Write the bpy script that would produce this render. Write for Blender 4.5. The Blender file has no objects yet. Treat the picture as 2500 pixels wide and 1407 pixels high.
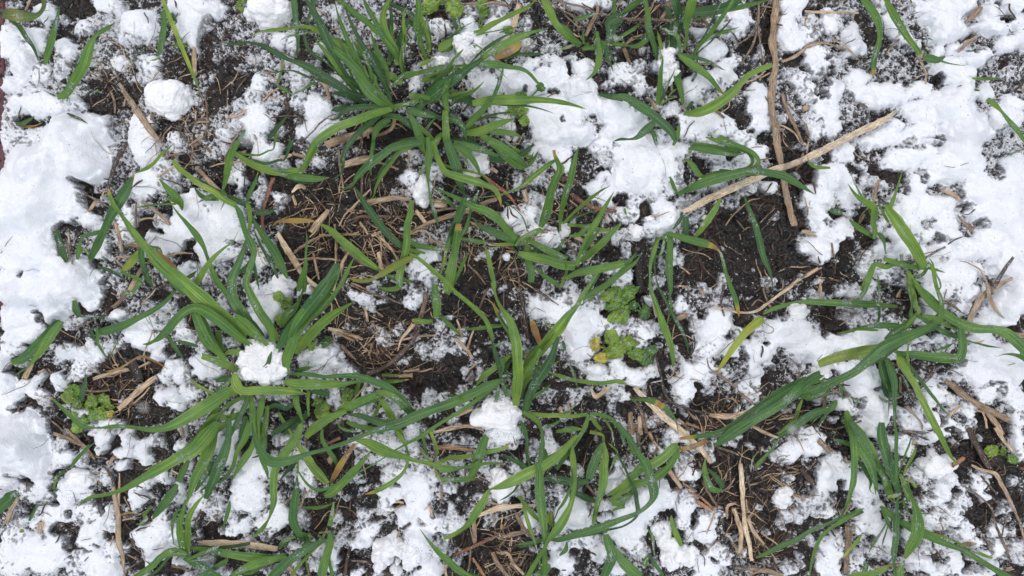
import bpy, math, random
import numpy as np
R = math.radians
SC = bpy.context.scene
COL = SC.collection
# ---------------- camera, sky, sun, exposure ----------------
MM = 0.001
PX = 0.25 * MM                 # one photo pixel on the ground
CAMZ = 0.47                    # the phone is held this high above the soil
cd = bpy.data.cameras.new("camera")
cam = bpy.data.objects.new("camera", cd); COL.objects.link(cam)
cam.location = (0, 0, CAMZ); cam.rotation_euler = (0, 0, 0)
cd.sensor_width = 36; cd.lens = 36 * CAMZ / (2500 * PX)
cd.clip_start = 0.005; cd.clip_end = 200
cd.dof.use_dof = True; cd.dof.focus_distance = CAMZ - 0.012; cd.dof.aperture_fstop = 6.5
SC.camera = cam
W_ = bpy.data.worlds.new("World"); SC.world = W_; W_.use_nodes = True
wn = W_.node_tree.nodes; wl = W_.node_tree.links
sky = wn.new('ShaderNodeTexSky'); sky.sky_type = 'NISHITA'; sky.sun_disc = False
sky.sun_elevation = R(58); sky.sun_rotation = R(-35); sky.air_density = 1.0; sky.dust_density = 4.0
hs = wn.new('ShaderNodeHueSaturation'); hs.inputs['Saturation'].default_value = 0.6
wl.new(sky.outputs[0], hs.inputs['Color']); wl.new(hs.outputs[0], wn['Background'].inputs[0])
wn['Background'].inputs[1].default_value = 0.128
sd = bpy.data.lights.new("sun", 'SUN'); sd.energy = 1.5; sd.angle = R(24); sd.color = (1.0, 0.985, 0.96)
so = bpy.data.objects.new("sun", sd); COL.objects.link(so)
so.rotation_euler = (R(32), 0, R(35))      # light comes from the top of the photo, a little left
SC.view_settings.view_transform = 'Standard'; SC.view_settings.look = 'None'
SC.view_settings.exposure = 0.17; SC.view_settings.gamma = 1
SC.cycles.max_bounces = 8; SC.cycles.diffuse_bounces = 4; SC.cycles.transparent_max_bounces = 6
SC.cycles.use_denoising = True
rng = np.random.default_rng(7); random.seed(7)

def at(px, py, z=0.0):
    """photo pixel -> world point at height z (metres)"""
    k = (CAMZ - z) / CAMZ
    return (px - 1250) * PX * k, (703.5 - py) * PX * k

# ---------------- traced data: T opens a tile, L leaf, K straw/root, S snow dome, C snow cover, M snow lump, W weed ----------------
Z = 3.908
LE, KE, SE, CE, ME, WE = [], [], [], [], [], []
TO = [0, 0]
def T(x, y): TO[0] = x; TO[1] = y
def pts(s): return [[TO[0] + a[0] / Z, TO[1] + a[1] / Z] + [v / Z for v in a[2:]] for a in ([float(v) for v in p.split(',')] for p in s.split())]
def L(pl, s, c, z): LE.append((pl, pts(s), c, [float(v) for v in z.split(',')]))
def K(s, c, z, lab=None): KE.append((pts(s), c, float(z), lab))
def S(s):
    for p in s.split():
        a = [float(v) for v in p.split(',')]; SE.append((TO[0] + a[0] / Z, TO[1] + a[1] / Z, a[2] / Z, a[3] / Z, a[4]))
def C(s):
    for p in s.split():
        a = [float(v) for v in p.split(',')]; CE.append((TO[0] + a[0] / Z, TO[1] + a[1] / Z, a[2] / Z, a[3] / Z, a[4] / 9))
def M(s, lab):
    a = [float(v) for v in s.split(',')] + [0]; ME.append((TO[0] + a[0] / Z, TO[1] + a[1] / Z, a[2] / Z, a[3] / Z, a[4], lab, a[5]))
def W(k, lab, s):
    out = []
    for p in s.split():
        a = p.split(','); out.append((TO[0] + float(a[0]) / Z, TO[1] + float(a[1]) / Z, float(a[2]) / Z, float(a[3]) / Z, float(a[4]), a[5]))
    WE.append((lab, out))
# L: plant | x,y,w points | colour | z start,mid,end (mm)
T(0,0)
L('pA','20,140,90 150,150,120 260,165,105 350,150,60 400,110,45 425,50,50 410,-20,50','dy','10,24,14')
L('pA','90,190,30 190,260,55 260,370,60 320,450,40 365,560,22','d','12,12,5')
L('pA','430,620,25 445,560,60 490,420,75 530,260,55 560,120,25 570,60,5','g','4,14,16')
L('pA','440,560,20 350,612,6','g','4,6,5')
L('pB','545,930,55 640,890,95 720,760,115 810,620,115 850,480,100 895,370,48 930,330,45 1010,280,42 1095,220,6','g','6,24,22')
L('pB','720,650,30 760,560,50 790,500,10','d','4,6,5')
L('pB','430,870,10 490,900,25 530,915,20','d','5,6,5')
L('pB','640,1080,20 700,1110,40 770,1140,35 835,1180,5','d','12,13,12')
L('pB','150,1190,30 220,1180,60 290,1140,50 330,1110,10','d','4,5,5')
L('pB','180,1200,20 260,1210,40 340,1200,20 400,1170,10','o','3,4,5')
L('pC','1250,605,8 1310,530,24 1390,450,4','d','4,6,6')
L('pC','1560,100,45 1565,200,55 1560,300,75 1545,400,80 1525,480,60 1520,530,20','g','14,15,8')
L('pC','1530,540,16 1480,572,22 1430,578,6','l','8,8,7')
L('pC','1545,-30,50 1600,120,62 1680,310,58 1760,510,52 1850,730,36 1905,870,12','l','20,24,6')
L('pC','1640,130,30 1670,180,50 1690,220,10','d','10,10,9')
L('pC','1655,432,30 1740,440,45 1810,440,5','y','8,9,7')
L('pB','870,900,20 920,870,40 970,890,25','g','4,6,5')
K('1140,800,50 1200,900,75 1270,1000,82 1330,1090,85 1430,1240,75 1515,1340,55','s','8','thick tan straw stem with a dark blackened band, beside the snow lump')
K('1850,450,50 1858,600,58 1862,720,36','s','4')
K('240,100,18 265,60,30 290,-10,40','s','4')
K('1280,690,14 1310,780,18 1350,860,14','t','5')
K('1905,860,14 1930,960,16 1955,1090,10','t','4')
K('1940,880,20 1975,1000,22 1985,1120,20 1960,1300,18','t','3')
K('1180,1010,26 1200,950,18','s','5')
K('1875,1060,20 1870,1150,22','s','4')
K('1810,1190,20 1900,1150,25 1990,1110,14','t','5')
K('1880,1170,22 2000,1165,26','s','5')
K('1800,1390,30 1930,1300,32','s','5')
K('1540,1350,20 1580,1260,18 1640,1205,20','s','5')
K('1060,880,40 1090,960,36 1100,1080,30','t','3')
K('1440,1140,40 1490,1080,30','t','5')
K('1030,1010,10 1090,960,14 1170,920,10','t','5')
S('440,120,110,110,9 620,170,70,50,4 800,260,90,80,7 1000,40,140,100,8 1140,90,70,90,6 1340,260,190,170,12 1300,390,160,50,7 1750,60,150,100,9 1880,60,160,140,10 1850,240,150,180,12 1860,410,60,70,8')
S('100,420,110,180,9 350,370,110,150,9 250,620,110,180,14 400,720,100,100,7 640,480,110,110,8 590,650,80,150,6 1450,640,100,110,7 1000,230,130,60,4 1130,320,90,60,4 330,900,180,80,6')
S('1380,770,180,50,5 750,1010,80,90,7 350,1000,270,130,11 520,1040,140,80,8 700,1300,320,190,20 980,1250,180,140,16 1370,1270,150,190,8 1700,1340,90,80,6 130,820,110,80,8 100,1250,110,220,6 250,1330,180,100,6')
C('110,60,110,60,7 350,30,140,70,1 700,60,180,110,0 860,60,90,80,0 600,330,80,60,1 500,440,40,200,2 700,230,60,80,2 950,170,120,60,8 1290,60,100,70,2 1430,40,100,40,1 1600,200,40,200,2 1990,230,60,80,3 330,230,100,40,2 1000,560,180,180,5 960,700,160,120,4 1050,900,260,200,1 900,960,90,80,0 1230,700,60,120,3 1720,650,160,130,1 1650,450,100,70,2 1980,500,90,180,1 1150,1200,80,160,4 1380,1000,60,100,4 1560,1200,120,130,1 1850,1150,200,250,2 1880,1000,60,90,6 550,810,100,80,5 800,860,80,60,6 90,700,50,110,5 1250,1100,60,60,3 250,1190,150,50,0 450,1180,60,50,2 60,1350,100,80,9 850,720,80,80,5')
M('1600,950,200,175,20','bright white snow lump resting on dark soil right of the blackened straw stem')
M('1150,600,95,70,9','small off-white snow nugget between tangled roots and the lump below it')
T(500,0)
L('pC2','850,-20,70 860,90,75 870,200,65 885,330,50 890,430,40 870,550,10','d','18,22,14')
L('pC2','1050,-20,60 1030,60,62 1000,150,45 970,220,28 950,330,40 975,440,50 1030,510,45 1110,570,42 1250,590,10','d','26,22,10')
L('p1','1500,880,30 1300,650,60 1200,450,90 1130,290,100 1060,150,80 1000,50,55 950,-30,20','d','8,38,36')
L('p1','1130,340,50 1080,300,60 1000,262,48 880,262,30 820,272,35 640,290,45 540,300,15 490,320,18 430,355,4','l','24,34,26')
L('p1','1540,930,35 1400,890,60 1280,820,90 1150,740,95 1000,650,90 860,590,45 800,570,40 700,520,55 560,440,45 430,408,22 350,415,28 260,425,30 170,400,4','d','8,32,18')
L('p1','1640,1000,50 1540,800,90 1430,650,95 1330,550,90 1190,440,45 1040,350,6','g','10,34,30')
L('p1','1730,950,40 1560,800,110 1480,660,100 1350,500,110 1250,400,60 1170,330,20','l','8,26,22')
L('p1','1580,850,50 1440,550,70 1370,400,60 1310,250,50 1260,100,20 1240,-20,6','g','10,36,36')
L('p1','1770,960,50 1720,800,70 1640,650,75 1560,520,70 1450,330,55 1380,180,40 1340,60,20','d','8,30,34')
L('p1','1870,590,60 1800,480,80 1700,350,80 1640,230,60 1560,90,55 1510,-20,15','g','16,36,38')
L('p1','1650,330,40 1580,240,70 1450,140,60 1350,60,55 1240,-20,20','g','30,36,34')
L('p1','1760,760,40 1720,620,60 1650,500,60 1600,360,28 1580,300,8','g','14,24,26')
L('p1','1850,620,70 1820,480,70 1740,350,90 1700,200,80 1720,80,55 1780,-20,30','l','16,32,30')
L('p1','1920,740,60 1880,600,60 1890,480,60 1910,350,55 1895,230,45 1900,120,28 1925,70,5','l','10,34,40')
L('p1','1900,560,60 1850,430,70 1890,300,60 1950,180,40','d','12,20,22')
L('p1','2050,240,70 1960,130,70 1850,80,60 1750,20,30','d','28,26,28')
L('p1','1740,820,50 1600,540,90 1500,500,100 1380,440,80 1240,360,10','g','8,16,18')
L('p1','1760,600,50 1775,450,60 1780,300,55 1780,150,45 1760,60,20','d','8,14,20')
L('p1','1570,1020,40 1480,1030,60 1330,1035,70 1250,1045,55 1205,1060,10','d','8,13,12')
L('p1','1780,1040,70 1600,1090,100 1450,1150,110 1280,1210,115 1150,1290,110 1060,1360,90 1000,1460,75 930,1600,40 760,1650,6','gl','14,32,10')
L('p1','1770,1140,50 1700,1180,80 1640,1240,75 1610,1330,45 1600,1440,10','g','10,18,8')
L('p1','1560,1010,50 1450,950,60 1300,900,60 1220,890,20','d','5,8,8')
L('p1','1550,1110,40 1535,1160,35 1530,1220,5','d','8,8,4')
L('p1','1800,1040,40 1680,960,120 1570,870,130 1490,760,110 1440,640,60','gl','12,26,24')
L('p1','1810,1110,40 1800,1200,50 1740,1260,45 1600,1310,20','o','6,8,4')
L('p1','1700,1100,60 1850,1120,60 1950,1190,70 2050,1270,40','d','14,16,8')
L('p1','1780,830,30 1900,720,60 2040,700,60','g','12,22,24')
L('p2','1790,1020,50 1900,1000,60 2040,960,60','g','10,14,16')
L('p2','1790,1380,20 1900,1350,60 2060,1320,60','g','12,16,16')
L('pD','770,510,40 740,620,40 710,760,40 690,800,30','y','10,9,6')
L('pD','690,815,20 760,860,50 830,905,6','l','6,8,8')
L('pD','840,900,10 950,850,32 1020,800,45 1070,795,20','g','8,12,10')
L('pD','610,1335,20 640,1290,50 720,1190,50 805,1080,5','d','4,10,12')
L('pE','280,1440,60 340,1320,60 385,1240,30','g','5,10,14')
L('p1','1650,700,50 1760,720,80 1880,800,60','l','9,12,12')
K('150,440,14 180,330,18 195,200,12','t','5')
K('120,520,10 150,450,12','t','4')
K('340,120,12 310,180,16 250,240,10','t','4')
K('540,980,10 620,900,24 705,840,18','s','5')
K('220,1110,24 300,1110,44 400,1050,26','s','6')
K('900,1380,24 1000,1290,20 1090,1190,26 1180,1120,20 1290,1080,10','t','16')
K('1090,1190,14 1200,1100,12 1280,1085,8','t','16')
K('300,760,10 370,730,16 440,700,8','t','4')
K('280,920,10 330,820,18 395,735,10','t','4')
K('490,510,12 480,600,20 470,670,10','t','5')
K('560,690,16 640,690,20 700,685,12','s','5')
K('5,900,20 20,1050,22 25,1240,16','t','4')
K('240,1400,30 300,1310,26 360,1200,14','s','5')
K('1090,770,30 1160,840,44 1190,950,30','s','6')
K('1160,1385,90 1300,1330,110 1480,1280,105 1620,1230,60','s','9','thick split tan straw stem lying under the green leaves of the top centre tuft')
K('1500,1150,40 1495,1300,45 1500,1450,40','t','11')
K('1550,1200,40 1560,1320,40','t','10')
K('700,1110,20 830,1110,16 940,1150,14 980,1260,8','t','12')
K('560,680,16 620,720,22 680,760,10','s','5')
K('1010,440,14 1090,420,10','t','5')
K('1190,285,16 1330,265,12','s','5')
K('1410,420,12 1480,350,14 1550,270,8','t','5')
K('1490,450,18 1600,430,26 1700,405,16','s','8')
K('1400,240,12 1480,180,10','t','5')
K('1060,70,20 1150,140,16','s','6')
K('1950,190,40 2040,230,30','y','8')
K('1810,1180,16 1870,1200,20 1930,1250,10','s','4')
K('1700,690,12 1780,850,14 1830,950,8','s','14')
S('0,100,200,100,11 0,300,50,70,5 720,400,110,90,8 860,430,60,90,7 560,370,80,60,4 1110,490,80,80,7 900,750,100,130,6 540,800,90,90,7 470,910,70,100,6 510,1180,140,170,9 530,1310,100,80,7 360,1010,60,70,5 300,1180,70,100,5 200,1290,60,70,7 140,1370,60,30,4 900,970,100,90,6 1090,1040,120,140,9 1110,1230,200,100,9 960,1290,90,110,8 330,650,50,40,4 750,1250,50,60,3 260,800,40,30,3 90,880,35,25,3 60,740,30,60,3 850,340,60,40,3')
S('1290,150,60,90,6 1400,750,160,100,7 1400,930,90,60,6 1300,820,120,70,6 1100,640,60,60,4 780,600,50,50,5 740,980,60,40,2 1000,600,60,30,4 2000,830,60,110,9 650,1000,60,60,3')
C('270,110,60,90,2 280,250,100,60,4 330,330,100,50,5 530,320,60,70,5 250,450,200,80,2 130,530,100,80,5 200,620,170,120,1 550,540,100,80,4 230,760,170,140,0 130,900,130,100,0 640,640,120,100,4 780,820,80,100,3 720,980,110,70,4 50,1000,80,120,1 170,1060,60,70,3 700,1080,80,30,3 780,1200,90,160,1 1130,100,90,100,4 1150,200,80,60,2 1010,390,110,60,1 960,540,80,80,1 1200,630,80,60,0 1500,180,230,180,6 1450,400,150,90,5 1060,320,50,60,3 1250,980,60,80,2 1800,900,80,60,1 1950,300,90,120,5 1980,450,60,80,3 1900,880,60,60,1 1350,1100,80,30,3 1650,1250,300,150,0 950,1360,60,50,2 650,1340,60,60,2 1200,1290,60,50,2 900,80,50,120,1 1600,60,120,80,6')
M('620,110,245,165,24','large smooth white snow lump at the upper border, left of the tall top centre tuft')
T(1000,0)
L('p1','160,580,40 110,420,60 70,250,80 90,100,70 80,-20,60','g','12,32,38')
L('p1','185,500,50 170,350,55 110,170,60 85,60,50 70,-20,30','gl','10,28,36')
L('p1','-20,190,60 40,230,60 140,220,50 180,190,10','d','14,20,16')
L('p2','80,620,50 170,590,60 240,560,6','gl','12,20,22')
L('p2','-20,740,60 80,700,70 200,670,60 290,640,50 350,620,5','g','12,24,24')
L('p2','120,770,50 230,730,80 340,690,70 450,640,50 560,620,20','l','10,20,20')
L('p2','130,970,90 260,880,130 370,790,120 480,720,95 580,640,70 660,590,50 705,560,28','gd','10,30,36')
L('p2','705,570,25 715,520,18 690,470,16 650,440,18 618,440,24 625,460,16','l','36,38,38')
L('p2','600,640,30 760,510,70 900,430,95 1020,370,90 1130,320,50 1240,290,28 1315,270,5','gl','30,34,30')
L('p2','560,620,30 700,615,75 830,620,95 950,640,60 1070,660,50 1150,710,40 1220,790,30 1280,850,6','g','30,34,20')
L('p2','580,310,20 680,300,60 780,240,70 870,195,50 1000,130,55 1110,80,40 1220,-10,10','gl','16,26,30')
L('p2','420,680,30 440,560,18 430,440,12 422,420,5','g','32,34,34')
L('p2','440,170,90 450,230,80 460,310,40 300,420,40','d','10,12,8')
L('p2','380,360,20 450,330,45 500,270,30 600,215,5','d','12,16,14')
L('p2','360,1070,50 340,930,80 360,800,70 420,690,30','gl','14,24,28')
L('p2','600,990,60 750,965,95 900,955,100 1060,960,90 1200,955,70 1350,965,60 1480,985,45 1600,1015,25 1690,1045,4','gl','20,30,22')
L('p2','540,1220,60 620,1130,90 700,1050,75 780,960,40 830,860,45 860,770,40 885,690,25 895,610,5','g','14,32,40')
L('p2','400,1000,30 450,940,40 570,890,55 640,850,40 710,780,5','g','12,20,22')
L('p2','640,1150,40 740,1110,40 880,1080,28 1000,1078,6','g','12,16,16')
L('p2','540,1270,60 650,1260,90 780,1210,85 900,1165,60 1010,1130,5','gl','12,22,22')
L('p2','720,1250,30 850,1260,80 970,1275,60 1050,1300,20 1090,1315,4','g','16,20,16')
L('p2','680,1290,60 800,1360,90 920,1430,90 1060,1530,60 1120,1600,20','gl','14,26,14')
L('p2','340,1060,60 345,1170,80 350,1300,85 365,1430,60 370,1490,20','gl','16,24,10')
L('p2','130,990,60 60,1060,80 -30,1060,60','d','10,14,14')
L('p2','230,1120,30 120,1090,80 0,1060,80','g','12,14,14')
L('p2','0,1100,40 50,1180,75 90,1290,90 140,1400,90 180,1520,40','g','14,20,8')
L('p2','240,1130,20 180,1200,40 130,1290,20','g','12,16,10')
L('p2','380,1130,60 450,1150,80 510,1210,60 530,1290,40 545,1340,5','d','14,20,14')
L('p2','60,900,30 150,930,60 260,960,30','gl','12,16,12')
L('p2','380,920,60 520,940,90 640,990,80','d','8,12,10')
L('p2','0,1360,70 80,1340,60 160,1320,30','gl','12,12,10')
L('p2','210,1430,60 260,1340,80 310,1270,40','gl','8,10,8')
L('p2','400,1330,40 520,1370,90 640,1400,90 700,1430,30','d','8,12,10')
L('p2','0,900,50 60,930,70 120,940,40','gl','10,14,12')
L('p2','-10,980,60 80,1030,60 250,1110,60 340,1140,40','d','8,11,10')
L('p2','380,860,20 430,880,60 490,880,30','y','6,7,6')
L('p2','620,1200,40 560,1230,60 520,1290,30','gl','10,14,10')
L('p2','280,490,30 330,440,90 400,400,60 440,380,20','l','10,13,12')
L('pF','820,560,40 920,500,110 1020,440,100 1060,410,40','o','6,8,8')
L('pF','900,575,30 1000,530,45 1150,520,50 1280,520,20','d','5,6,5')
L('pG','1270,-30,60 1330,100,95 1390,220,85 1470,320,70 1560,390,70 1630,430,50','gl','26,30,10')
L('pG','1440,230,10 1510,290,60 1570,370,55 1640,430,30','g','20,20,10')
L('pG','1560,200,20 1640,175,60 1740,145,45 1800,130,20','gl','10,14,14')
L('pG','1440,475,20 1500,455,50 1570,430,30','l','8,10,8')
L('pG','1650,470,50 1760,455,60 1900,450,60','g','10,14,12')
L('pG','1790,300,30 1800,400,45 1810,500,70 1800,600,75 1760,700,45 1680,770,6','g','14,18,10')
L('pG','1890,450,40 1880,530,45 1920,620,30 1945,690,5','d','12,14,8')
L('pG','1660,420,30 1655,330,30 1665,270,6','g','8,10,8')
L('pG','1900,420,70 1920,300,110 1900,230,90 1960,180,110 2030,170,60','d','12,16,14')
L('pG','1950,130,50 1955,60,45 1960,-20,40','g','14,20,22')
L('pG','1960,390,60 2040,360,60','g','12,14,16')
L('pG','1930,420,40 2040,430,40','gl','12,14,14')
L('pH','1800,900,30 1900,920,60 2040,940,80','d','6,10,12')
K('500,40,22 650,35,40 800,30,36 970,70,20','s','10')
K('680,45,16 800,20,18 920,30,14','s','14')
K('975,340,60 1000,230,70 1020,130,70 1040,40,50','s','11','short pale straw stub standing between the top centre tuft and its right neighbour')
K('1350,-10,24 1500,30,32 1650,70,30 1790,130,26 1900,150,24 2030,180,24','t','24','long dark twig crossing over the upper border grass')
K('1360,30,20 1480,110,26 1580,170,30 1690,260,20','t','10')
K('1680,340,40 1740,220,55 1790,120,46 1790,50,30','s','12')
K('1090,500,12 1130,450,16 1190,390,16','s','6')
K('1310,930,10 1390,885,24','t','9')
K('960,1370,14 1050,1380,20','s','4')
K('230,1170,30 300,1240,26','s','5')
K('1420,70,20 1520,180,24 1640,290,14','t','7')
K('1560,320,20 1640,350,20','s','7')
K('870,450,50 1000,420,50','t','5')
S('290,260,110,80,6 560,230,90,80,9 640,150,60,70,6 850,130,100,90,6 620,100,100,60,4 860,280,140,110,8 590,440,200,170,12 500,560,110,80,9 310,590,110,80,9 620,350,130,60,12 150,680,130,80,5 720,560,90,40,7 1100,250,60,90,5 1120,400,70,60,5')
S('720,830,130,130,10 660,700,100,70,6 1050,790,170,150,13 950,700,100,80,10 1230,860,130,70,9 1360,720,150,170,11 1200,620,120,70,8 1640,640,110,110,10 1570,570,80,60,6 1620,860,170,150,14 1690,1000,120,120,12 1350,1000,160,90,10 1200,1100,160,120,9 1450,1130,220,140,12 1300,1260,160,110,10 1550,1290,220,110,15 1370,1350,150,90,13 1900,1050,140,150,14 1950,1200,120,90,12 1950,1330,150,90,13 1820,1380,80,60,9')
S('880,1060,110,70,6 870,1150,110,70,6 920,1230,120,70,6 950,1310,100,60,4 600,1080,70,60,5 700,1180,60,50,4 1440,430,60,50,3 1350,450,60,40,3 1650,50,140,70,8 1800,20,120,50,8 1880,80,80,50,7 1700,120,60,60,5 1950,720,70,110,7 1850,820,70,50,4 1830,670,50,40,3 20,320,40,60,3 490,1260,60,80,6 80,820,60,60,6 230,800,60,50,4')
C('30,450,60,100,4 250,120,110,80,0 1230,60,80,80,1 1200,250,80,120,1 1350,350,140,120,2 1450,230,100,120,1 1500,400,120,70,1 1650,400,120,100,1 1650,540,60,50,2 1850,560,100,120,2 1900,260,100,120,0 1500,660,25,80,0 1800,780,70,80,1 1900,870,120,50,2 1350,900,60,40,2 1060,1200,60,70,1 1740,1150,25,60,3 1450,1150,50,60,6 1280,640,120,60,7 1120,540,90,40,4 1170,530,100,50,3 940,1370,150,50,3 420,1300,120,120,1 150,1350,200,90,0 550,1200,60,100,1 1100,860,40,60,6 250,1180,100,60,1 1780,170,120,80,2 1990,60,50,60,2 1060,1090,80,60,6')
T(1500,0)
L('pI','50,140,10 130,80,55 210,30,70 290,-20,50','g','10,18,22')
L('pI','290,-20,50 320,150,60 320,250,80 350,350,70 390,480,60 405,580,25','g','26,28,8')
L('pI','0,390,20 80,340,45 180,280,45 260,210,6','g','10,16,14')
L('pI','350,250,20 330,330,60 270,410,70 200,445,60 120,435,20','g','22,20,12')
L('pI','-20,420,50 60,430,50 130,440,15','g','12,14,12')
L('pI','-20,290,60 60,200,60 130,120,20','d','10,12,10')
L('pI','440,600,30 455,500,45 430,380,55 410,300,10','gl','14,20,16')
L('pI','410,1000,40 430,850,70 440,700,50 460,580,25 450,520,8','gl','6,24,26')
L('pJ','570,-20,100 600,100,110 620,180,90 580,260,60 570,420,90 570,500,30','gd','22,18,8')
L('pJ','750,-20,90 720,90,110 690,200,90 690,300,65 680,400,60 670,470,30','gl','34,26,6')
L('pJ','540,480,30 580,330,100 640,200,110 660,100,80','gd','6,14,20')
L('pJ','450,270,20 520,310,55 590,340,60 620,420,50 625,500,30','gl','20,22,16')
L('pJ','500,60,60 530,200,70 520,330,60 490,460,30','d','6,8,6')
L('pJ','740,120,90 900,110,100 1050,80,110 1150,20,100 1200,-30,50','d','16,24,30')
L('pJ','900,160,10 1080,100,50 1250,60,60 1430,10,30 1500,-20,10','g','14,24,28')
L('pJ','750,200,20 850,160,40 960,120,50 1100,90,20','g','10,14,16')
L('pJ','750,560,20 800,450,45 900,340,50 1000,200,55 1100,60,45 1140,-20,40','g','8,30,36')
L('pJ','820,430,20 920,360,50 1040,305,45 1110,285,25 1190,262,5','g','14,18,16')
L('pJ','610,520,40 700,590,90 800,660,90 900,740,70 960,810,60 1000,860,45 1040,900,12','gb','16,22,10')
L('pK','1510,620,50 1400,660,60 1280,720,60 1200,800,60 1130,880,100 1020,970,110 900,1040,110 780,1080,90 660,1090,30','gl','22,20,10')
L('pK','600,650,50 600,750,80 630,860,60 650,960,40 660,1040,10','gb','8,12,5')
L('pK','440,1000,20 460,900,35 455,820,30','g','6,10,10')
L('pK','440,1010,14 510,950,28 600,930,8','l','4,8,7')
L('pK','520,920,12 560,870,28 610,845,8','l','4,8,7')
L('pK','700,1060,30 720,1010,50 750,970,40','d','6,6,6')
L('pK','790,560,20 780,700,30 740,780,30','d','5,6,4')
L('pH','-20,930,60 100,930,90 220,1000,110 340,1080,100 450,1170,95 540,1260,80 580,1340,40','d','14,20,10')
L('pH','380,1170,60 300,1240,90 220,1310,55 150,1330,22 60,1330,30 -10,1350,6','d','14,16,14')
L('pH','340,1210,30 380,1300,60 400,1390,30','d','13,13,12')
L('pH','560,1390,30 600,1300,60 620,1180,20','g','10,10,9')
L('pL','870,1310,15 960,1340,50 1080,1370,75 1200,1400,60 1330,1470,60 1370,1560,50 1240,1640,40 1000,1640,70','g','14,20,12')
L('pL','740,1380,40 850,1400,80 1000,1420,90 1180,1450,40','gl','10,12,10')
K('-10,150,22 130,180,34 280,190,34 400,190,34 650,210,34 800,230,30 900,270,26 1000,320,14','t','28','thin dark twig running on across the upper border, resting on leaves')
K('450,180,50 500,110,60 540,30,40 560,-20,30','s','8')
K('100,430,20 180,370,40 270,330,24','s','6')
K('90,460,60 120,540,50 150,620,30','s','5')
K('180,200,12 290,255,14','s','8')
K('810,30,16 820,150,24 900,230,26','o','7')
K('1550,-20,80 1530,200,90 1510,400,95 1540,600,80 1510,800,90 1500,1000,85 1540,1250,85 1560,1420,90 1610,1650,80 1640,1850,90 1720,2160,80','s','9','longest tan straw stem, running down from the upper border past the crossing stem')
K('1380,20,34 1375,150,36 1360,240,34 1300,340,26 1150,440,20','t','9')
K('1365,230,34 1340,380,34 1280,500,34 1210,620,24','t','8')
K('1375,250,30 1390,400,30 1420,610,18','t','9')
K('1400,60,14 1500,70,18','s','6')
K('1820,110,30 1990,120,34 2200,120,30 2330,125,26','s','7','pale straw stem lying level below the upper border, snow on its middle')
K('1600,590,26 1700,550,40 1790,490,34 1870,430,32 2040,410,26','s','7')
K('1440,680,20 1330,760,20 1230,800,18 1160,950,8','s','6')
K('1380,750,30 1480,700,24','s','6')
K('1600,900,50 1650,1050,50 1720,1200,44 1800,1370,30','s','6')
K('1510,1190,18 1620,1210,24 1720,1280,22 1770,1360,14','s','10')
K('1830,1180,20 1860,1300,20 1850,1410,16','s','6')
K('1640,970,10 1720,1070,14 1830,1190,10','t','8')
K('830,610,16 920,615,20','s','5')
K('330,930,30 380,1010,40 430,1060,20','s','5')
K('540,780,40 550,860,30','s','4')
K('960,1050,40 1050,1130,34','t','5')
S('1180,180,150,110,8 1040,210,120,80,7 1120,320,110,60,6 910,490,120,110,9 1000,480,70,70,7 1100,620,90,80,7 1050,720,110,100,8 880,800,160,100,8 720,880,90,120,8 840,930,150,70,7 960,830,70,60,6 1340,590,40,50,5 1370,470,40,60,4')
S('500,540,80,100,10 520,680,90,120,11 420,620,90,70,8 60,680,110,90,7 210,770,130,80,7 290,860,90,60,6 230,640,70,60,5 540,1060,100,90,6 800,320,90,50,8 280,500,50,30,3')
S('60,1100,220,160,12 180,1200,130,80,9 60,1300,150,80,10 200,1370,200,70,9 450,1290,90,60,6 650,1140,80,80,7 760,1220,170,100,8 960,1160,160,90,8 1050,1230,130,90,7 800,1310,130,70,7 1240,1330,100,80,7 1380,1200,110,90,7 1350,920,110,110,9 1330,1040,130,100,8 1400,1000,100,120,8 1420,1160,80,60,6')
S('1700,60,120,120,9 1640,300,100,180,9 1700,420,90,90,8 1850,200,90,60,5 1840,320,110,80,7 1900,560,150,110,10 1950,650,130,110,8 1780,800,100,80,7 1850,900,120,100,7 1990,1000,100,200,11 1900,1200,120,100,6 1640,700,70,50,4 1600,1130,60,50,4')
C('200,100,120,80,1 400,80,70,90,1 180,300,160,120,1 130,540,110,70,0 330,600,60,120,2 380,760,60,80,0 560,860,70,100,0 680,650,60,120,1 700,420,100,90,3 400,400,60,80,1 900,180,60,60,4 1400,100,70,100,1 1450,300,60,200,0 1280,430,120,100,0 1080,550,40,40,1 1280,280,50,70,2 1380,650,120,80,2 1180,680,60,60,2 1250,780,100,50,4 1150,960,80,90,3 1100,1030,140,80,1 1230,1150,80,80,1 560,1170,70,80,1 1900,100,100,60,1 1700,560,80,70,1 1820,660,60,60,2 1950,930,50,100,2 1650,900,60,120,2 1700,1080,80,120,4 1700,1260,120,140,1 1430,1330,60,80,1 1300,1280,40,30,1 1580,780,50,120,3 80,850,120,50,1 240,1000,100,60,3 1880,1010,40,35,3 940,890,30,30,2 100,40,100,40,6 440,10,60,30,6')
T(1980,0)
L('pM','470,-30,60 560,80,90 630,200,80 655,320,55 640,430,55 600,560,65 595,650,50 590,740,12','gb','26,24,8')
L('pN','700,-20,30 770,120,80 850,260,85 930,380,75 980,440,60 1030,510,50 1040,540,15','gl','24,22,14')
L('pN','1070,560,40 1130,560,90 1210,575,70 1280,540,20','g','12,16,15')
L('pN','1230,580,30 1310,605,20 1400,620,12 1475,628,4','g','15,17,16')
L('pN','1115,370,20 1165,385,6','g','13,13,13')
L('pO','1480,490,30 1520,490,30 1580,480,6','d','9,10,9')
L('pO','1540,750,30 1640,755,45 1790,750,30','g','13,14,13')
L('pO','1560,860,40 1610,865,14','g','13,13,13')
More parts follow.
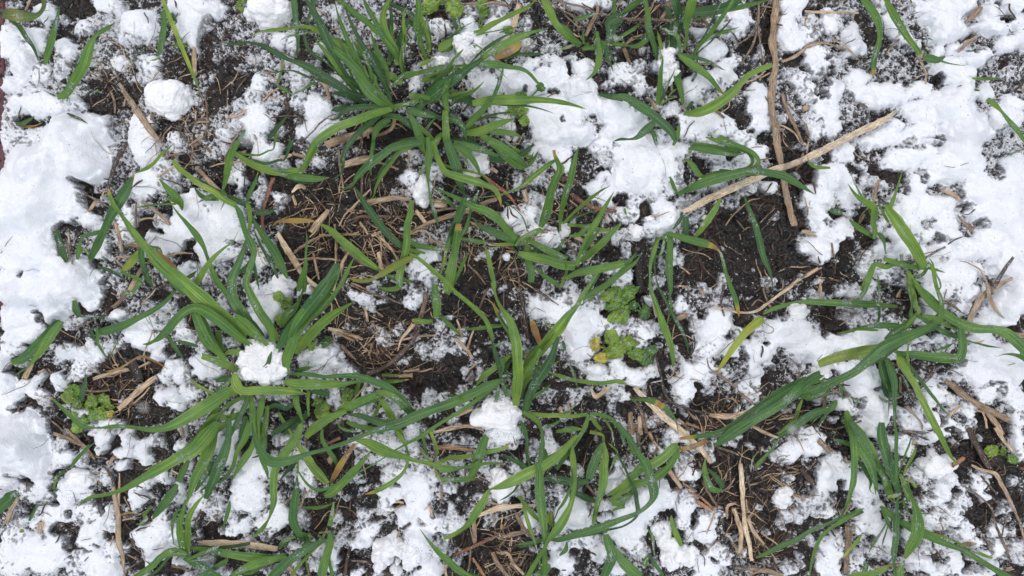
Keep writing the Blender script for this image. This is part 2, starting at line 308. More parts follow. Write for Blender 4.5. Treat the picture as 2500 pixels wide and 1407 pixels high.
L('pP','1680,945,50 1760,1010,55 1820,1070,30 1890,1160,60 1960,1240,75 2020,1330,60 2110,1450,40','gl','14,22,22')
K('1000,520,16 1050,590,32 1090,690,28 1100,800,20','s','12')
K('1000,750,8 1060,720,10 1110,715,8','s','12')
K('720,510,20 770,450,24 820,385,14','s','9')
K('10,260,14 80,290,16','t','8')
K('180,350,16 300,430,24 400,510,22 470,590,12','s','8')
K('0,410,20 100,410,24 200,430,22 310,475,12','s','7')
K('460,980,24 500,1000,30 540,1030,20','t','8')
K('1480,220,50 1560,140,80 1630,70,50','s','14','short snow-dusted straw stub lying on the snow below the upper right corner')
K('1400,500,30 1480,420,50 1580,355,30','s','14')
S('380,350,100,110,10 420,480,90,80,9 60,550,100,90,7 250,230,60,60,5 330,130,80,60,5 200,600,90,90,5 60,700,60,60,4 40,1000,80,100,9 220,880,110,100,12 150,1050,110,120,10 180,1230,90,90,9 60,1300,90,80,7 450,740,130,90,8 450,880,120,90,9 650,880,150,90,9 620,960,130,70,11 800,920,160,90,11 580,980,90,60,11 1020,870,110,70,8')
S('760,230,100,110,8 850,370,90,90,7 700,100,60,90,5 640,30,60,60,6 960,450,70,60,6 1000,60,130,80,10 1180,80,150,110,12 1300,130,160,120,13 1120,200,130,90,11 1280,300,180,120,14 1180,380,100,90,12 1180,500,60,60,8 1450,60,120,80,12 1680,150,120,90,13 1730,280,150,100,13 1560,300,120,60,11 1860,80,120,100,14 1750,30,100,60,12 1920,220,100,80,9 1980,400,80,120,11 1850,450,110,70,9 1550,560,180,90,12 1350,500,90,60,9 1300,700,180,120,13 1450,760,110,120,12 1400,900,160,120,14 1300,1050,250,140,16 1450,1250,260,160,18 1150,1000,150,100,11 950,1050,120,80,9 1050,1140,130,80,9 1250,620,110,60,10 1640,890,80,80,10 1850,1150,150,140,13 1900,1000,110,100,10 1750,1100,80,70,8 700,1310,150,100,9 560,1370,150,60,9 950,1300,110,90,9 1050,1250,110,80,9 770,1200,110,80,8 1100,1370,140,50,12 400,1390,80,40,5')
C('100,30,160,50,2 300,40,120,60,4 480,200,60,90,1 460,330,60,60,2 560,350,60,80,1 550,480,50,50,2 850,80,100,80,3 900,170,50,60,3 850,480,80,50,3 780,560,100,80,3 850,650,90,60,4 950,700,100,50,3 1050,760,80,60,3 1170,770,80,60,0 140,560,60,60,3 250,530,60,60,3 150,700,80,60,2 100,800,80,70,2 60,930,60,80,1 330,950,90,60,3 400,1020,110,60,4 480,1110,130,50,3 620,1120,90,40,1 400,1200,60,50,2 320,900,60,50,2 100,1370,60,50,1 1730,70,40,80,0 1830,200,50,40,1 1960,110,40,70,2 1560,500,80,40,3 1700,620,90,60,3 1800,600,60,60,1 1780,800,130,80,4 1900,700,100,80,6 1960,930,70,50,2 1900,1290,100,60,4 1800,1250,60,60,5 1900,1400,200,60,5 1200,1330,60,60,4 920,1350,60,50,7 1660,990,30,40,4 1740,370,50,30,7')
M('170,215,105,145,14','upright white snow lump with a narrow top, beside level pale straw near the upper border')
T(0,350)
L('pQ','865,1110,50 930,980,75 1000,830,70 1060,700,85 1120,600,110 1180,500,115 1230,400,80 1280,300,15','gd','8,30,22')
L('pQ','1280,290,12 1400,240,45 1470,190,40 1540,110,40 1600,60,25 1660,0,6','l','20,20,14')
L('pQ','740,1110,40 750,1020,70 775,920,35 800,885,50 900,860,55 990,840,50 1030,825,20','g','8,18,20')
L('pQ','530,830,40 560,920,70 600,1040,80 640,1130,50','d','12,12,8')
L('p3','2360,1830,60 2250,1750,110 2100,1640,160 1950,1500,170 1750,1330,150 1560,1180,130 1400,1000,80 1290,870,80 1200,740,50 1140,660,40 1090,590,50 1050,500,50 1035,430,15','gl','16,44,26')
L('p3','1690,1215,40 1560,1090,60 1430,1020,45 1290,975,40 1190,965,10','o','24,20,14')
L('p3','1840,1410,50 1750,1420,70 1600,1270,70 1520,1170,50 1450,1080,10','d','28,26,24')
L('pR','1740,640,15 1720,560,80 1650,480,85 1580,410,50 1520,340,10','g','9,18,14')
L('pR','1300,615,10 1400,600,28 1550,582,26 1680,580,30','g','10,12,12')
L('p3','1990,1140,20 1950,1000,50 1880,880,85 1780,760,60 1700,670,30 1620,560,6','g','18,26,24')
L('pR','2060,500,80 1960,530,40 1890,565,5','g','12,14,12')
L('pR','2060,540,30 1950,520,60 1890,470,40 1850,410,6','d','10,12,10')
L('pR','1650,160,40 1700,230,60 1800,310,60 1920,400,65 2040,460,75 2130,530,70 2250,590,80','l','12,22,22')
L('p3','1550,1070,20 1520,1020,70 1440,1000,60 1380,980,30','g','18,20,18')
L('pS','1160,1220,40 1240,1150,100 1340,1040,70','y','6,12,16')
L('pS','1150,1225,30 1260,1270,50 1350,1310,60','g','8,14,20')
L('pS','1260,1430,60 1310,1360,90 1360,1310,70 1370,1270,20','gl','8,16,20')
L('pS','1350,1000,60 1350,1080,70 1370,1180,60 1410,1290,60 1470,1390,8','d','22,16,8')
L('pS','930,1180,30 1060,1220,45 1210,1315,10','d','8,10,8')
L('p3','1840,1400,50 1900,1300,70 1970,1180,70 2050,1080,50 2140,1000,30 2220,940,14 2280,830,4','lb','24,34,32')
L('pS','1780,1290,40 1830,1260,50 1880,1215,5','g','10,14,12')
K('1030,430,50 1070,300,55 1120,150,60 1210,0,55','b','8','brown fibrous root stem running between two thick banks of snow')
K('800,480,30 930,550,34 1060,620,20','t','5')
K('850,650,40 910,560,50','s','6')
K('980,520,24 990,450,20','s','6')
K('1100,760,45 1140,900,45 1165,1030,40','s','7')
K('1350,550,40 1480,640,44 1620,770,50','s','12')
K('1500,320,24 1580,270,30 1660,230,24','s','8')
K('1870,230,44 1950,310,50 2050,410,50 2150,500,30','s','9')
K('1330,730,30 1450,720,20 1620,780,14','s','6')
K('1300,560,20 1290,700,30 1300,800,24','t','5')
K('1030,1040,20 1230,1035,20','t','7')
K('1110,1085,26 1280,1080,30','s','7')
K('1100,1110,16 1200,1210,20','s','6')
K('1380,1150,30 1500,1115,26 1700,1050,26 1840,1050,14','s','6')
K('860,1080,40 930,950,44 1010,850,30','s','4')
K('640,970,44 670,1070,46 690,1150,20','s','6')
K('650,850,30 660,960,24','s','6')
K('690,930,16 830,810,12','t','8')
K('1240,1410,80 1310,1260,50 1360,1180,40','s','5')
K('1560,130,26 1680,110,30 1750,100,16','t','7')
K('1820,60,24 1850,130,26 1900,180,22','t','8')
K('1780,70,16 1840,180,16','s','8')
K('1960,30,30 2010,90,34','s','8')
K('1840,30,50 1890,0,50','s','8')
K('1490,1380,20 1700,1320,16','t','6')
K('1450,1200,12 1460,1380,16','s','6')
S('330,300,280,320,20 650,200,430,230,22 900,250,180,160,16 480,500,200,240,17 280,650,280,260,20 120,500,150,300,17 100,800,200,300,18 400,850,190,180,14 700,480,150,170,12 680,660,160,150,12 780,560,90,150,10 640,330,180,100,10')
S('300,1050,300,150,15 600,1150,230,110,13 780,1250,190,180,17 700,1360,250,150,16 400,1330,300,120,12 120,1300,130,110,10 900,1330,130,130,13 130,1150,200,100,14')
S('900,740,110,90,9 960,800,90,60,7 1400,400,150,150,9 1380,80,150,130,9 1230,700,80,120,7 1200,850,90,120,7 1180,690,100,60,6 1000,980,90,80,7 980,1060,80,60,6 1650,950,140,130,9 1500,900,100,80,8 1850,640,190,170,12 1700,850,150,170,10 1820,520,100,100,9 1950,760,130,130,9 1530,740,80,100,7 1620,320,120,100,6 1520,200,90,60,6 1720,50,100,60,6 1240,500,40,50,4 1000,560,60,60,4 1960,950,100,150,9 2000,1080,100,120,9 1800,1180,110,70,7 1850,1260,150,60,6 1990,1320,60,60,7 1900,300,40,40,3 1690,400,60,50,4 1280,620,60,50,5 1380,640,100,60,5 1100,1250,60,70,4 1530,1180,70,50,5')
C('60,380,40,100,1 800,400,80,60,0 870,520,110,80,0 900,600,60,50,0 800,440,60,40,1 900,440,90,50,4 960,650,80,30,1 1250,200,80,220,4 1150,380,60,100,3 1140,250,50,130,3 1260,350,60,60,2 1780,180,70,60,1 1900,200,120,120,2 1960,330,100,90,2 1800,430,80,60,2 1590,630,60,60,1 1480,560,80,60,2 1450,660,80,60,1 1400,800,110,120,0 1550,850,90,40,1 1800,950,50,70,1 1780,1090,150,80,1 1650,1140,70,100,3 700,800,120,70,1 750,760,60,50,4 680,900,80,120,2 850,950,80,120,5 1100,900,80,120,4 1160,1050,120,140,3 1100,1000,50,60,1 960,1150,70,60,1 1060,1180,100,120,3 1100,1320,140,90,5 1290,1280,150,100,2 1400,1200,80,150,2 1550,1350,200,80,2 1900,1340,60,60,3 580,850,40,80,3 1060,620,80,60,3 600,1000,40,140,3 1240,590,30,60,1 1300,1000,80,70,3 240,1270,30,40,1 1800,60,60,50,4 760,840,60,40,1 950,460,60,30,2 2000,80,60,60,2')
T(500,350)
L('pR','180,420,40 200,350,60 220,250,80 250,130,85 290,30,75 310,-20,50','gl','6,22,26')
L('pR','200,470,60 130,500,60 0,530,70','g','8,12,14')
L('pR','460,605,6 380,585,50 290,540,70 220,500,40','d','12,12,8')
L('pR','400,560,30 430,480,60 480,370,40 510,270,6','gb','12,20,22')
L('pR','460,660,30 540,665,70 620,655,60 680,625,10','d','8,12,10')
L('p1','250,60,20 330,120,40 430,190,65 560,245,80 700,285,60 850,260,60 920,265,40 960,220,50 1000,130,80 1060,30,100','l','8,16,26')
L('p1','640,280,20 760,300,60 900,325,85 1040,340,75 1130,335,40 1185,328,5','gl','12,18,14')
L('p2','2050,0,60 1900,20,90 1780,50,85 1700,110,85 1600,180,95 1520,250,80 1450,330,50 1410,400,25 1350,430,28 1285,450,6','gd','18,26,12')
L('p2','1600,-10,20 1590,120,50 1580,230,40 1588,310,6','g','28,28,18')
L('p4','2030,1060,40 1950,1010,70 1850,960,75 1750,870,75 1650,750,85 1580,650,80 1510,550,60 1460,470,40 1420,410,10','d','10,22,16')
L('p4','650,790,16 690,750,30 800,740,60 900,740,65 1000,740,45 1060,750,10','o','6,8,10')
L('p4','1100,765,15 1200,830,70 1300,920,90 1400,1010,95 1520,1110,80 1620,1180,55 1695,1225,8','gl','10,16,12')
L('p4','1385,1285,20 1450,1310,40 1560,1310,45 1650,1270,50 1750,1210,80 1850,1150,80 1980,1090,60','gy','10,18,20')
L('p4','1650,1370,10 1750,1395,45 1850,1370,60 1860,1260,80 1900,1100,80 1930,950,85 1930,800,75 1960,680,70 1980,550,40','gl','6,22,30')
L('p4','1730,1260,30 1850,1290,70 1990,1330,20','g','8,10,10')
L('p3','650,1900,80 620,1750,120 520,1600,130 420,1400,110 400,1330,90 430,1200,80 470,1050,70 440,950,90 390,850,70 340,680,70 290,590,30','gl','20,40,34')
L('p3','500,1800,60 380,1650,120 280,1500,130 260,1400,120 270,1280,110 330,1130,80 380,980,45 410,880,20','gd','20,38,34')
L('p3','400,900,30 430,780,40 425,640,60 400,560,40','l','28,28,16')
L('p3','790,1290,30 730,1170,100 670,1040,110 600,940,90 530,840,60 470,740,30 430,640,8','gd','12,20,18')
L('p3','700,1290,30 640,1150,60 560,1020,40 500,900,30 470,830,8','d','10,14,12')
L('p3','520,1400,10 490,1250,40 470,1130,30','d','12,12,12')
L('p3','440,1100,20 400,1180,50 340,1230,50 300,1260,20','d','12,14,10')
L('p3','-10,980,10 40,1120,40 100,1280,70 180,1400,60 260,1520,20','gl','16,20,16')
L('p3','150,640,6 180,580,20 200,530,20','g','10,11,10')
L('p3','890,1410,50 930,1300,80 960,1180,50 965,1050,30 975,930,25 970,840,5','gl','16,30,28')
L('p3','950,1420,50 960,1340,50 965,1280,30','g','12,14,16')
L('p3','650,2050,40 800,1800,130 950,1620,140 1100,1430,150 1200,1290,110 1260,1180,90 1280,1150,40','gd','12,44,44')
L('p3','980,1700,60 1150,1550,80 1280,1380,60 1350,1240,50 1430,1080,5','gl','26,36,34')
K('400,90,60 300,110,60','s','6')
K('240,50,24 200,130,30 180,200,20','s','5')
K('60,220,14 200,190,22 400,175,24','s','7')
K('-10,320,50 60,390,56 150,470,24','s','8')
K('650,330,60 600,500,40 560,640,44 545,860,36','r','8','dark brown woody stem lying in the soil, left of the yellow leaf')
K('720,130,40 830,110,40','s','7')
K('840,100,44 950,130,44','s','7')
K('1300,210,80 1450,170,110 1600,140,90','s','9','short broad straw piece lying below the thick split stem under the top centre tuft')
K('1640,180,34 1740,210,36 1850,245,24','o','9')
K('1275,70,34 1290,220,36 1320,430,30','t','9')
K('1500,230,40 1500,350,34 1500,490,34','t','8')
K('1330,380,12 1380,330,16 1430,290,12','s','7')
K('960,420,16 1060,520,20 1160,640,20 1215,760,10','t','8')
K('830,470,24 900,410,60 960,430,50','s','8','frayed pale root knot sitting on the bare soil')
K('840,500,36 870,590,40','s','6')
K('1050,480,16 1110,380,14','t','6')
K('880,620,14 1000,530,16','t','5')
K('1010,850,70 1080,760,80 1180,640,40','s','9')
K('1000,900,16 1090,800,20','s','10')
K('1280,790,18 1330,690,20 1400,620,22 1500,520,30 1580,440,14','s','12')
K('1550,570,90 1650,550,70 1800,520,60 1960,535,30','s','15','forked tan straw stem pointing toward the snow lump beneath the top centre tuft')
K('1340,750,30 1480,700,34 1650,700,40 1900,700,30','t','9')
K('1480,750,30 1560,870,30','s','10')
K('1590,880,40 1680,840,30','s','12')
K('1760,780,16 1850,700,18','s','13')
K('1650,870,24 1760,980,28 1840,1110,24','s','12')
K('1660,1040,50 1690,1220,56','s','9','short pale straw stub standing beside a darker twin in the bare soil')
K('1710,1020,50 1760,1190,40','b','8')
K('1090,875,22 1250,880,26 1480,870,18','s','10')
K('1400,870,20 1470,840,12','s','11')
K('850,1050,30 950,970,44 1100,890,30','t','7')
K('690,860,60 780,1000,75 880,1160,80 960,1280,56 1110,1400,50','s','9','flat pale straw stem slanting down toward the lower left tuft')
K('790,1220,14 880,1190,22 960,1120,14','s','12')
K('870,1110,24 1050,1100,26 1230,1110,26 1310,1120,16','s','7')
K('1035,1050,22 1060,1180,34 1090,1300,24','s','10')
K('1240,770,30 1250,950,26 1250,1160,26','s','7')
K('1270,940,20 1260,1080,24 1290,1170,16','t','8')
K('1380,1010,26 1310,1150,40 1250,1300,40 1230,1410,30','s','13')
K('1290,990,30 1400,1070,40 1510,1150,50','s','7')
K('1400,1330,20 1550,1400,24','s','6')
K('590,780,10 650,750,16','t','8')
K('620,780,20 625,830,16','s','7')
K('1920,50,14 1950,130,20 1940,250,14','s','10')
K('1870,520,16 1930,590,18 1960,680,12','s','13')
K('1800,800,14 1850,860,20 2030,870,16','s','9')
K('1850,960,16 1900,1020,20 1990,1060,16','o','14')
K('1390,650,20 1460,570,16','s','10')
K('1110,970,8 1230,905,6','t','6')
S('560,130,110,130,9 640,60,100,100,8 480,170,60,60,6 640,200,80,60,6 770,210,70,60,7 1100,200,70,60,6 930,190,50,60,5 360,360,70,90,8 270,330,60,50,5 340,230,60,60,4 580,390,60,70,6 510,470,40,60,4 690,480,50,40,5 760,520,85,70,8 700,610,60,60,3 720,790,50,30,3 340,480,60,60,3 70,120,70,70,4 220,40,60,80,6 2000,150,50,50,6 1940,320,80,80,8 1860,470,90,40,3')
S('150,700,220,160,11 200,850,220,140,12 60,850,120,200,10 100,1050,150,110,9 50,620,110,60,7 350,720,70,100,6 60,1270,60,110,6 230,1020,130,100,7 540,1150,70,120,6 370,1120,80,70,5 560,1060,80,60,4 640,990,60,80,4 160,1140,70,60,5 500,850,60,60,3 470,1390,80,50,6 530,560,40,80,4 990,1370,60,60,9 1380,1390,60,40,4 1580,1370,60,50,4 1100,665,25,20,3')
C('370,50,80,60,1 60,50,60,40,3 60,250,130,80,1 100,350,100,80,1 230,430,60,70,1 430,280,60,50,1 480,300,50,50,1 420,430,60,60,1 700,330,100,60,0 620,590,80,80,1 600,720,80,90,1 820,100,80,60,1 860,200,40,40,1 1050,260,80,40,2 1050,500,350,180,0 1500,350,300,200,0 1700,200,200,120,0 1000,700,260,200,0 1300,750,300,200,0 1700,800,250,200,0 1000,1000,350,200,0 1400,1050,350,200,0 1850,850,150,200,0 1080,1250,250,150,0 1600,1200,150,100,0 1550,1260,100,30,3 880,1340,90,60,0 1480,1360,100,60,0 1900,1380,80,40,3 1750,650,60,40,3 1980,660,50,40,4 1250,340,30,40,3 1330,490,30,30,3 640,1200,70,70,2 430,1330,50,60,3 250,1330,150,60,3 150,1220,110,50,4 300,950,100,40,5 820,840,60,60,0 1340,1200,40,30,2 790,900,60,120,0 1190,1060,25,20,3 780,1230,50,60,1 1720,1270,60,30,2 1180,1390,80,50,0')
M('735,1360,110,110,11','snow lump lodged at the upper edge of the lower left tuft')
T(1000,350)
L('p2','170,-60,40 190,60,70 180,200,75 175,330,35 185,420,15 210,560,40 250,700,45 275,790,5','g','20,26,12')
L('p2','80,-60,60 110,30,60 160,130,30 120,260,50 100,300,20','l','14,16,8')
L('p2','220,-20,60 250,100,70 300,210,60 350,280,80 500,330,90 640,370,90 750,410,60 820,450,60 860,530,40 875,610,5','glb','18,28,20')
L('p2','360,-20,80 400,100,110 440,210,110 460,330,80 490,400,70 530,510,15','gd','18,22,10')
L('p2','420,20,20 500,60,80 580,130,70 640,220,50 680,315,6','g','24,24,16')
L('p2','420,0,60 550,30,85 700,70,70 850,125,30','g','20,22,18')
L('p2','760,-20,60 850,40,100 950,140,110 1060,220,90 1100,240,20','gl','22,18,8')
L('p2','1110,235,20 1160,190,45 1200,130,40 1225,80,5','g','8,14,18')
L('p2','900,-30,20 1000,50,40 1100,110,50 1180,150,30','l','16,10,8')
L('p2','760,150,30 880,150,60 1000,140,60 1120,70,60 1180,10,20','d','10,12,10')
L('pT','740,1410,10 740,1410,10','g','5,5,5')
L('p5','1250,800,50 1310,650,110 1350,450,100 1400,330,90 1430,240,70 1390,130,45 1375,65,30','glb','8,38,46')
L('p5','1430,290,60 1460,240,60 1410,180,30','l','40,42,42')
L('p5','650,520,12 850,495,25 1000,445,35 1100,390,55 1180,320,65 1280,240,60 1360,180,50 1400,160,20','gl','14,28,38')
L('p5','1440,760,40 1450,650,50 1480,520,65 1530,370,75 1560,220,75 1590,100,35 1615,30,5','gl','8,34,40')
L('p5','1470,760,30 1550,680,40 1650,590,55 1750,510,45 1830,450,30 1905,410,5','gl','10,28,32')
L('p5','1440,840,30 1430,700,30 1450,640,30','l','6,16,20')
L('p6','1020,920,60 940,840,80 850,730,90 730,650,100 620,610,70 500,550,60 380,490,40 230,420,6','gl','14,34,22')
L('p6','1060,960,60 920,900,85 780,840,85 690,800,60 640,760,30 600,705,5','gd','12,20,14')
L('p6','440,630,8 400,580,50 330,520,40 250,450,5','g','12,18,14')
L('p6','580,610,50 620,540,65 655,460,5','gd','28,32,34')
L('p6','490,900,20 540,800,45 570,700,35 590,600,40','g','16,24,28')
L('p6','490,880,10 530,860,20 575,835,5','l','14,16,14')
L('p6','350,1040,50 390,890,60 450,750,80 500,620,90 530,520,40','gd','14,24,30')
L('p6','360,1410,110 390,1250,110 430,1050,80 450,900,80 470,770,60','glb','12,18,26')
L('p6','0,1050,30 100,1110,45 230,1220,60 350,1330,60 430,1410,50 700,1650,60 780,1830,50 790,1930,10','l','22,26,12')
L('p6','290,1260,20 330,1130,50 350,1000,40','y','8,14,16')
L('p6','10,930,40 60,970,70 200,1000,60 330,1010,50','g','12,14,14')
L('p6','-20,1010,50 60,1030,50 150,1050,30','l','14,14,12')
L('p6','-10,1100,30 50,1070,50 100,1050,20','g','12,14,12')
L('p6','480,910,30 600,930,60 700,945,45 745,945,10','gl','8,12,8')
L('p6','1010,980,10 1050,920,45 1150,870,60 1240,830,60 1280,840,20','gl','14,22,20')
L('p6','1090,900,40 1200,960,70 1350,1040,80 1500,1110,70','gl','12,20,18')
L('p6','1040,1050,60 1150,1080,90 1300,1110,110 1450,1160,110 1580,1170,90','gl','14,22,18')
L('p6','960,960,20 1050,1080,40 1100,1130,40','d','8,8,6')
L('p6','1120,990,60 1130,1100,85 1160,1230,85 1160,1330,60','g','12,14,10')
L('p6','1040,900,20 1150,1000,50','l','10,12,10')
L('p6','1520,885,20 1620,870,60 1690,800,65 1770,760,8','g','14,20,18')
L('p6','1510,780,40 1640,790,45 1800,825,60 1950,830,20','gl','10,13,12')
L('p6','1590,1170,50 1650,1020,65 1720,860,70 1810,700,75 1880,580,50 1950,460,5','gl','18,34,36')
L('p6','1640,1140,30 1720,1050,80 1830,960,80 1940,840,60 2000,780,20','gl','14,26,24')
L('p6','1370,1080,15 1420,1010,55 1480,910,20','g','10,15,14')
L('p6','1130,850,12 1090,730,16 1030,650,12 910,560,20','gd','10,16,14')
L('p6','1130,840,15 1190,930,30','l','10,10,8')
L('p6','1490,1290,40 1600,1240,80 1750,1210,95 1900,1180,90 2050,1150,60','gl','16,26,24')
L('p6','1190,1180,20 1280,1260,60 1380,1330,60 1430,1365,30','g','8,10,8')
L('p6','1440,1370,30 1470,1300,40 1500,1220,40 1490,1120,10','gl','6,18,22')
L('p6','710,960,10 750,1080,50 780,1230,60 810,1350,50 815,1410,10','gl','12,18,14')
L('p6','1270,1290,10 1265,1200,20','g','6,10,10')
L('p6','-10,680,40 0,800,40 0,900,20','g','12,12,10')
L('p6','20,550,40 15,640,50 20,700,10','d','8,10,6')
L('pTu','1700,1400,60 1780,1290,45 1865,1140,5','d','14,22,24')
L('pTu','1700,1440,60 1850,1370,70 2000,1250,70 2140,1150,40 2210,1060,6','gd','14,24,26')
K('700,310,44 800,390,50 900,460,50 980,540,30 1050,640,24','r','14','reddish brown stem slanting above the central snow patches')
K('1540,480,40 1640,560,60 1720,600,50 1850,640,50 1970,650,40','r','12','reddish straw stem with a pale end, lying under the crossing leaves right of centre')
K('1460,330,50 1620,380,50','r','9')
K('210,540,50 340,560,44','s','7')
K('210,590,70 350,600,50','s','8','short orange straw stubs just below the oval snow lump')
K('60,640,44 150,760,56','s','10')
K('30,840,24 200,750,50 400,690,60 640,600,60 830,530,50','s','12','long fibrous straw stem under the leaves, right of the oval snow lump')
K('180,660,40 420,620,40 560,650,30','t','9')
K('0,870,16 100,830,20 180,860,24 210,960,20','s','14')
K('0,740,14 60,770,14 50,830,14','s','11')
K('220,920,30 340,990,30','s','7')
K('300,560,24 400,480,20 450,400,20','t','8')
K('1090,450,60 1120,560,50','s','8')
K('1100,290,50 1120,440,50','t','7')
K('930,360,24 940,440,24','s','7')
K('1310,320,30 1500,430,40','t','7')
K('1580,890,60 1750,980,54','s','9')
K('1530,540,24 1600,600,20','s','8')
K('740,940,20 900,980,30 1000,1015,24','r','9')
K('550,1150,28 640,1240,34 730,1350,24','t','7')
K('450,1160,24 500,1220,22','s','7')
K('1000,1100,24 1040,1250,24 1050,1400,24','t','6')
K('850,1200,20 870,1080,20 900,940,10','t','8')
K('880,1250,10 930,1190,12 1020,1220,12','t','7')
K('800,1350,14 900,1280,16 1020,1270,14','t','7')
K('470,150,24 500,270,20','s','6')
K('440,40,20 540,100,16','s','8')
K('770,240,60 840,280,40','s','5')
K('650,540,12 700,470,16 690,420,8','s','8')
K('1080,1320,20 1200,1400,20','s','6')
K('1480,900,20 1620,1080,24','t','4')
K('160,1010,26 200,870,30','t','6')
S('60,150,70,50,5 20,330,60,80,7 260,290,60,90,6 580,450,60,60,4 340,920,40,60,4 1030,340,90,80,5 1200,250,80,60,5 1200,350,90,60,5 1330,50,150,100,9 1440,150,120,130,9 1100,30,60,40,5 1230,150,60,60,4')
S('960,700,110,130,9 1170,720,110,150,10 1080,820,100,70,7 1160,560,70,80,6 1290,560,60,60,7 1380,520,50,60,5 1070,620,50,60,6 1190,500,40,40,4 1330,930,110,100,9 1390,990,60,60,6 1300,850,60,60,6 1310,950,80,50,6')
S('1840,520,140,120,11 1780,450,110,90,9 1850,320,65,65,8 1560,1030,80,70,5 1850,150,110,70,4 1880,60,160,80,7 2020,100,60,250,9 1990,350,60,110,9 1980,720,110,70,6 1940,900,80,80,5 2000,870,60,60,5 1940,730,60,50,5 1580,720,50,50,3')
S('190,1080,100,80,8 110,1210,120,100,8 200,1280,70,80,7 130,940,70,50,5 60,1240,80,70,6 650,1070,40,60,3 740,1050,60,50,4 770,910,50,30,3 300,820,50,40,3 1280,1210,60,60,3 1310,1390,80,60,4 1730,1300,60,50,4 1540,1380,80,50,5 1950,1230,90,80,6 1990,1330,60,60,5 1690,1090,60,40,3 870,1370,50,30,2 10,1380,50,30,3')
C('120,500,30,30,1 120,620,120,50,0 60,700,100,80,0 400,250,120,120,1 650,480,180,120,1 400,430,80,80,0 850,330,150,120,1 970,530,110,60,0 800,600,80,50,1 600,700,250,80,0 300,700,120,60,0 380,830,100,60,3 560,1000,150,100,1 600,1250,180,160,0 450,1250,60,120,0 880,1200,160,180,0 780,1000,100,50,2 950,1000,60,60,1 1700,200,170,120,2 1640,180,90,120,0 1580,500,110,70,0 1400,640,70,90,0 1650,700,150,80,1 1550,830,150,60,1 1800,1000,120,90,1 1900,1060,110,80,0 1450,1080,110,60,1 1290,1060,60,40,1 1500,1200,150,60,1 1850,1330,80,80,1 1600,1330,80,60,1 1400,1230,80,60,1 1180,1330,80,60,1 980,1320,120,70,1 250,1170,60,60,3 150,1380,150,40,3 520,1350,120,50,1 1500,700,60,80,1 1080,550,30,40,2 1220,760,20,60,5 1280,420,80,60,2 1350,700,60,100,1 300,1000,40,60,4 60,880,60,40,1 930,830,60,60,2 1740,620,80,60,3 1700,860,100,50,3')
M('115,445,108,150,16','oval snow lump wedged among straws beneath the top centre tuft')
M('640,205,130,125,13','rounded snow lump under the green leaves, right of the oval snow lump')
M('1475,838,60,62,10','small round snow ball, larger one, caught between two blades right of centre')
M('930,1080,38,38,6','small round snow ball lying alone on bare soil near the centre')
T(1500,350)
L('pL','710,50,20 800,50,70 950,80,75 1100,105,50 1200,105,20 1310,70,4','g','12,18,14')
L('pL','1000,-60,60 1110,15,80 1200,50,75 1270,85,50 1310,140,45 1310,200,35 1260,240,40 1180,255,35 1100,270,8','g','18,16,20')
L('pL','600,480,30 750,420,80 900,360,110 1050,320,110 1180,290,90 1300,265,70 1450,280,85 1600,310,95 1700,360,90 1800,420,60 1915,490,4','gld','8,26,22')
L('pL','610,500,12 680,460,30 770,365,5','g','8,14,14')
L('pL','680,150,20 740,210,70 800,290,65 850,320,40 950,295,70 1080,280,60 1200,290,60 1380,310,6','g','18,16,20')
L('pL','600,480,30 560,400,60 530,320,20','g','6,16,14')
L('pL','720,420,10 725,320,6','y','16,16,14')
L('pL','1840,110,10 1860,190,30 1930,230,50 2060,235,30','l','20,16,10')
L('pU','1240,500,20 1280,620,65 1340,780,80 1380,920,80 1420,1080,70 1480,1220,45 1505,1320,15 1510,1390,4','gd','10,24,12')
L('pU','760,910,30 830,820,60 900,720,80 960,630,70 1010,530,30','l','6,16,14')
L('pV','490,860,40 600,890,70 720,920,80 850,955,85 940,985,60 1000,1030,25 1030,1100,40 1060,1230,45 1100,1350,55 1150,1480,60 1180,1600,40 1190,1660,6','gbx','14,20,14')
L('pV','540,850,50 530,950,70 525,1100,80 525,1250,80 535,1400,55 520,1500,8','gd','12,16,8')
L('pV','470,870,20 470,960,40 440,1060,40 400,1090,10','g','12,14,10')
L('pV','420,920,30 380,1020,65 345,1150,50 340,1280,30 350,1400,50 420,1600,70 470,1750,90 530,1900,80 560,2050,50 555,2140,15','gl','16,22,12')
L('pV','650,680,40 620,740,55 560,820,20','d','10,12,10')
L('pV','680,700,70 680,800,70 680,890,60','d','8,8,8')
L('pV','340,1010,10 380,980,50 420,900,40','g','8,10,10')
L('pTu','-20,1160,60 60,1140,60 140,1130,45','g','18,16,14')
L('pTu','-10,1290,10 70,1200,40 150,1120,45 210,1040,10','g','16,16,12')
L('pTu','95,620,30 110,680,30','l','8,8,8')
L('pTu','0,840,50 30,800,50 60,770,20','l','10,10,8')
K('650,650,60 750,610,80 900,530,90 1100,440,90 1300,350,90 1500,260,80 1700,200,75 1900,110,85 2100,10,85 2300,-90,85 2550,-210,75 2680,-300,34','s','17','long pale straw stem slanting across the upper half and over another stem')
K('1480,1060,10 1480,1060,10','t','4')
K('1800,90,30 1790,170,60 1740,250,20','t','16')
K('1530,600,14 1440,720,10','t','5')
K('1060,790,16 1140,680,20 1290,550,16 1390,525,10','s','7')
K('1400,830,10 1530,700,12 1620,655,8','t','5')
K('1170,730,20 1240,830,24','t','5')
K('620,1060,10 750,1050,12 850,1000,8','t','6')
K('1620,1410,44 1750,1310,44 1870,1240,44 1940,1190,26','s','9')
K('1790,840,40 1850,850,50 1930,890,20','s','6')
K('1850,-10,24 1840,100,20','s','9')
K('620,1170,20 720,1250,24','s','5')
K('1610,1320,20 1610,1400,24','s','6')
K('820,1140,24 880,1220,30 980,1310,20','b','5')
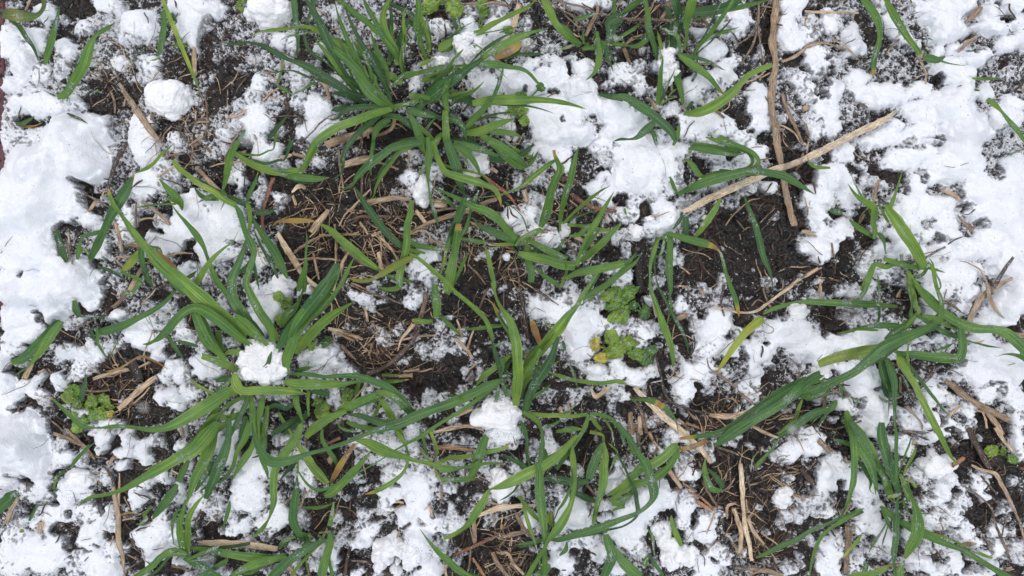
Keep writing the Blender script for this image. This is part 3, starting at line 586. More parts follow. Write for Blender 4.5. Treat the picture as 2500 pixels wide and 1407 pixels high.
K('240,1100,100 240,1250,100 250,1420,90','d','8','dark rotten stem stump standing in shade right of centre')
K('880,600,24 980,650,24','b','18')
K('1200,920,16 1195,870,20','s','5')
K('1360,160,20 1500,150,14','s','5')
K('1740,280,12 1830,400,10','t','5')
K('580,1360,20 700,1370,20','s','5')
K('1770,750,10 1830,780,16','t','5')
K('730,1300,16 760,1370,30','b','4')
S('250,150,260,200,12 200,330,230,160,13 450,250,200,160,12 560,100,160,130,10 80,400,110,110,9 350,420,160,90,9 60,80,150,120,9 500,420,100,80,7 620,230,60,110,5 600,370,100,110,6 200,570,100,70,6 430,600,120,90,8 530,720,130,110,11 400,800,120,90,9 180,670,80,80,7 310,900,80,80,6 60,640,60,60,6 30,900,60,60,4 620,570,60,50,5 340,550,50,40,4')
S('950,180,140,110,7 1200,190,110,70,6 1060,210,110,80,7 1330,80,120,100,8 1250,30,90,60,6 900,30,110,60,5 1000,400,90,50,6 1450,430,100,65,8 1330,400,60,60,5 1430,200,80,50,5 760,560,80,50,4 1130,590,80,50,3 1170,540,60,50,3 1280,470,100,50,6 820,440,60,50,4 750,720,50,50,3 830,670,80,60,3 1270,730,35,60,4')
S('1950,380,90,150,10 1900,500,150,110,9 1850,600,120,80,7 1950,730,110,110,9 1940,1000,190,120,12 1850,1010,150,90,9 1950,1110,110,80,10 1960,830,80,80,8 1770,60,70,50,4 1930,170,90,50,6 1730,310,40,50,4 1540,690,50,40,2')
S('120,1010,60,70,4 600,1110,80,70,5 430,1130,60,70,4 610,1170,60,40,4 1020,1330,60,100,6 110,1250,110,100,7 60,1340,110,60,6 440,1330,60,60,4 1470,1310,60,70,5 1150,1250,30,25,4 1330,1190,25,45,4 1790,1250,40,30,4 860,1380,60,40,4 540,1080,60,90,6 820,1120,30,20,3 1050,980,25,15,2 1940,1330,60,50,5 640,840,60,60,3')
C('60,560,100,60,1 290,620,50,70,0 250,760,40,80,1 680,180,60,70,2 860,200,100,70,0 680,330,50,90,2 1100,130,50,60,1 1400,500,90,80,1 1580,100,120,110,1 1700,130,80,110,0 1500,320,120,50,0 1800,300,120,120,0 1720,440,80,100,0 1300,580,150,60,0 1500,600,100,110,0 1700,700,120,150,0 1100,800,350,180,0 1400,900,250,250,0 1600,1000,150,200,0 1250,1150,300,180,0 1650,1150,200,150,0 800,1000,180,120,0 850,1200,180,180,0 600,1250,120,120,1 250,1000,100,120,1 200,1180,100,150,1 350,1180,60,150,1 1150,1350,100,60,1 1600,1320,120,60,1 1250,1370,120,50,1 1850,1230,120,60,1 1800,1360,60,50,2 900,640,90,60,2 1000,650,80,50,1 1100,580,90,50,4 750,840,60,60,3 700,650,50,50,3 1650,800,80,60,0 2010,700,20,20,1 20,780,60,60,1 450,960,60,50,1 1060,330,60,20,5 680,1350,80,50,2 500,1130,40,150,3 420,400,40,40,6 1780,650,60,60,1 1150,1250,60,60,1 1500,760,60,60,1 1740,60,60,60,3')
M('195,840,85,80,10','snow clod with brown stains on one side, right of centre')
M('335,725,58,42,9','tiny oval snow nugget with a brown end, right of centre')
T(1980,350)
L('pP','1835,150,4 1900,105,22 1980,75,26 2060,50,20','g','14,20,22')
L('pW','600,910,40 610,840,50 590,760,70 600,680,95 590,610,90 510,560,70 440,510,45 390,450,25 350,385,5','gl','10,24,26')
L('pW','580,700,50 540,600,70 480,510,50 430,410,30 380,300,5','gl','18,20,16')
L('pW','600,900,30 520,850,60 430,790,65 365,730,20','g','10,14,14')
L('pW','300,670,40 240,655,75 180,640,50','d','14,15,14')
L('pW','640,860,40 680,900,60 700,960,30 710,1060,8','g','12,13,13')
L('pX','1080,1190,80 1030,1080,110 960,960,110 880,840,120 800,720,110 740,640,70 710,580,20','gl','16,36,22')
L('pX','740,640,50 780,540,70 820,420,60 850,330,35 870,270,5','gl','16,22,26')
L('pX','740,760,30 700,690,45 640,570,8','gy','18,18,16')
L('pX','1040,1180,60 990,1080,70 950,1010,10','gl','16,24,24')
L('pX','690,1100,40 800,1140,70 950,1180,60 1100,1190,50','gl','14,18,18')
L('pX','1110,1190,30 1200,1210,35 1285,1237,4','gl','14,16,15')
L('pX','600,1140,40 700,1180,65 800,1160,45 900,1160,10','g','13,15,15')
L('pX','490,1410,70 540,1300,85 580,1200,75 610,1140,40','gl','12,20,16')
L('pX','1110,1190,40 1050,1260,50 960,1270,15','gl','14,14,12')
L('pX','870,1125,20 940,1130,22 1000,1130,20','g','13,14,14')
L('pX','930,1230,60 950,1330,90 960,1450,90 1010,1600,60','gl','12,18,14')
L('pX','1120,1130,15 1160,1200,50 1180,1310,50 1210,1420,50 1240,1500,60 1240,1600,50 1180,1660,30','gl','16,22,16')
L('pX','970,1290,40 1040,1390,70 1130,1480,90 1220,1560,80','g','12,18,16')
L('pX','625,1230,6 640,1310,30 650,1400,45 640,1420,10','g','14,14,12')
L('pX','860,1060,45 860,1110,40','l','12,13,12')
K('600,560,34 620,450,44 650,350,30','s','10')
K('640,420,16 540,420,12','s','9')
K('1090,1100,26 1180,1040,30 1280,990,24','b','14','thin frosted twig lying on the snow right of the two bent wheat blades')
K('1310,960,16 1380,920,18 1450,890,12','b','14')
K('1420,1130,10 1500,1140,16 1610,1210,22 1670,1320,30 1710,1410,30','s','18','curved pale root arching over the snow near the right border')
K('1740,1380,60 1830,1230,50 1930,1085,34','b','26','straight dark brown twig poking up from the snow near the right border')
K('1730,1410,60 1820,1340,60 1920,1290,40','s','19')
K('1400,690,20 1470,770,50 1550,830,80','s','17','flared yellow straw husk lying on the snow toward the right border')
K('1250,450,40 1340,480,60 1420,540,50','s','14','frayed grey-tan straw scrap half buried in the snow, above the flared yellow husk')
K('1430,670,10 1500,680,20 1560,630,30','t','14')
K('460,760,40 510,680,34','s','6')
K('200,950,30 220,1080,40','t','5')
K('0,1220,20 100,1190,30','s','6')
K('180,1300,20 280,1310,16 320,1390,12','t','6')
K('90,1320,34 80,1410,30','s','6')
K('250,1080,16 230,1240,12','t','6')
S('200,350,180,160,10 100,500,130,150,9 350,500,110,110,8 300,100,120,90,8 60,650,120,80,8 400,640,80,60,6 100,750,130,110,8 300,830,150,120,8 80,1050,130,150,10 620,800,80,80,7 640,1010,100,90,8 550,1080,120,60,7 720,730,60,60,6 230,1130,50,50,5 460,230,60,60,6 500,330,60,60,6 640,390,100,60,6')
S('850,180,180,130,10 1000,100,180,110,10 1400,80,220,150,14 1300,250,250,150,12 1500,200,150,130,12 1130,330,120,80,9 980,430,110,120,9 880,620,130,130,11 1100,600,170,130,9 1250,560,140,100,9 930,780,130,110,11 1250,760,160,120,8 850,870,120,90,9 850,1000,130,100,9 1050,870,120,90,7 780,560,50,80,6 1550,500,180,120,12 1600,380,180,110,12 1850,450,220,220,14 1900,250,150,150,12 1800,700,250,200,14 1950,900,150,200,13 1700,900,180,120,11 1550,1000,200,110,11 1800,1050,180,110,11')
S('1300,900,160,80,9 1300,1100,180,110,10 1200,1010,120,80,8 1150,1280,110,110,9 1350,1280,180,110,9 1500,1230,130,100,9 1850,1180,200,130,14 1950,1300,130,120,14 1750,1130,130,80,12 750,1260,120,90,7 830,1330,90,70,6 530,1200,100,60,6 560,1370,60,60,6 1330,1390,120,60,7 1050,1050,60,60,7 1500,700,80,60,10 1580,640,110,80,11')
C('120,120,60,100,1 420,90,40,50,1 400,260,50,50,0 10,350,25,100,0 560,240,90,60,1 720,320,130,60,0 850,440,70,70,3 570,480,60,60,2 700,480,60,50,3 180,680,80,40,0 480,640,70,60,0 500,740,80,60,1 480,860,110,80,1 560,940,60,70,0 350,980,80,70,0 300,1100,100,100,0 200,1200,150,120,0 380,1200,60,120,1 60,1240,100,80,1 260,1350,130,80,1 60,1380,80,60,2 120,680,60,30,1 980,60,100,50,5 1140,20,60,60,4 1700,100,110,90,3 1710,290,110,90,3 1060,330,60,60,4 1100,450,60,50,3 1190,430,40,25,3 1350,510,110,70,4 1450,620,90,50,4 1620,760,80,60,5 1450,800,60,40,5 1180,930,140,60,5 1450,880,80,40,4 1230,1100,60,50,5 770,1330,100,60,4 740,1390,80,40,3 860,1250,70,60,4 1100,750,90,50,6 900,1370,60,50,4 1580,1370,100,60,5 1000,1290,50,30,3 800,1240,60,50,4 700,570,60,60,3 150,770,80,60,5 430,1070,60,60,4 500,500,60,80,3 600,600,40,60,3')
T(0,700)
L('pB2','260,780,12 340,680,60 430,560,105 510,440,100 580,350,60 600,340,20','gl','14,22,18')
L('pB2','110,725,60 220,690,90 330,590,100 430,470,70 520,360,50 570,320,20','gd','8,16,14')
L('pB2','130,860,5 200,810,22 270,770,16','g','8,12,12')
L('p3','2150,700,60 2060,600,110 1980,520,130 1920,400,100 1880,300,80 1850,240,60','gl','16,34,34')
L('p3','2400,560,40 2280,480,90 2150,370,110 2000,260,120 1880,205,100 1780,230,95 1680,320,95 1600,420,90 1520,490,60 1470,520,35 1420,545,35 1360,550,6','g','18,40,24')
L('pS','950,440,70 1060,410,95 1180,370,85 1300,310,65 1440,240,60 1560,160,50 1620,100,40 1690,30,8','gd','8,14,24')
L('pS','920,390,30 935,460,50 930,530,40 970,600,40 1005,660,20 1030,695,5','g','10,16,14')
L('pS','850,400,20 880,450,50 905,520,10','d','8,10,9')
L('pS','760,430,30 755,480,20','d','5,6,5')
L('pB2','710,130,60 730,220,80 760,290,30','gd','9,10,8')
L('pB2','760,280,20 850,280,40 950,290,40 1040,270,20','d','6,7,6')
L('pS','1130,510,10 1080,610,16 1040,700,8','l','8,9,8')
L('p3','1600,470,30 1660,560,55 1720,650,40 1765,720,5','gd','16,16,12')
L('p3','1690,520,20 1780,540,50 1890,570,40','d','12,12,12')
L('p3','1820,890,20 1900,950,40 2050,1030,40 2150,1080,20','l','8,12,14')
L('p3','1600,790,8 1530,740,24 1430,690,30 1340,665,26 1240,720,26 1140,780,20 1000,810,6','o','8,16,8')
L('p3','2330,1000,40 2200,1000,110 2050,1090,150 1900,1180,150 1750,1270,130 1600,1340,90 1450,1365,60 1320,1350,40 1200,1335,40 1080,1335,45 940,1350,16 860,1345,30 780,1330,45 690,1250,45 600,1160,40 520,1090,20 450,1030,5','gl','18,44,22')
L('p3','2350,1180,40 2200,1250,80 2050,1250,90 1940,1400,90 1800,1540,80 1680,1620,60 1500,1700,30 1380,1750,6','g','12,24,16')
L('pZ','820,840,20 815,920,50 790,1010,75 775,1090,50','d','10,16,12')
K('230,880,80 280,790,60 330,700,30','s','6')
K('700,420,10 800,360,20 950,290,20','t','7')
K('890,880,40 1020,840,44 1220,790,46','s','9')
K('1000,840,20 1110,790,34 1200,780,20','s','8')
K('1320,770,24 1430,720,40','s','7')
K('1130,1170,60 1250,1060,75 1400,930,70 1490,860,50','s','8','broad split straw piece lying beside the lower left broadleaf weed')
K('1270,1120,20 1350,1050,24 1430,960,20','s','9')
K('820,990,12 930,1000,24 1050,980,30','s','6')
K('860,1070,14 880,960,14','t','7')
K('1540,980,14 1580,930,14','s','8')
K('1250,700,130 1300,800,140 1340,900,90','d','5','dark rotten clump of stubble in the soil above the lower left broadleaf weed')
K('1080,200,60 1180,100,60 1250,0,50','t','5')
K('1350,170,20 1430,90,24 1490,10,16','s','6')
K('1060,60,14 1150,100,14','s','6')
K('1170,200,40 1150,215,50','r','6')
K('170,1190,30 190,1130,20','t','6')
K('1720,1330,40 1750,1410,40','s','5')
K('480,1270,20 600,1380,30','t','4')
K('360,820,40 420,790,20','s','5')
K('1560,20,20 1650,60,20 1760,100,16','t','8')
S('200,80,190,120,17 480,80,220,130,18 550,230,140,110,13 230,300,200,130,12 300,430,160,100,9 150,480,100,100,8 150,600,90,80,7 850,60,170,110,14 870,160,90,60,9')
S('1140,270,100,60,8 780,320,50,40,5 680,380,60,60,5 1430,330,100,80,8 1300,450,130,100,10 1400,500,150,100,9 1550,630,80,80,8 1530,320,60,60,6 700,600,150,90,9 850,640,150,110,11 600,700,70,60,6 800,770,110,90,7 700,560,130,50,6 730,850,90,60,5 1100,570,110,60,6 580,880,90,90,9 600,950,70,50,7 380,880,60,70,6 1780,450,110,80,7 1760,380,70,60,5 1950,580,60,60,6 1640,200,100,60,5 1420,180,80,50,4')
S('70,900,100,300,14 130,1100,110,150,11 250,950,110,70,8 380,1010,110,50,7 450,1080,70,60,4 230,1330,200,160,16 400,1300,110,90,10 60,1330,110,110,12 180,1230,60,60,8')
S('1660,760,80,80,8 1580,850,70,70,7 1750,850,90,80,7 1640,1050,150,100,10 1700,1120,90,80,8 1780,1000,100,80,7 1950,800,110,150,10 1900,720,90,80,8 1850,950,80,60,5 790,1210,70,60,7 1060,1290,110,70,8 900,1310,70,40,6 1150,1250,60,50,6 980,1385,150,40,7 1230,1385,110,40,7 1340,960,60,40,4 1180,1070,50,40,3 1310,1240,40,30,3 1750,1330,60,60,4 1860,1270,60,50,4 1540,1385,40,30,4 640,1150,80,50,3 220,750,60,40,4')
C('430,300,60,60,1 380,250,50,20,2 800,210,60,70,0 1030,180,90,70,1 1050,50,60,70,1 950,330,90,70,2 660,480,130,70,1 560,370,40,50,2 760,520,70,60,1 490,640,90,120,3 500,760,130,100,1 350,770,110,80,1 660,740,70,50,2 160,790,70,60,0 480,920,70,100,0 180,1150,50,40,1 300,1110,160,40,1 500,1180,60,60,2 550,1290,80,90,0 600,1200,60,60,1 560,1100,60,50,1 1250,650,110,60,1 1100,760,110,80,0 1250,870,180,130,0 1000,920,200,90,0 1050,1080,120,80,0 1230,1100,100,90,0 1200,1200,120,60,0 1300,1220,160,100,0 1530,1200,160,100,1 1640,1200,60,60,2 1400,1000,80,100,0 1480,800,60,100,0 1650,600,50,60,1 1760,640,60,60,1 1850,330,50,80,0 1770,170,80,60,1 1550,60,80,60,1 1420,50,60,60,4 1300,200,90,80,4 650,850,20,50,2 720,920,60,30,0 900,880,80,40,0 1050,440,120,40,3 1220,470,60,30,2 1250,590,60,30,2 60,430,60,50,1 60,520,50,40,4 1650,1350,80,60,1 1540,880,60,60,4 1660,680,60,30,3 1800,760,30,100,4 1850,800,40,60,3 850,1050,60,80,1 1900,900,60,50,3 200,690,60,40,3 1000,480,60,40,3 1130,1000,60,60,1 700,1330,60,60,1 1380,1400,60,20,1 1950,950,70,70,3 1900,1300,80,80,3 1850,1400,80,50,2')
W('1','broad-leaved green weed growing between the lower left snow and split straws','690,1000,80,60,20,g 660,1060,70,50,160,l 740,1110,60,45,250,g 870,1110,75,60,100,l 970,1080,70,60,60,l 1030,1150,60,50,0,l 960,1210,65,55,280,l 890,1230,60,50,220,g 740,1340,65,50,230,l 790,1290,50,40,20,g 710,1230,40,30,90,l 1050,1210,35,40,300,y')
T(500,700)
L('p3','470,700,40 380,650,80 280,620,70 220,630,50 160,670,15','gl','14,22,16')
L('p3','320,800,60 200,740,100 90,700,80 -30,660,70','gl','10,18,16')
L('p3','600,560,50 480,450,110 400,370,120 330,310,90 300,270,40','gl','18,34,34')
L('p3','560,470,40 480,370,60 410,290,40 370,240,20','d','14,18,14')
L('p3','120,560,60 60,480,100 10,380,100 -60,250,60','gl','16,26,26')
L('p3','180,620,60 140,520,70 130,420,60','g','12,16,14')
L('p3','300,560,20 310,450,40 320,330,40','l','14,20,22')
L('p3','780,830,60 780,700,105 830,560,120 870,420,140 930,320,160 1020,200,160 1130,80,130 1240,-80,90 1290,-190,20','gl','16,42,46')
L('p3','870,640,60 940,540,100 1050,420,110 1180,300,90 1300,220,60 1430,140,6','gl','18,34,30')
L('p3','910,570,40 1000,450,90 1090,370,70 1150,290,40 1190,210,6','g','16,24,28')
L('p3','730,360,60 790,270,90 860,200,70 915,120,10','gl','14,24,26')
L('p3','720,540,50 790,400,70 850,260,40 870,210,10','d','12,18,16')
L('p3','900,150,30 930,60,30 950,0,50 940,-60,20','g','16,22,22')
L('p3','690,520,60 680,450,60 650,390,20','y','10,12,12')
L('p3','290,830,60 300,920,110 360,990,100 500,990,90 650,990,95 800,1000,80 900,1010,40 975,1025,10','gl','22,26,16')
L('p3','760,900,60 880,930,110 1050,930,110 1200,930,100 1320,930,70 1430,910,40 1600,900,40 1800,905,40 1950,885,5','gl','16,22,14')
L('p3','830,830,30 1000,840,50 1150,860,40 1300,850,50 1450,855,70 1600,900,80 1750,960,80 1880,1080,90 1980,1210,80 2060,1290,40','gd','14,28,16')
L('p3','860,800,30 950,785,60 1030,765,25 1110,740,4','g','12,16,16')
L('p3','1060,850,8 1110,765,4','g','12,18,18')
L('p3','540,790,20 600,740,50 620,680,50 640,620,10','gd','20,24,22')
L('p3','100,900,40 180,880,70 280,860,40','d','10,12,12')
L('p3','250,870,40 200,940,70 100,1000,50','g','12,14,12')
L('p3','420,990,40 400,1100,70 340,1230,60 270,1370,50 230,1480,6','gd','14,20,18')
L('p3','440,1030,40 455,1150,80 460,1280,80 480,1410,70 500,1480,30','gl','14,20,20')
L('p3','560,1050,40 530,1180,80 500,1300,85 510,1450,70 500,1600,30','gl','14,22,22')
L('p3','600,1140,40 590,1250,60 570,1380,65 530,1500,30','gl','12,18,18')
L('p3','380,1050,40 260,1110,60 150,1210,60 70,1330,60 20,1430,20','gl','14,22,20')
L('p3','130,1140,40 80,1230,80 30,1330,60 -20,1430,30','gl','14,18,14')
L('p3','400,1240,40 370,1340,80 350,1450,80','g','10,14,12')
L('p3','280,1160,20 220,1290,60 120,1360,90 20,1440,60','l','10,14,14')
L('p3','880,1000,60 870,1090,80 900,1190,60 935,1290,30 940,1320,6','g','14,20,12')
L('p3','990,1000,40 985,1100,45 990,1240,20','gl','14,18,14')
L('p3','1000,1000,30 1100,1010,70 1190,1030,60','d','8,10,9')
L('p3','930,1290,20 900,1370,50 870,1450,40','gl','10,16,18')
L('p3','960,1440,60 1060,1340,110 1180,1260,90 1290,1210,60 1350,1190,40','gl','14,22,20')
L('p3','1250,1220,40 1330,1160,90 1440,1110,90 1560,1060,80 1640,1030,60','gl','14,26,26')
L('p3','1380,1180,30 1500,1120,60 1600,1090,50 1720,1060,20','gl','16,24,22')
L('p3','1630,1000,40 1740,1020,70 1850,1090,85 1960,1200,80 2050,1290,60','gl','26,24,14')
L('p3','1660,1020,20 1700,1100,60 1780,1230,80 1850,1380,80 1900,1480,50','l','22,20,12')
L('p3','1680,1090,20 1640,1190,50 1590,1260,20','l','14,12,8')
L('p3','1370,1220,20 1480,1230,60 1600,1270,75 1750,1310,90 1900,1290,90 2040,1230,90 2150,1190,80 2300,1150,60','gd','16,22,16')
L('p3','1350,1290,30 1450,1330,60 1600,1360,60 1700,1400,30','gl','10,12,10')
L('p3','1300,1270,20 1280,1330,30 1350,1370,40 1450,1380,30','y','12,12,10')
L('p3','750,1410,40 880,1300,80 1000,1200,60','d','6,10,10')
L('p3','640,1410,60 760,1330,70 900,1240,50','d','6,8,8')
L('p3','600,1160,40 680,1130,60 780,1160,60 850,1120,40','d','5,7,6')
L('p3','700,1200,40 740,1270,50 780,1340,60 840,1410,50','gy','8,8,6')
L('p3','1690,840,30 1800,845,24 1900,840,10','l','8,10,8')
L('p3','1480,900,40 1450,990,60 1430,1040,30','y','7,8,6')
K('1200,300,20 1210,180,24 1150,100,16','s','14')
K('1180,400,40 1330,440,60 1500,500,40','s','6')
K('1260,440,30 1420,515,34','s','8')
K('1320,430,16 1480,460,20 1580,400,14','t','8')
K('1300,560,50 1380,640,50 1440,700,30','t','6')
K('1390,-20,30 1550,60,34 1750,110,30 1880,170,14','t','8')
K('1520,200,34 1550,330,34','s','7')
K('1620,230,20 1700,290,24','s','7')
K('1560,660,30 1590,540,34','s','7')
K('1840,610,14 1880,500,34 1990,360,50','s','10')
K('1820,520,20 1970,490,30','s','8')
K('1550,830,60 1700,780,50 1850,660,56 1980,520,50 2050,400,40','b','9','forked brown woody stem running up to the right beside the lower left tuft')
K('1700,850,30 1830,850,40 1980,850,50','s','10')
K('1900,810,24 2040,790,40','s','8')
K('1400,1090,20 1480,1000,26 1550,930,20','s','8')
K('1550,720,10 1640,680,12 1600,760,10','r','5')
K('540,600,14 590,640,10','r','12')
K('1850,1060,30 2000,1170,30','s','6')
K('1000,0,30 1080,60,30','s','6')
S('480,60,80,90,9 560,200,150,130,10 530,320,120,90,9 560,420,80,60,8 700,40,150,80,9 690,200,70,70,9 970,40,70,60,8 170,110,70,60,6 200,200,50,60,5 30,300,60,60,5 50,620,40,50,6 60,800,110,100,8 50,890,60,50,5 1960,150,70,90,6 1480,90,120,70,6 1600,200,50,70,3 1700,470,80,80,5 1730,530,60,40,4 1870,410,60,50,3 1920,720,80,50,4 1350,380,50,30,3 1680,150,50,25,3')
S('560,560,80,70,14 440,790,120,90,14 620,790,140,120,16 680,700,70,100,15 520,870,90,60,13 700,880,70,50,12 430,550,50,50,10')
S('1100,680,190,90,12 1230,620,60,110,12 1250,720,120,80,11 1100,790,150,80,9 1370,790,90,40,6 960,700,80,70,9 1280,1020,90,80,7 1230,1100,70,60,7 1080,1030,60,60,4 330,1130,100,60,6 300,1280,90,90,7 350,1380,100,50,7 510,1090,50,60,5 680,1080,80,50,5 220,1400,50,30,5 1020,1280,35,45,5 690,1245,50,20,5 790,1330,25,30,5 1450,1270,110,50,4 1540,1160,110,80,4 1750,1090,60,60,4 1840,1190,60,90,5 1680,1380,130,50,5 1990,1360,60,60,6 1560,980,60,60,4 220,510,60,50,4 200,1250,60,60,4 80,970,70,40,3 870,1390,50,30,3')
C('950,200,110,110,1 1250,150,130,100,0 1200,320,130,80,0 1350,300,150,100,0 1500,300,80,80,1 1500,600,220,150,0 1320,680,50,60,0 1700,650,180,100,0 1800,250,200,110,0 1750,380,60,50,1 1950,350,70,80,1 1950,600,70,80,1 1880,880,150,60,0 1650,760,150,60,0 1950,800,80,60,1 1430,1000,110,90,1 1870,990,110,70,3 1950,1080,60,60,2 900,1150,70,120,0 800,1250,90,80,1 900,1330,60,70,2 1200,1380,120,50,0 1380,1320,80,60,1 30,30,60,60,3 100,80,50,60,2 80,420,50,60,2 90,620,60,80,1 210,420,50,70,2 380,560,60,60,2 900,750,30,80,0 650,1150,80,60,1 180,1160,70,60,2 100,1290,60,60,2 1050,1200,120,120,0 560,600,60,30,6 1430,170,60,60,1 700,330,50,60,4 830,420,60,120,0 1150,500,90,70,1 1780,30,100,50,0 1350,30,60,40,2 1900,60,40,60,1 1600,820,110,30,1 1920,1250,80,50,4 1650,1190,100,60,3')
W('2','broad-leaved green weed growing inside the lower left tuft, close to its snowy core','700,100,50,45,120,l 780,170,60,50,40,l 730,330,60,50,100,l 1360,1040,80,50,250,l 1120,1180,90,70,300,l 1080,1110,60,40,200,g 1160,530,60,40,30,d 1020,570,50,35,40,l 1180,1240,50,40,10,g')
T(1000,700)
L('p7','1010,1140,60 1020,1000,110 1035,850,115 1030,700,115 1020,560,110 990,420,100 950,310,85 890,230,50 840,140,30 810,50,30 790,-40,40','gl','8,36,30')
L('p7','1050,1050,50 1090,900,70 1150,780,70 1210,680,60 1250,600,60','gl','8,24,28')
L('p7','1080,800,50 1150,700,90 1260,590,110 1340,490,120 1430,390,120 1510,280,90 1590,190,50 1650,80,50 1720,-20,40 1840,-200,10','gl','12,36,36')
L('p7','1100,1200,60 1140,1060,90 1200,920,110 1280,800,120 1350,680,85 1390,560,60 1420,480,40','d','10,30,34')
L('p7','1110,1120,20 1200,1040,50 1280,990,40 1345,935,5','g','10,14,14')
L('p7','1640,170,40 1700,100,70 1780,40,70 1900,-30,60 2000,-100,20','gl','16,20,20')
L('p7','870,890,50 740,950,110 580,1030,120 400,1110,120 200,1180,110 50,1240,120 -80,1300,110 -250,1350,80 -400,1400,50 -554,1466,44 -784,1546,42 -974,1596,50 -1154,1660,95 -1314,1666,110 -1414,1576,85 -1484,1416,40 -1504,1296,8','gd','12,34,42')
L('p7','860,920,30 780,980,50 700,1060,50 620,1090,20','gd','8,12,8')
L('p7','510,1075,30 430,1050,50 360,1025,5','g','22,20,16')
L('p7','870,870,30 850,750,60 820,640,60 790,520,10','d','12,24,22')
L('p7','760,580,15 830,560,50 940,510,20','gd','14,18,18')
L('p7','960,500,30 920,400,45 870,310,45 830,250,50','g','12,18,20')
L('p7','845,260,60 820,210,40 790,160,16 740,120,14 690,115,8','ox','20,20,14')
L('p7','630,950,10 700,860,70 780,800,70 880,720,70 960,650,40','l','8,14,12')
L('p7','560,405,20 500,405,20','l','7,7,7')
L('p7','530,405,30 650,400,45 780,380,55 880,375,40','g','8,12,12')
L('p7','890,850,40 960,850,60','gd','13,14,14')
L('p7','930,1050,50 900,950,60 880,880,40','gd','7,9,12')
L('p7','900,820,20 940,730,60 970,640,40','d','8,10,9')
L('p7','820,1100,40 840,1010,50 850,950,30','g','6,9,10')
L('p7','1250,560,50 1220,480,70 1190,400,80 1170,330,60','gdo','14,14,12')
L('p7','1080,640,40 1150,600,60 1230,560,30','d','8,10,10')
L('p7','960,1000,80 940,1050,30','l','6,7,6')
L('p7','1080,1200,50 1180,1250,65 1240,1320,45 1270,1420,30 1290,1500,6','gl','12,16,10')
L('p7','1070,1320,20 1100,1400,60 1110,1430,30','g','10,10,8')
L('p7','1110,700,40 1170,620,30','y','16,16,15')
L('p7','270,260,20 350,340,45 430,410,50 490,460,20','gl','8,10,8')
L('p6','250,300,50 260,200,90 250,80,100 240,-20,60','gl','10,16,18')
L('p6','220,330,40 130,335,65 60,325,60 20,320,20','glb','8,10,9')
L('p7','1240,750,20 1350,740,30 1430,710,8','g','14,18,18')
L('p7','1430,600,10 1480,600,40 1460,520,40','d','8,10,10')
L('p8','1600,960,6 1570,850,45 1530,750,30','g','16,14,14')
L('p8','1330,820,15 1440,855,50 1560,890,50 1700,910,50 1850,920,50 2000,900,50 2080,940,10','g','8,14,14')
L('p8','1130,1200,30 1250,1225,60 1400,1230,60 1560,1235,55 1700,1215,45','l','8,14,14')
L('p8','1720,1210,30 1820,1220,45 1920,1260,50 2000,1340,50 2080,1440,50 2120,1560,40 2170,1680,8','gl','14,20,16')
L('p8','1730,1230,30 1770,1300,60 1830,1370,40','l','14,14,8')
L('p8','1700,1240,30 1680,1320,60 1640,1400,50 1500,1600,60 1400,1740,40','gl','14,16,8')
L('p8','1640,1360,20 1540,1360,70 1400,1385,30','glb','12,14,8')
L('p8','1440,1270,20 1370,1320,50 1280,1340,20','gd','10,12,9')
L('p8','1290,330,40 1340,400,30','g','8,8,8')
K('0,560,20 60,400,40 130,200,60 160,60,60','t','5')
K('0,410,30 60,330,40','s','7')
K('0,490,20 120,470,30 250,465,20','s','6')
K('450,320,20 490,430,36 500,490,20','s','9')
K('440,500,30 540,590,44 600,690,40','s','7')
K('560,790,20 640,740,30','s','8')
K('540,610,22 580,500,26 620,390,20','s','7')
K('640,260,24 690,150,30 740,20,30','t','8')
K('590,250,16 620,120,16 660,20,12','t','8')
K('1060,70,50 1090,250,54 1130,500,50','b','13','dark upright dead stem standing above the lower centre wheat plant')
K('1060,280,20 1080,420,20','b','10')
K('1200,30,50 1300,90,30 1420,175,12','b','12')
K('1150,250,8 1200,205,8 1290,240,6','r','10')
K('440,1230,40 500,1205,50 600,1165,40','s','6')
K('230,1390,40 400,1350,50 560,1330,50 700,1370,30','s','9','brushy bundle of tan root fibres, left of the shaggy snow lump')
K('560,1320,20 620,1280,30','s','9')
K('0,780,10 110,810,24 220,780,14','s','6')
K('0,800,20 100,750,14 210,690,8','t','6')
K('0,850,40 30,850,40','s','7')
K('1090,680,44 1170,630,50','s','16')
K('1730,970,30 1780,1050,60 1900,970,60','s','10','pale Y-shaped straw root standing below the lower right-of-centre snow patch')
K('1780,1080,40 1800,1040,30','s','9')
K('1850,440,14 1865,480,16','s','9')
K('1700,640,10 1760,690,14','r','10')
K('1440,1150,50 1460,1230,50','s','7')
K('1520,1110,20 1530,1210,24','s','6')
K('560,900,60 620,860,40','t','3')
K('950,940,30 960,900,20','s','12')
K('470,280,16 530,290,20 515,400,14','t','7')
K('900,20,14 900,200,12','t','6')
S('40,130,80,110,6 300,370,60,60,4 120,570,80,60,4 330,520,50,50,3 420,470,60,60,3 330,600,60,50,3 450,600,60,50,3 520,520,50,50,4 240,630,60,40,3 660,640,30,30,3 540,840,45,50,4 680,800,40,50,4 500,970,60,50,4 190,1050,80,80,4 320,1040,40,60,3 180,1150,70,50,4 510,1150,80,50,4 410,1270,80,50,4 60,1370,60,60,5 390,280,60,30,3 900,600,60,90,4 920,340,30,50,4 1080,510,40,50,4 900,1050,70,60,5 720,880,80,40,4')
S('1230,190,110,120,8 1400,200,120,130,8 1450,100,150,90,6 1280,110,100,70,6 1630,370,180,150,11 1600,500,160,120,11 1750,300,120,110,9 1640,620,150,90,10 1800,200,110,100,6 1550,60,70,70,5 1850,380,110,90,7 1680,160,80,70,5 1600,160,40,60,10 1750,120,60,60,4 1950,400,70,90,6')
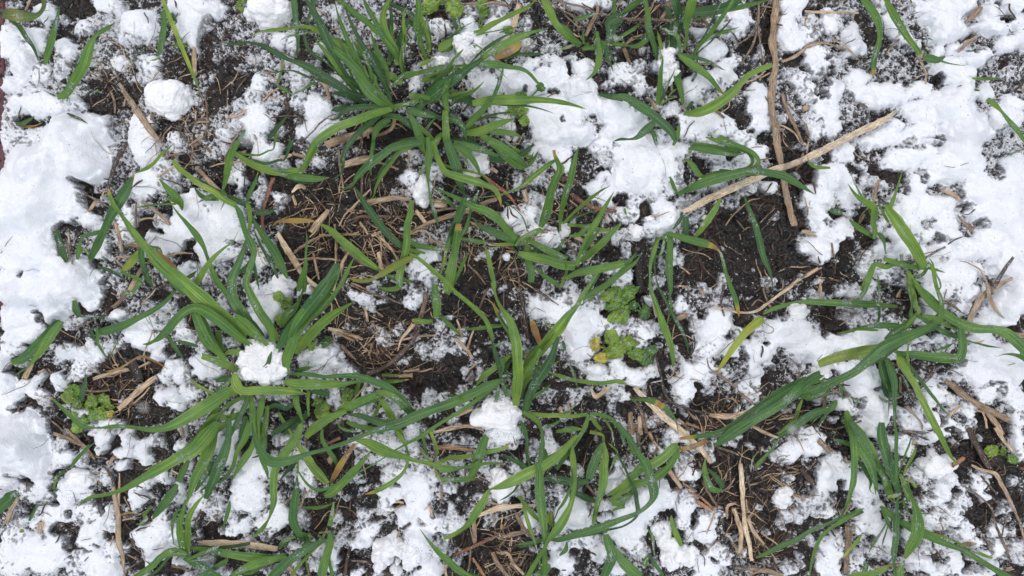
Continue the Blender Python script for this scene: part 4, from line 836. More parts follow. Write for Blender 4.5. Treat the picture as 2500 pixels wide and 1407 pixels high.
S('1800,830,120,80,9 1920,860,120,70,7 1970,740,70,80,8 1650,780,50,60,5 1300,600,50,40,5 1370,760,40,40,3 1450,890,40,25,3 1620,1030,110,60,4 1290,1080,70,60,3 1560,1100,90,60,4 1980,1030,80,90,5 1920,1130,70,80,3 1450,1230,50,50,7 1320,1390,60,40,4 1990,1250,50,60,4 1100,930,40,60,3 1350,1000,60,40,3 1980,970,60,40,5 1820,90,110,60,4')
C('170,500,110,50,2 100,800,150,90,0 300,880,200,120,0 420,720,130,80,0 80,1000,110,90,0 350,1150,90,60,1 350,1240,60,60,1 280,1310,120,60,1 480,250,90,120,0 620,200,130,150,0 750,300,100,120,0 700,450,100,80,1 620,550,80,80,1 900,130,120,90,0 1000,200,60,110,2 1000,80,60,60,3 1180,430,90,110,0 880,450,100,80,1 820,900,70,60,1 750,650,60,80,0 1150,1000,90,90,0 1400,950,120,60,0 1500,830,90,60,0 1560,940,120,40,0 1240,900,60,60,0 1450,1080,80,60,1 1200,1180,150,60,1 1700,1080,100,80,1 1650,1150,90,60,1 1850,1130,70,60,1 1350,1290,90,50,1 1600,1300,120,50,1 1780,1350,150,60,1 1150,1350,90,60,1 1450,40,60,40,1 1380,90,60,60,3 1900,300,60,70,1 1860,60,40,60,2 2000,200,40,60,2 1420,1190,60,50,2 560,1280,60,60,0 530,1390,160,40,0 160,250,60,80,1 380,160,80,120,0 70,280,60,60,1 100,420,90,30,1 1340,700,50,60,2 1250,330,60,60,4 1500,700,60,40,2 1250,1390,70,30,1 1720,960,60,30,2 1050,400,50,100,1')
M('840,1240,225,180,20','large shaggy snow lump at the foot of the lower centre wheat plant')
W('3','lime green and yellow weed with round leaves, below the curled dark green weed','1930,500,90,60,110,l 1980,600,110,75,10,l 1770,560,70,42,80,y 1830,680,70,50,200,y 1900,640,60,50,250,l 2090,540,80,60,0,l 2160,660,70,45,330,l')
T(1500,700)
L('pV','1500,-20,10 1500,-20,10','g','5,5,5')
L('pAA','970,830,12 1010,770,36 1080,660,60 1150,560,75 1230,460,85 1310,380,95 1400,310,90 1420,300,20','lyb','6,14,18')
L('pX2','1420,260,20 1520,210,50 1620,180,50 1710,150,25 1850,145,65 2000,150,80 2200,160,80 2450,170,75 2700,190,30','ld','12,16,13')
L('pY','1950,870,40 1820,910,110 1700,960,120 1560,1040,120 1420,1130,110 1280,1230,110 1150,1330,110 1000,1400,90 850,1420,60 700,1440,50 620,1450,30','gdb','16,34,22')
L('pY','2040,800,50 1930,850,90 1780,960,110 1660,1070,110 1500,1180,110 1350,1260,110 1200,1350,130 1050,1450,100 950,1530,20','gd','18,38,24')
L('pY','2040,920,60 1930,960,60 1820,1040,50 1780,1080,20','g','22,22,18')
L('pY','2060,1010,50 1950,1040,60 1830,1080,40','g','18,18,14')
L('pY','2040,1180,50 1920,1200,90 1800,1270,95 1680,1360,70 1560,1440,30 1490,1480,6','gd','14,18,10')
L('pY','1790,1080,20 1750,1180,50 1720,1260,60 1640,1340,50 1560,1410,20','l','12,14,8')
L('pY','1950,1340,6 2000,1260,20 2060,1160,20','g','10,14,16')
L('p8','150,1080,12 270,1080,40 380,1100,75 480,1160,65 560,1240,35 600,1330,12 610,1460,5','gbx','12,20,10')
L('p8','-20,1290,30 50,1350,50 90,1400,40 180,1500,50','g','10,12,8')
L('p8','360,915,12 440,900,20','g','10,10,10')
L('p8','30,920,40 110,930,8','g','14,14,14')
L('pV','540,100,12 535,220,40 495,380,6','g','14,14,10')
K('940,200,24 1080,220,26 1180,245,30 1330,240,36 1450,170,36 1580,70,36 1700,-10,30','s','12','wiry pale root bent at its middle, in the ground right of centre')
K('1420,20,24 1450,120,30 1490,200,50','t','10')
K('690,0,14 740,110,10','s','8')
K('1050,-30,30 1020,140,34 1045,280,20','b','11')
K('1310,180,20 1370,130,24 1440,160,16','t','8')
K('400,290,40 380,200,36 360,150,24','w','24','pale bleached husk hanging on a green blade beside the curled dark green weed')
K('590,320,60 640,290,80 700,270,50','s','9','short honeycombed brown straw piece right of the curled dark green weed')
K('400,680,24 440,850,30 480,1010,34 560,1110,30 750,1180,30 900,1220,34','b','14')
K('150,1060,20 300,1060,24 450,1080,20 600,1130,20','b','10')
K('860,1210,30 1000,1240,60 1120,1240,60 1300,1180,40 1450,1140,24 1600,1080,20','s','13')
K('1120,1250,20 1250,1300,34 1450,1400,40 1560,1440,30','s','26')
K('190,960,60 350,1130,76 520,1280,80 700,1430,70 850,1580,70 920,1680,40','s','9','thick pale straw stem with a dark cut mark, right of the lowest centre wheat plant')
K('880,690,16 920,790,24 1050,880,40 1160,960,44','t','7')
K('1180,1000,40 1250,1060,40 1320,1120,40','t','7')
K('950,1210,10 950,1130,14 1050,1070,16 1150,1090,16 1185,1170,14 1130,1260,10','s','12')
K('720,1070,14 780,1130,16 860,1100,8','t','7')
K('760,470,16 770,560,20 720,680,14','b','8')
K('1570,1270,24 1700,1250,30 1740,1220,12','s','6')
K('1740,1220,20 1750,1090,24','t','8')
K('150,1040,40 250,1180,50 310,1400,44','t','6')
K('150,1200,60 160,1410,80','s','5')
K('240,1240,50 250,1410,60','s','5')
K('1390,330,8 1520,400,8 1500,440,8 1430,440,8','r','12')
K('1950,20,30 1970,110,24','s','10')
K('340,940,14 360,1040,14','s','6')
K('250,800,16 300,760,12','s','7')
K('800,1340,30 680,1300,40','s','5')
K('1990,1060,40 2000,1150,40','s','7')
K('610,1260,44 720,1370,44','t','4')
K('830,30,50 850,90,30','s','5')
K('700,1190,20 780,1260,30','s','4')
S('660,170,90,80,7 980,300,140,110,10 900,430,130,110,9 1050,400,130,110,8 1000,560,160,110,8 870,600,110,90,7 1080,620,120,80,8 740,290,60,60,5 750,380,60,60,4 1000,150,90,50,4 1170,400,60,60,6')
S('760,800,150,100,9 650,900,110,90,8 880,760,110,80,8 680,1000,120,100,8 640,1080,90,60,6 860,880,100,60,6 900,1000,60,60,5 660,1180,50,60,5 1060,820,100,60,6 960,700,60,60,5 1180,780,50,60,5 640,680,60,60,4')
S('1380,630,170,130,10 1350,830,110,90,10 1300,750,100,90,9 1480,740,90,70,7 1250,950,110,80,7 1340,960,90,80,7 1300,1060,110,60,6 1600,400,170,130,10 1750,500,200,120,11 1850,600,200,110,11 1950,550,120,100,10 1650,320,120,80,8 1780,380,110,90,8 1540,530,120,80,9 1480,430,70,90,8 1360,440,60,60,6 1380,500,60,50,5 1780,670,110,80,8 1950,700,80,60,7 1750,770,80,60,6 1950,420,50,60,5 1920,350,50,40,5 1250,570,60,50,7 1600,1130,60,60,3 1700,1140,50,40,4')
S('50,800,70,90,8 180,850,110,90,9 200,920,110,50,8 330,820,100,70,6 300,480,110,90,8 230,400,90,80,7 340,390,70,70,6 220,560,60,50,5 130,480,80,60,5 330,130,60,50,12 70,1040,70,90,6 40,960,60,40,5 1950,810,60,60,10 1350,1170,50,30,10 1930,1080,50,30,6 1850,1370,110,60,7 1900,60,80,50,4 1290,100,40,30,3 1190,110,20,20,2 1170,1160,40,40,8 550,580,60,60,3 400,570,60,50,3 1720,950,90,60,4 1530,1170,60,40,4 620,1300,40,40,3 350,1290,60,60,3 560,1390,60,40,5 830,1395,40,25,4 40,1290,60,50,3 450,1250,70,60,3 190,340,80,60,4 100,370,50,40,4 1690,680,60,60,5')
C('250,50,80,120,0 430,200,60,120,0 500,50,110,80,1 800,120,130,90,3 1250,60,160,80,0 1300,200,130,60,0 1230,330,80,60,0 1400,140,120,70,0 1550,220,80,40,1 1650,170,90,70,0 1550,120,60,60,1 850,250,60,50,2 650,450,90,150,0 680,600,80,90,0 570,420,60,60,1 360,520,90,40,1 450,700,60,150,0 200,700,90,60,0 420,950,100,90,1 150,1000,60,40,1 80,1150,120,90,0 250,1080,100,60,1 400,1040,120,60,1 700,1230,150,90,1 880,1100,160,80,0 950,1320,200,80,0 1050,1180,130,60,0 1150,1100,60,80,1 820,1060,90,50,0 1100,730,140,70,2 980,700,60,40,1 1210,640,50,90,2 1230,750,40,60,3 1080,950,100,70,3 820,930,50,60,0 1120,860,60,80,4 1000,980,100,50,2 1420,530,60,30,1 1290,480,40,50,0 1100,450,50,60,2 1580,720,110,80,2 1520,850,120,110,1 1430,950,60,90,1 1620,930,120,100,2 1880,310,90,80,2 1980,430,60,80,1 1450,280,80,50,1 1600,280,50,50,3 1500,1250,150,110,0 1650,1330,120,60,0 1400,1400,150,40,0 1800,1140,100,60,0 1880,1250,150,80,0 1650,1080,60,50,1 1950,1380,80,50,1 1830,200,60,40,2 1950,200,100,60,1 200,250,100,80,1 330,250,50,60,1 560,330,60,60,0 80,870,20,20,2 750,700,70,50,3 1180,850,40,60,3 500,1150,90,60,3 120,500,50,60,3 460,600,60,50,2 1400,1060,60,50,3 350,1180,80,60,2')
W('4','large curled dark green weed with speckled crinkled leaves, above the lime and yellow weed','20,110,110,80,120,g 130,70,100,60,30,g 70,250,90,80,250,g 10,290,80,55,220,l 290,240,70,55,300,d 180,180,60,45,0,d -60,90,70,60,170,l -10,200,70,60,180,g')
W('5','small dark green weed with scalloped leaves, right of the lime and yellow weed','300,670,85,70,300,d 210,640,70,50,170,g 350,620,60,45,30,d')
M('1755,250,110,85,12','compact bright snow lump touching the striped level blade, right of centre')
T(1980,700)
L('pX2','600,60,10 590,80,10','t','5,5,5')
L('pY','830,590,50 700,600,130 520,620,140 350,650,125 200,690,110 70,740,90','gyl','30,42,32')
L('pY','1250,330,20 1140,380,75 1000,440,120 850,500,150 700,570,160 600,650,140 500,740,110 400,820,85 250,890,85 100,960,85 -60,1010,60 -160,1050,20','gd','40,52,26')
L('pX','1185,-10,40 1220,80,30 1240,180,50 1240,260,65 1210,320,60 1180,350,15','g','26,34,48')
L('pX','960,-20,70 965,80,60 960,190,30 950,260,60 950,330,90 880,380,100 780,440,90 700,500,30','gld','14,26,40')
L('pY','60,700,10 105,650,5','g','34,36,36')
L('pY','1000,-20,40 1080,90,60 1180,190,80 1300,280,95 1420,350,100 1560,400,100 1720,410,80 1850,440,110 1960,530,125 2080,640,130 2200,720,90','gl','16,34,34')
L('pY','1000,290,20 1120,290,60 1250,330,95 1400,370,100 1540,385,60','l','22,26,28')
L('pY','1000,270,10 1080,320,60 1180,380,60 1280,440,70 1390,480,50 1500,520,18 1600,545,22 1700,570,25 1810,582,4','gd','24,26,26')
L('pY','760,600,15 860,640,60 1000,650,90 1150,670,100 1280,680,110 1400,680,100 1440,600,85 1435,500,85 1425,400,60','gd','24,30,30')
L('pY','1180,610,10 1280,580,40 1360,540,8','gl','14,15,14')
L('pY','270,440,10 350,430,35 450,400,40 560,380,50 680,370,75 800,375,70 870,380,40','gd','14,18,26')
L('pX','640,-10,20 650,80,25 645,180,55 650,270,50 640,340,40','g','18,26,16')
L('pX','540,-40,65 500,60,60 440,130,45','gl','18,16,13')
L('pX','1320,250,5 1370,260,25 1400,310,20 1420,340,10','d','24,24,20')
L('pP2','1770,668,4 1850,645,20 1940,650,40 2020,680,60 2120,740,60','g','14,18,16')
L('pY','830,620,40 860,720,110 920,830,85 990,940,75 1040,1050,75 1100,1170,75 1170,1310,75 1230,1420,65 1320,1600,40 1400,1700,10','gl','22,30,16')
L('pY','930,540,15 920,640,35 930,760,40 960,860,20','gl','34,30,22')
L('pY','720,690,60 760,800,100 790,930,105 790,1060,90 795,1200,65 800,1330,30 800,1450,5','gd','18,22,14')
L('pY','660,680,40 680,800,90 720,920,85 800,1010,60 860,1050,20','gd','16,20,12')
L('pY','690,900,60 720,1000,100 760,1060,60','gd','10,12,10')
L('pY','870,850,20 910,920,40 930,990,15','d','12,12,10')
L('pY','840,915,15 900,915,15','g','12,12,11')
L('pY','650,1040,10 680,1080,40 740,1100,30','y','10,11,9')
L('pY','10,880,110 90,870,90 140,830,60','l','18,22,20')
L('pY','-60,1070,40 50,1040,60 170,990,20','g','16,18,16')
L('pY','260,920,20 290,970,50 300,1070,8','g','18,16,12')
L('pBB','-10,1290,10 80,1210,60 170,1150,70 230,1090,30','gd','8,12,12')
L('pBB','60,1330,8 120,1240,30 220,1140,60 240,1080,30','g','8,14,12')
L('pBB','340,1190,40 360,1290,90 400,1400,100 480,1560,110 560,1700,90 610,1860,50 640,1960,15','gl','12,24,16')
L('pY','380,1050,20 430,1100,60 410,1150,30','gd','9,9,9')
L('pCC','690,1340,30 690,1410,60 740,1560,60','g','10,12,10')
K('370,110,30 420,150,60 470,190,40','t','24','curled dry seed husk resting on the striped level blade')
K('320,200,20 380,205,14 440,190,12','t','20')
K('1480,440,40 1510,330,70 1570,200,75 1650,80,70 1780,-20,60','s','15','frosted tan straw stem slanting over the snow at the right, under a forked root')
K('1690,-20,40 1700,80,60 1760,220,50 1840,300,20','s','20','pointed tan root stub leading down from the straw stem at the right')
K('1260,140,30 1350,180,40 1430,240,20','t','14')
K('1300,200,14 1370,130,16 1430,160,12','t','14')
K('460,240,10 490,300,12 540,370,10','t','11')
K('1880,440,40 2000,470,60 2080,470,60','s','14')
K('1900,480,20 2050,500,30','s','13')
K('900,1130,50 1000,1000,70 1100,880,70 1200,780,60 1260,760,30','b','22','frosted dark woody twig crossing over a green blade in the lower right part')
K('1290,780,10 1380,810,12 1450,850,6','b','18')
K('1280,890,60 1380,970,76 1500,1070,70 1700,1180,76 1880,1270,80','s','12','orange-tan straw stem with a rounded end, lying on snow near the right border')
K('1310,1250,40 1370,1180,44 1440,1120,20','s','9')
K('1560,1180,20 1680,1200,60 1760,1300,70 1830,1410,50','s','8')
K('1640,1190,24 1680,1350,26','s','9')
K('1290,30,14 1270,110,12','r','10')
K('60,1320,20 200,1360,20 340,1330,26 480,1280,24','t','10','thin curved root with a knobbed end, lying across a blade in the lower right part')
K('0,1190,30 120,1150,20','t','8')
K('120,1150,50 150,1000,50','t','9')
K('190,980,40 280,1020,30','s','10')
K('910,1140,30 970,1200,30 1050,1300,20 1060,1370,20','s','9')
K('890,1380,30 1100,1400,30','t','7')
K('90,0,34 85,110,30','s','12')
K('860,20,14 830,100,60','s','9')
K('850,860,30 850,1010,40','s','6')
K('760,1080,14 870,1050,24','s','16')
S('100,540,160,100,11 60,640,110,80,10 250,500,150,90,10 400,560,180,80,9 550,480,170,90,9 650,450,100,60,8 40,400,60,80,5 300,30,140,80,7 420,80,90,60,6 540,60,80,80,6 430,290,120,80,4 600,250,80,90,4 300,250,80,70,4 760,310,60,60,4 60,80,60,60,4')
S('450,850,170,130,13 350,800,150,80,11 580,880,100,90,12 420,1000,140,80,10 560,1100,150,140,13 600,1250,130,150,13 500,1320,100,110,12 300,1100,80,90,8 360,1160,80,60,7 210,750,60,60,7 90,810,70,60,14 70,1080,60,40,6 210,1290,70,50,6 50,1380,60,50,5 230,1400,50,30,4 640,1000,70,80,10 720,1180,40,80,8')
S('1120,200,100,80,9 1180,120,100,60,7 1420,200,100,90,8 1350,80,130,90,7 1150,30,110,70,8 1500,60,110,90,8 1050,340,80,50,6 1600,330,90,60,9 1600,480,120,80,12 1650,600,150,110,13 1800,700,180,110,13 1560,430,80,50,10 1900,800,150,130,13 1870,600,90,50,8 1850,200,180,150,16 1950,100,120,170,17 1820,330,130,60,12 1680,300,90,80,8 1650,180,80,80,7')
S('1080,500,120,60,7 1200,490,70,40,6 870,590,70,40,10 1050,580,90,50,4 1280,560,80,60,5 780,650,50,40,7 1550,700,110,90,10 1450,780,110,80,9 1600,850,140,100,9 1750,900,130,100,9 1700,1000,130,90,8 1850,1000,150,110,8 1950,1100,110,130,8 1400,900,90,60,7 1150,950,110,90,8 1230,860,80,60,6 1180,1050,110,80,8 1100,1130,100,70,7 1300,1060,100,70,6 1500,1160,80,90,7 1340,1170,90,50,6 950,1260,120,100,9 900,1190,100,60,7 1050,1330,110,80,8 1150,1280,70,110,8 1300,1310,90,60,8 1400,1340,90,70,6 1500,1270,90,60,6 1600,1100,110,50,7 1280,1220,60,50,5 1970,1280,80,110,7 1000,860,60,60,4 1300,690,90,30,5')
C('160,20,120,40,1 180,260,110,100,0 250,400,90,80,0 130,440,60,40,1 320,150,100,40,2 120,370,40,60,1 400,180,100,40,3 950,100,80,110,0 990,200,50,60,0 850,60,70,70,1 780,230,90,60,1 870,260,60,50,1 700,230,50,50,3 830,300,60,50,2 1000,400,40,30,1 1130,460,60,40,1 900,480,60,30,3 1290,170,70,60,4 1350,130,70,50,5 1950,360,130,40,0 1750,400,90,50,3 1950,400,100,40,1 1620,200,60,40,4 1630,160,50,70,5 680,40,50,60,3 780,50,60,50,2 1000,760,90,60,1 1250,760,120,50,1 1050,800,70,60,3 1380,740,60,50,3 1000,850,60,90,3 870,900,80,120,1 620,960,60,60,1 700,1020,60,60,1 870,1090,60,60,1 960,1060,110,60,2 1190,930,60,60,2 1360,1010,60,60,0 1400,930,60,60,2 1300,960,60,60,2 1250,1130,90,60,4 1200,1170,60,40,2 730,1130,50,60,2 740,1270,50,110,3 830,1360,90,60,2 1080,1250,40,60,3 1220,1280,50,80,2 1260,1180,60,60,3 1640,1230,130,90,0 1800,1340,100,90,0 1560,1200,60,60,1 1500,1350,70,50,2 1340,1380,80,30,2 1550,1060,60,40,3 1700,930,110,50,5 1780,1010,60,90,5 250,1220,110,60,1 100,1200,120,80,0 330,1270,60,60,0 130,1350,100,60,0 420,1390,50,30,1 40,1270,60,60,0 270,1010,60,60,3 450,1080,60,60,2 300,1030,60,60,2 180,880,50,60,3 780,800,80,110,2 690,1330,60,50,3 1150,700,110,40,2 1050,720,60,30,1 1300,500,50,40,5 1060,540,80,40,3 1370,1250,110,60,3 1850,1180,90,60,5 1600,1160,60,40,2')
T(0,1047)
L('p3','2080,-60,60 1980,60,160 1850,200,150 1700,280,130 1550,370,110 1400,450,90 1250,540,70 1120,600,44 1000,630,40 880,650,40 800,690,35 745,745,6','gl','20,40,22')
L('p3','2060,-20,60 2000,200,120 1930,350,110 1860,480,90 1820,600,50 1780,720,10','gl','18,32,26')
L('p3','2060,330,80 1980,400,90 1910,520,60 1860,600,20','gd','14,18,14')
L('p3','1800,300,40 1750,400,80 1700,510,60','g','12,14,12')
L('p3','1690,530,40 1640,620,90 1560,730,90 1490,820,50 1450,870,10','gd','12,14,10')
L('pDD','1350,900,30 1400,860,60 1380,820,50 1450,740,30','y','8,8,7')
L('pDD','1150,825,20 1230,800,34 1340,815,10','o','7,8,7')
L('pDD','1300,910,20 1380,910,40','g','6,6,6')
L('pEE','660,385,10 710,320,50 770,250,45 840,180,40 910,130,8','g','8,14,14')
L('pEE','540,460,50 620,410,50','d','7,7,7')
L('pEE','500,620,10 550,570,50','d','5,6,5')
L('pEE','280,880,30 310,820,40 370,720,40 460,700,30','d','7,8,7')
L('pEE','190,970,50 230,970,40','l','7,8,7')
L('pFF','-40,790,100 40,720,120 120,640,110 170,600,60','d','12,18,16')
L('pGG','1780,1200,70 1785,1100,110 1800,980,100 1800,860,80 1860,740,50 1940,640,20 1960,600,5','gl','6,22,26')
L('pGG','1750,1180,50 1730,1050,85 1720,900,80 1750,780,50 1770,680,20','gl','6,22,24')
L('pGG','1660,1100,10 1645,980,30 1660,860,50 1720,740,20','g','8,14,14')
L('pGG','1780,1200,60 1650,1170,90 1540,1220,70 1450,1310,70 1330,1390,60 1200,1460,10','gl','8,16,12')
L('pGG','1800,1130,30 1950,1150,70 2080,1170,80 2300,1210,95 2500,1230,100 2700,1230,80','gl','8,14,10')
L('pGG','1760,1220,60 1900,1300,110 2000,1370,110 2100,1430,80','gd','8,12,10')
L('pGG','1790,1250,20 1900,1200,50 2050,1140,50 2090,1120,10','gl','10,16,16')
L('pGG','1900,600,10 1980,550,40 2040,540,40','g','12,14,12')
K('975,350,20 1030,400,34 1080,500,40 1100,600,40','b','8')
K('1140,420,14 1135,550,30 1130,700,40 1130,830,30','s','7')
K('1080,560,50 1100,700,60 1130,850,66 1130,1000,70 1140,1100,74 1170,1230,50 1190,1400,24','s','9','ragged pale straw root standing upright in snow near the lower left corner')
K('1080,1030,20 1050,1120,12','s','8')
K('520,50,40 650,90,50 780,160,40','s','6')
K('640,10,40 760,130,50 860,230,40 900,290,30','s','6')
K('780,20,20 850,110,20','t','6')
K('1040,350,30 1090,260,36','s','6')
K('1180,650,20 1240,760,20','s','6')
K('1170,870,24 1290,850,24','s','8')
K('1720,-40,40 1745,90,40','s','6')
K('60,910,60 110,770,60 180,650,20','s','9')
K('380,1000,60 400,890,70','s','7')
K('1210,1350,24 1370,1250,20','t','7')
K('1220,1200,20 1320,1250,24','s','6')
K('1640,1310,40 1780,1340,40','s','6')
K('810,1260,14 850,1220,10','b','9')
K('1890,1090,60 2150,1090,80 2400,1110,85 2650,1150,70','s','10','pale straw stem lying level just above the long blades at the lower border')
K('700,610,8 725,720,8','r','9')
K('1250,1000,14 1300,1150,14','t','6')
K('910,260,30 1020,290,30','t','5')
K('1640,400,26 1700,430,30','s','5')
S('230,150,260,240,24 380,360,140,150,18 60,350,100,200,14 80,60,120,200,16 180,420,100,60,9 60,560,150,100,8 300,620,120,90,7 420,560,100,110,9 440,660,110,60,7 620,250,100,110,8 600,120,60,80,5 590,340,70,50,6')
S('1000,80,90,100,9 990,200,80,50,7 940,30,60,50,7 1240,90,90,110,10 1220,230,90,60,9 1220,340,100,60,10 1390,200,90,110,9 1400,320,60,60,8 1500,120,90,80,6 1530,30,40,30,5 1740,150,60,50,7 830,220,50,60,6 790,300,80,60,6 1010,460,60,80,6 1080,20,40,30,3')
S('1340,640,110,110,9 1330,730,70,60,7 1380,530,100,60,7 1560,480,90,70,7 1830,330,40,60,8 1750,520,50,80,8 1720,650,70,70,7 1930,700,110,80,7 1950,560,90,80,6 1980,480,60,60,7 1860,850,60,80,6')
S('560,800,180,130,9 450,900,150,110,8 420,780,100,70,7 650,620,110,130,9 800,580,110,90,9 880,800,170,110,7 950,930,170,160,12 1020,830,90,90,10 850,1050,130,90,9 560,1100,150,100,9 400,1130,200,120,9 350,1260,250,130,8 150,1160,170,140,8 100,1320,150,110,7 150,1020,120,90,7 240,860,70,60,6 100,880,90,60,5 170,730,80,60,4')
S('950,1200,140,110,9 1010,1330,170,90,11 830,1220,110,80,7 650,1240,90,60,8 750,1330,110,80,6 1090,1180,60,120,7 1220,1150,80,50,7 1450,1060,170,130,12 1520,930,130,110,10 1350,1000,110,110,9 1500,1170,110,90,10 1440,1260,60,80,8 1600,1080,70,80,8 1690,1020,60,110,8 1600,780,60,60,6 1560,850,80,50,7')
S('1730,1260,80,60,10 1820,1385,90,40,9 1620,860,60,60,6 1900,1000,60,60,4 1950,1280,80,60,4 1330,1380,60,30,4')
C('680,180,80,60,1 560,40,60,60,1 680,80,90,60,2 800,100,110,80,1 900,230,60,70,1 920,290,80,60,1 1110,130,50,80,0 1040,240,60,40,1 1220,270,70,15,0 1100,340,60,60,4 1350,50,60,70,1 1500,60,60,30,2 1650,80,60,110,1 1500,180,60,50,1 1560,270,90,60,1 1300,360,80,60,0 1230,430,80,110,0 1400,370,60,20,0 1180,530,80,80,0 1200,650,60,80,0 1240,620,30,60,1 950,490,80,80,3 960,560,80,50,2 980,660,110,60,1 960,720,80,50,2 860,700,80,40,3 890,850,50,30,1 1000,780,30,40,3')
C('1520,580,60,60,1 1480,750,80,60,2 1600,580,40,60,2 1730,380,60,60,1 1900,950,80,90,1 1990,880,60,80,1 1980,1010,60,70,0 1640,820,40,80,3 570,420,70,50,0 540,580,50,60,0 520,690,60,50,0 320,450,80,60,1 130,430,60,50,3 340,540,80,50,2 240,500,60,40,1 430,700,50,40,1 300,730,80,90,1 230,800,80,40,2 240,690,60,60,3 680,790,40,60,1 620,940,100,50,2 560,970,60,50,0 680,1010,60,70,1 730,1080,80,90,1 720,1230,60,20,1 640,1310,60,20,1 880,1150,60,20,1 960,1080,30,30,3 1080,1020,40,60,1 1200,1000,60,110,0 1240,1060,40,80,2')
C('1250,900,90,40,1 1400,840,90,60,1 1230,1240,60,60,1 1290,1180,60,60,1 1330,1320,80,60,1 1600,1330,130,80,0 1530,1300,60,60,1 1700,1350,60,50,0 1470,1380,60,40,1 1900,1380,100,40,2 700,1380,40,40,2 830,1360,50,30,2 300,1360,60,60,5 600,1330,30,40,3 420,960,60,50,4 40,890,50,60,2 20,1000,60,60,4 420,910,30,40,2')
M('770,500,165,130,17','thick rounded snow lump near the lower left corner, above a thin curved blade')
T(500,1047)
L('p3','-30,-30,120 60,60,110 40,200,110 10,330,80 -60,460,20','gl','18,24,22')
L('p3','230,-100,60 230,80,70 190,230,100 140,350,110 90,480,100 40,590,80 10,670,40','gd','18,22,14')
L('p3','430,-60,70 390,80,80 310,220,60 270,360,60 200,460,40 130,520,20','gl','14,16,10')
L('p3','490,60,60 450,180,60 380,290,80 310,400,40 250,510,8','gl','12,14,10')
L('p3','520,-60,60 560,40,70 560,160,80 540,260,60 590,400,40 605,480,10','gl','14,16,10')
L('p3','920,-40,50 880,70,90 790,200,100 700,330,100 660,450,110 655,570,100 660,680,90 640,770,60 610,860,25 560,940,50 500,1000,30 450,1050,5','gl','16,24,12')
L('p3','880,240,20 890,380,40 880,430,30','gl','12,16,12')
L('p3','720,490,20 800,390,50 870,320,40','d','8,8,8')
L('pHH','940,1090,50 890,980,110 850,880,120 850,770,100 870,640,80 880,520,40 880,440,10','gd','8,24,26')
L('pHH','890,1010,30 950,1020,80 970,1080,80 930,1130,30','gd','14,12,10')
L('p3','800,0,20 850,90,30 910,180,50 970,260,80 1040,370,90 1110,450,90 1180,520,40','l','16,22,10')
L('p3','1200,520,30 1250,430,70 1310,320,75 1380,220,60 1430,140,40','o','6,16,20')
L('p3','1120,0,30 1120,100,50 1190,220,60 1240,290,60 1265,370,10','g','16,14,8')
L('p3','1440,110,20 1550,130,90 1650,180,120 1770,230,100 1880,260,70 2000,300,50 2180,340,50 2300,380,90 2450,370,40 2700,330,40 2870,340,4','gl','20,24,18')
L('p3','1590,210,10 1500,320,50 1400,430,90 1300,530,90 1210,610,90 1140,640,50','gl','14,16,10')
L('p3','1240,700,15 1150,740,35 1050,755,45 930,750,30','g','8,8,8')
L('pHH','1230,700,20 1215,820,60 1190,930,60','l','12,16,12')
L('pHH','1190,980,30 1200,1080,90 1160,1220,90 1130,1340,100 1110,1430,60','gl','12,16,12')
L('pHH','1230,990,20 1210,1100,40 1190,1250,30 1220,1400,60','g','12,14,10')
L('pHH','1150,1060,40 1030,1110,80 920,1180,100 800,1260,100 700,1350,100 590,1450,60','gd','14,22,14')
L('pGG','770,1210,60 600,1260,80 450,1300,90 330,1360,70 230,1430,50','gl','16,16,12')
L('pHH','860,1040,20 790,1050,70 730,1110,60 710,1150,20','g','10,12,9')
L('p3','1800,-20,30 1870,80,60 1930,190,30 1940,290,35 1910,390,40 1840,470,50 1720,550,60 1620,600,50 1530,625,10','lb','16,18,12')
L('pHH','170,960,5 200,870,40 230,760,50 240,690,20','g','8,10,9')
L('pGG','50,1350,30 150,1290,60 220,1250,40','g','6,8,7')
L('pGG','-20,1350,110 60,1420,90','gd','8,10,8')
L('pGG','370,1390,30 450,1370,50 550,1320,40','g','7,8,7')
L('pHH','1640,100,6 1600,180,15','d','10,10,10')
L('pHH','960,1200,16 970,1280,26 990,1390,30','l','8,9,8')
K('880,800,20 930,700,30 960,550,30','s','11')
K('1160,150,30 1290,90,40','o','8')
K('790,1310,60 830,1350,60 870,1430,50','s','7')
K('980,1280,20 1000,1400,24','s','7')
K('1190,230,10 1090,240,10','t','5')
K('1260,740,16 1350,750,16 1450,830,16','t','5')
K('1390,650,10 1385,780,12','t','5')
K('1130,1030,30 1170,950,30','s','8')
K('1390,1130,40 1350,1280,50 1340,1400,50','b','6')
K('1820,700,30 1900,710,30','s','7')
K('1830,1040,24 1850,970,24','s','6')
K('1880,960,30 1960,900,34','b','5')
K('620,150,12 660,210,12','b','8')
K('430,1050,30 450,1020,50','s','8')
K('1600,880,14 1700,820,14','b','5')
K('1400,1260,30 1550,1270,34','t','5')
K('1700,1370,30 1800,1400,30','b','5')
K('960,60,30 980,180,44','t','14')
S('230,180,110,160,8 160,60,60,60,7 120,200,50,50,6 470,330,110,150,9 400,450,110,100,9 440,560,170,100,10 400,700,160,130,11 580,380,70,80,7 540,600,70,60,8 350,910,110,90,9 250,960,90,80,7 300,840,100,70,6 600,880,110,80,8 720,820,90,130,8 680,940,100,70,7 750,100,120,50,6 720,650,60,60,5 780,450,80,60,5 130,760,80,70,6 60,740,70,60,6 80,850,80,60,5 90,620,70,60,4')
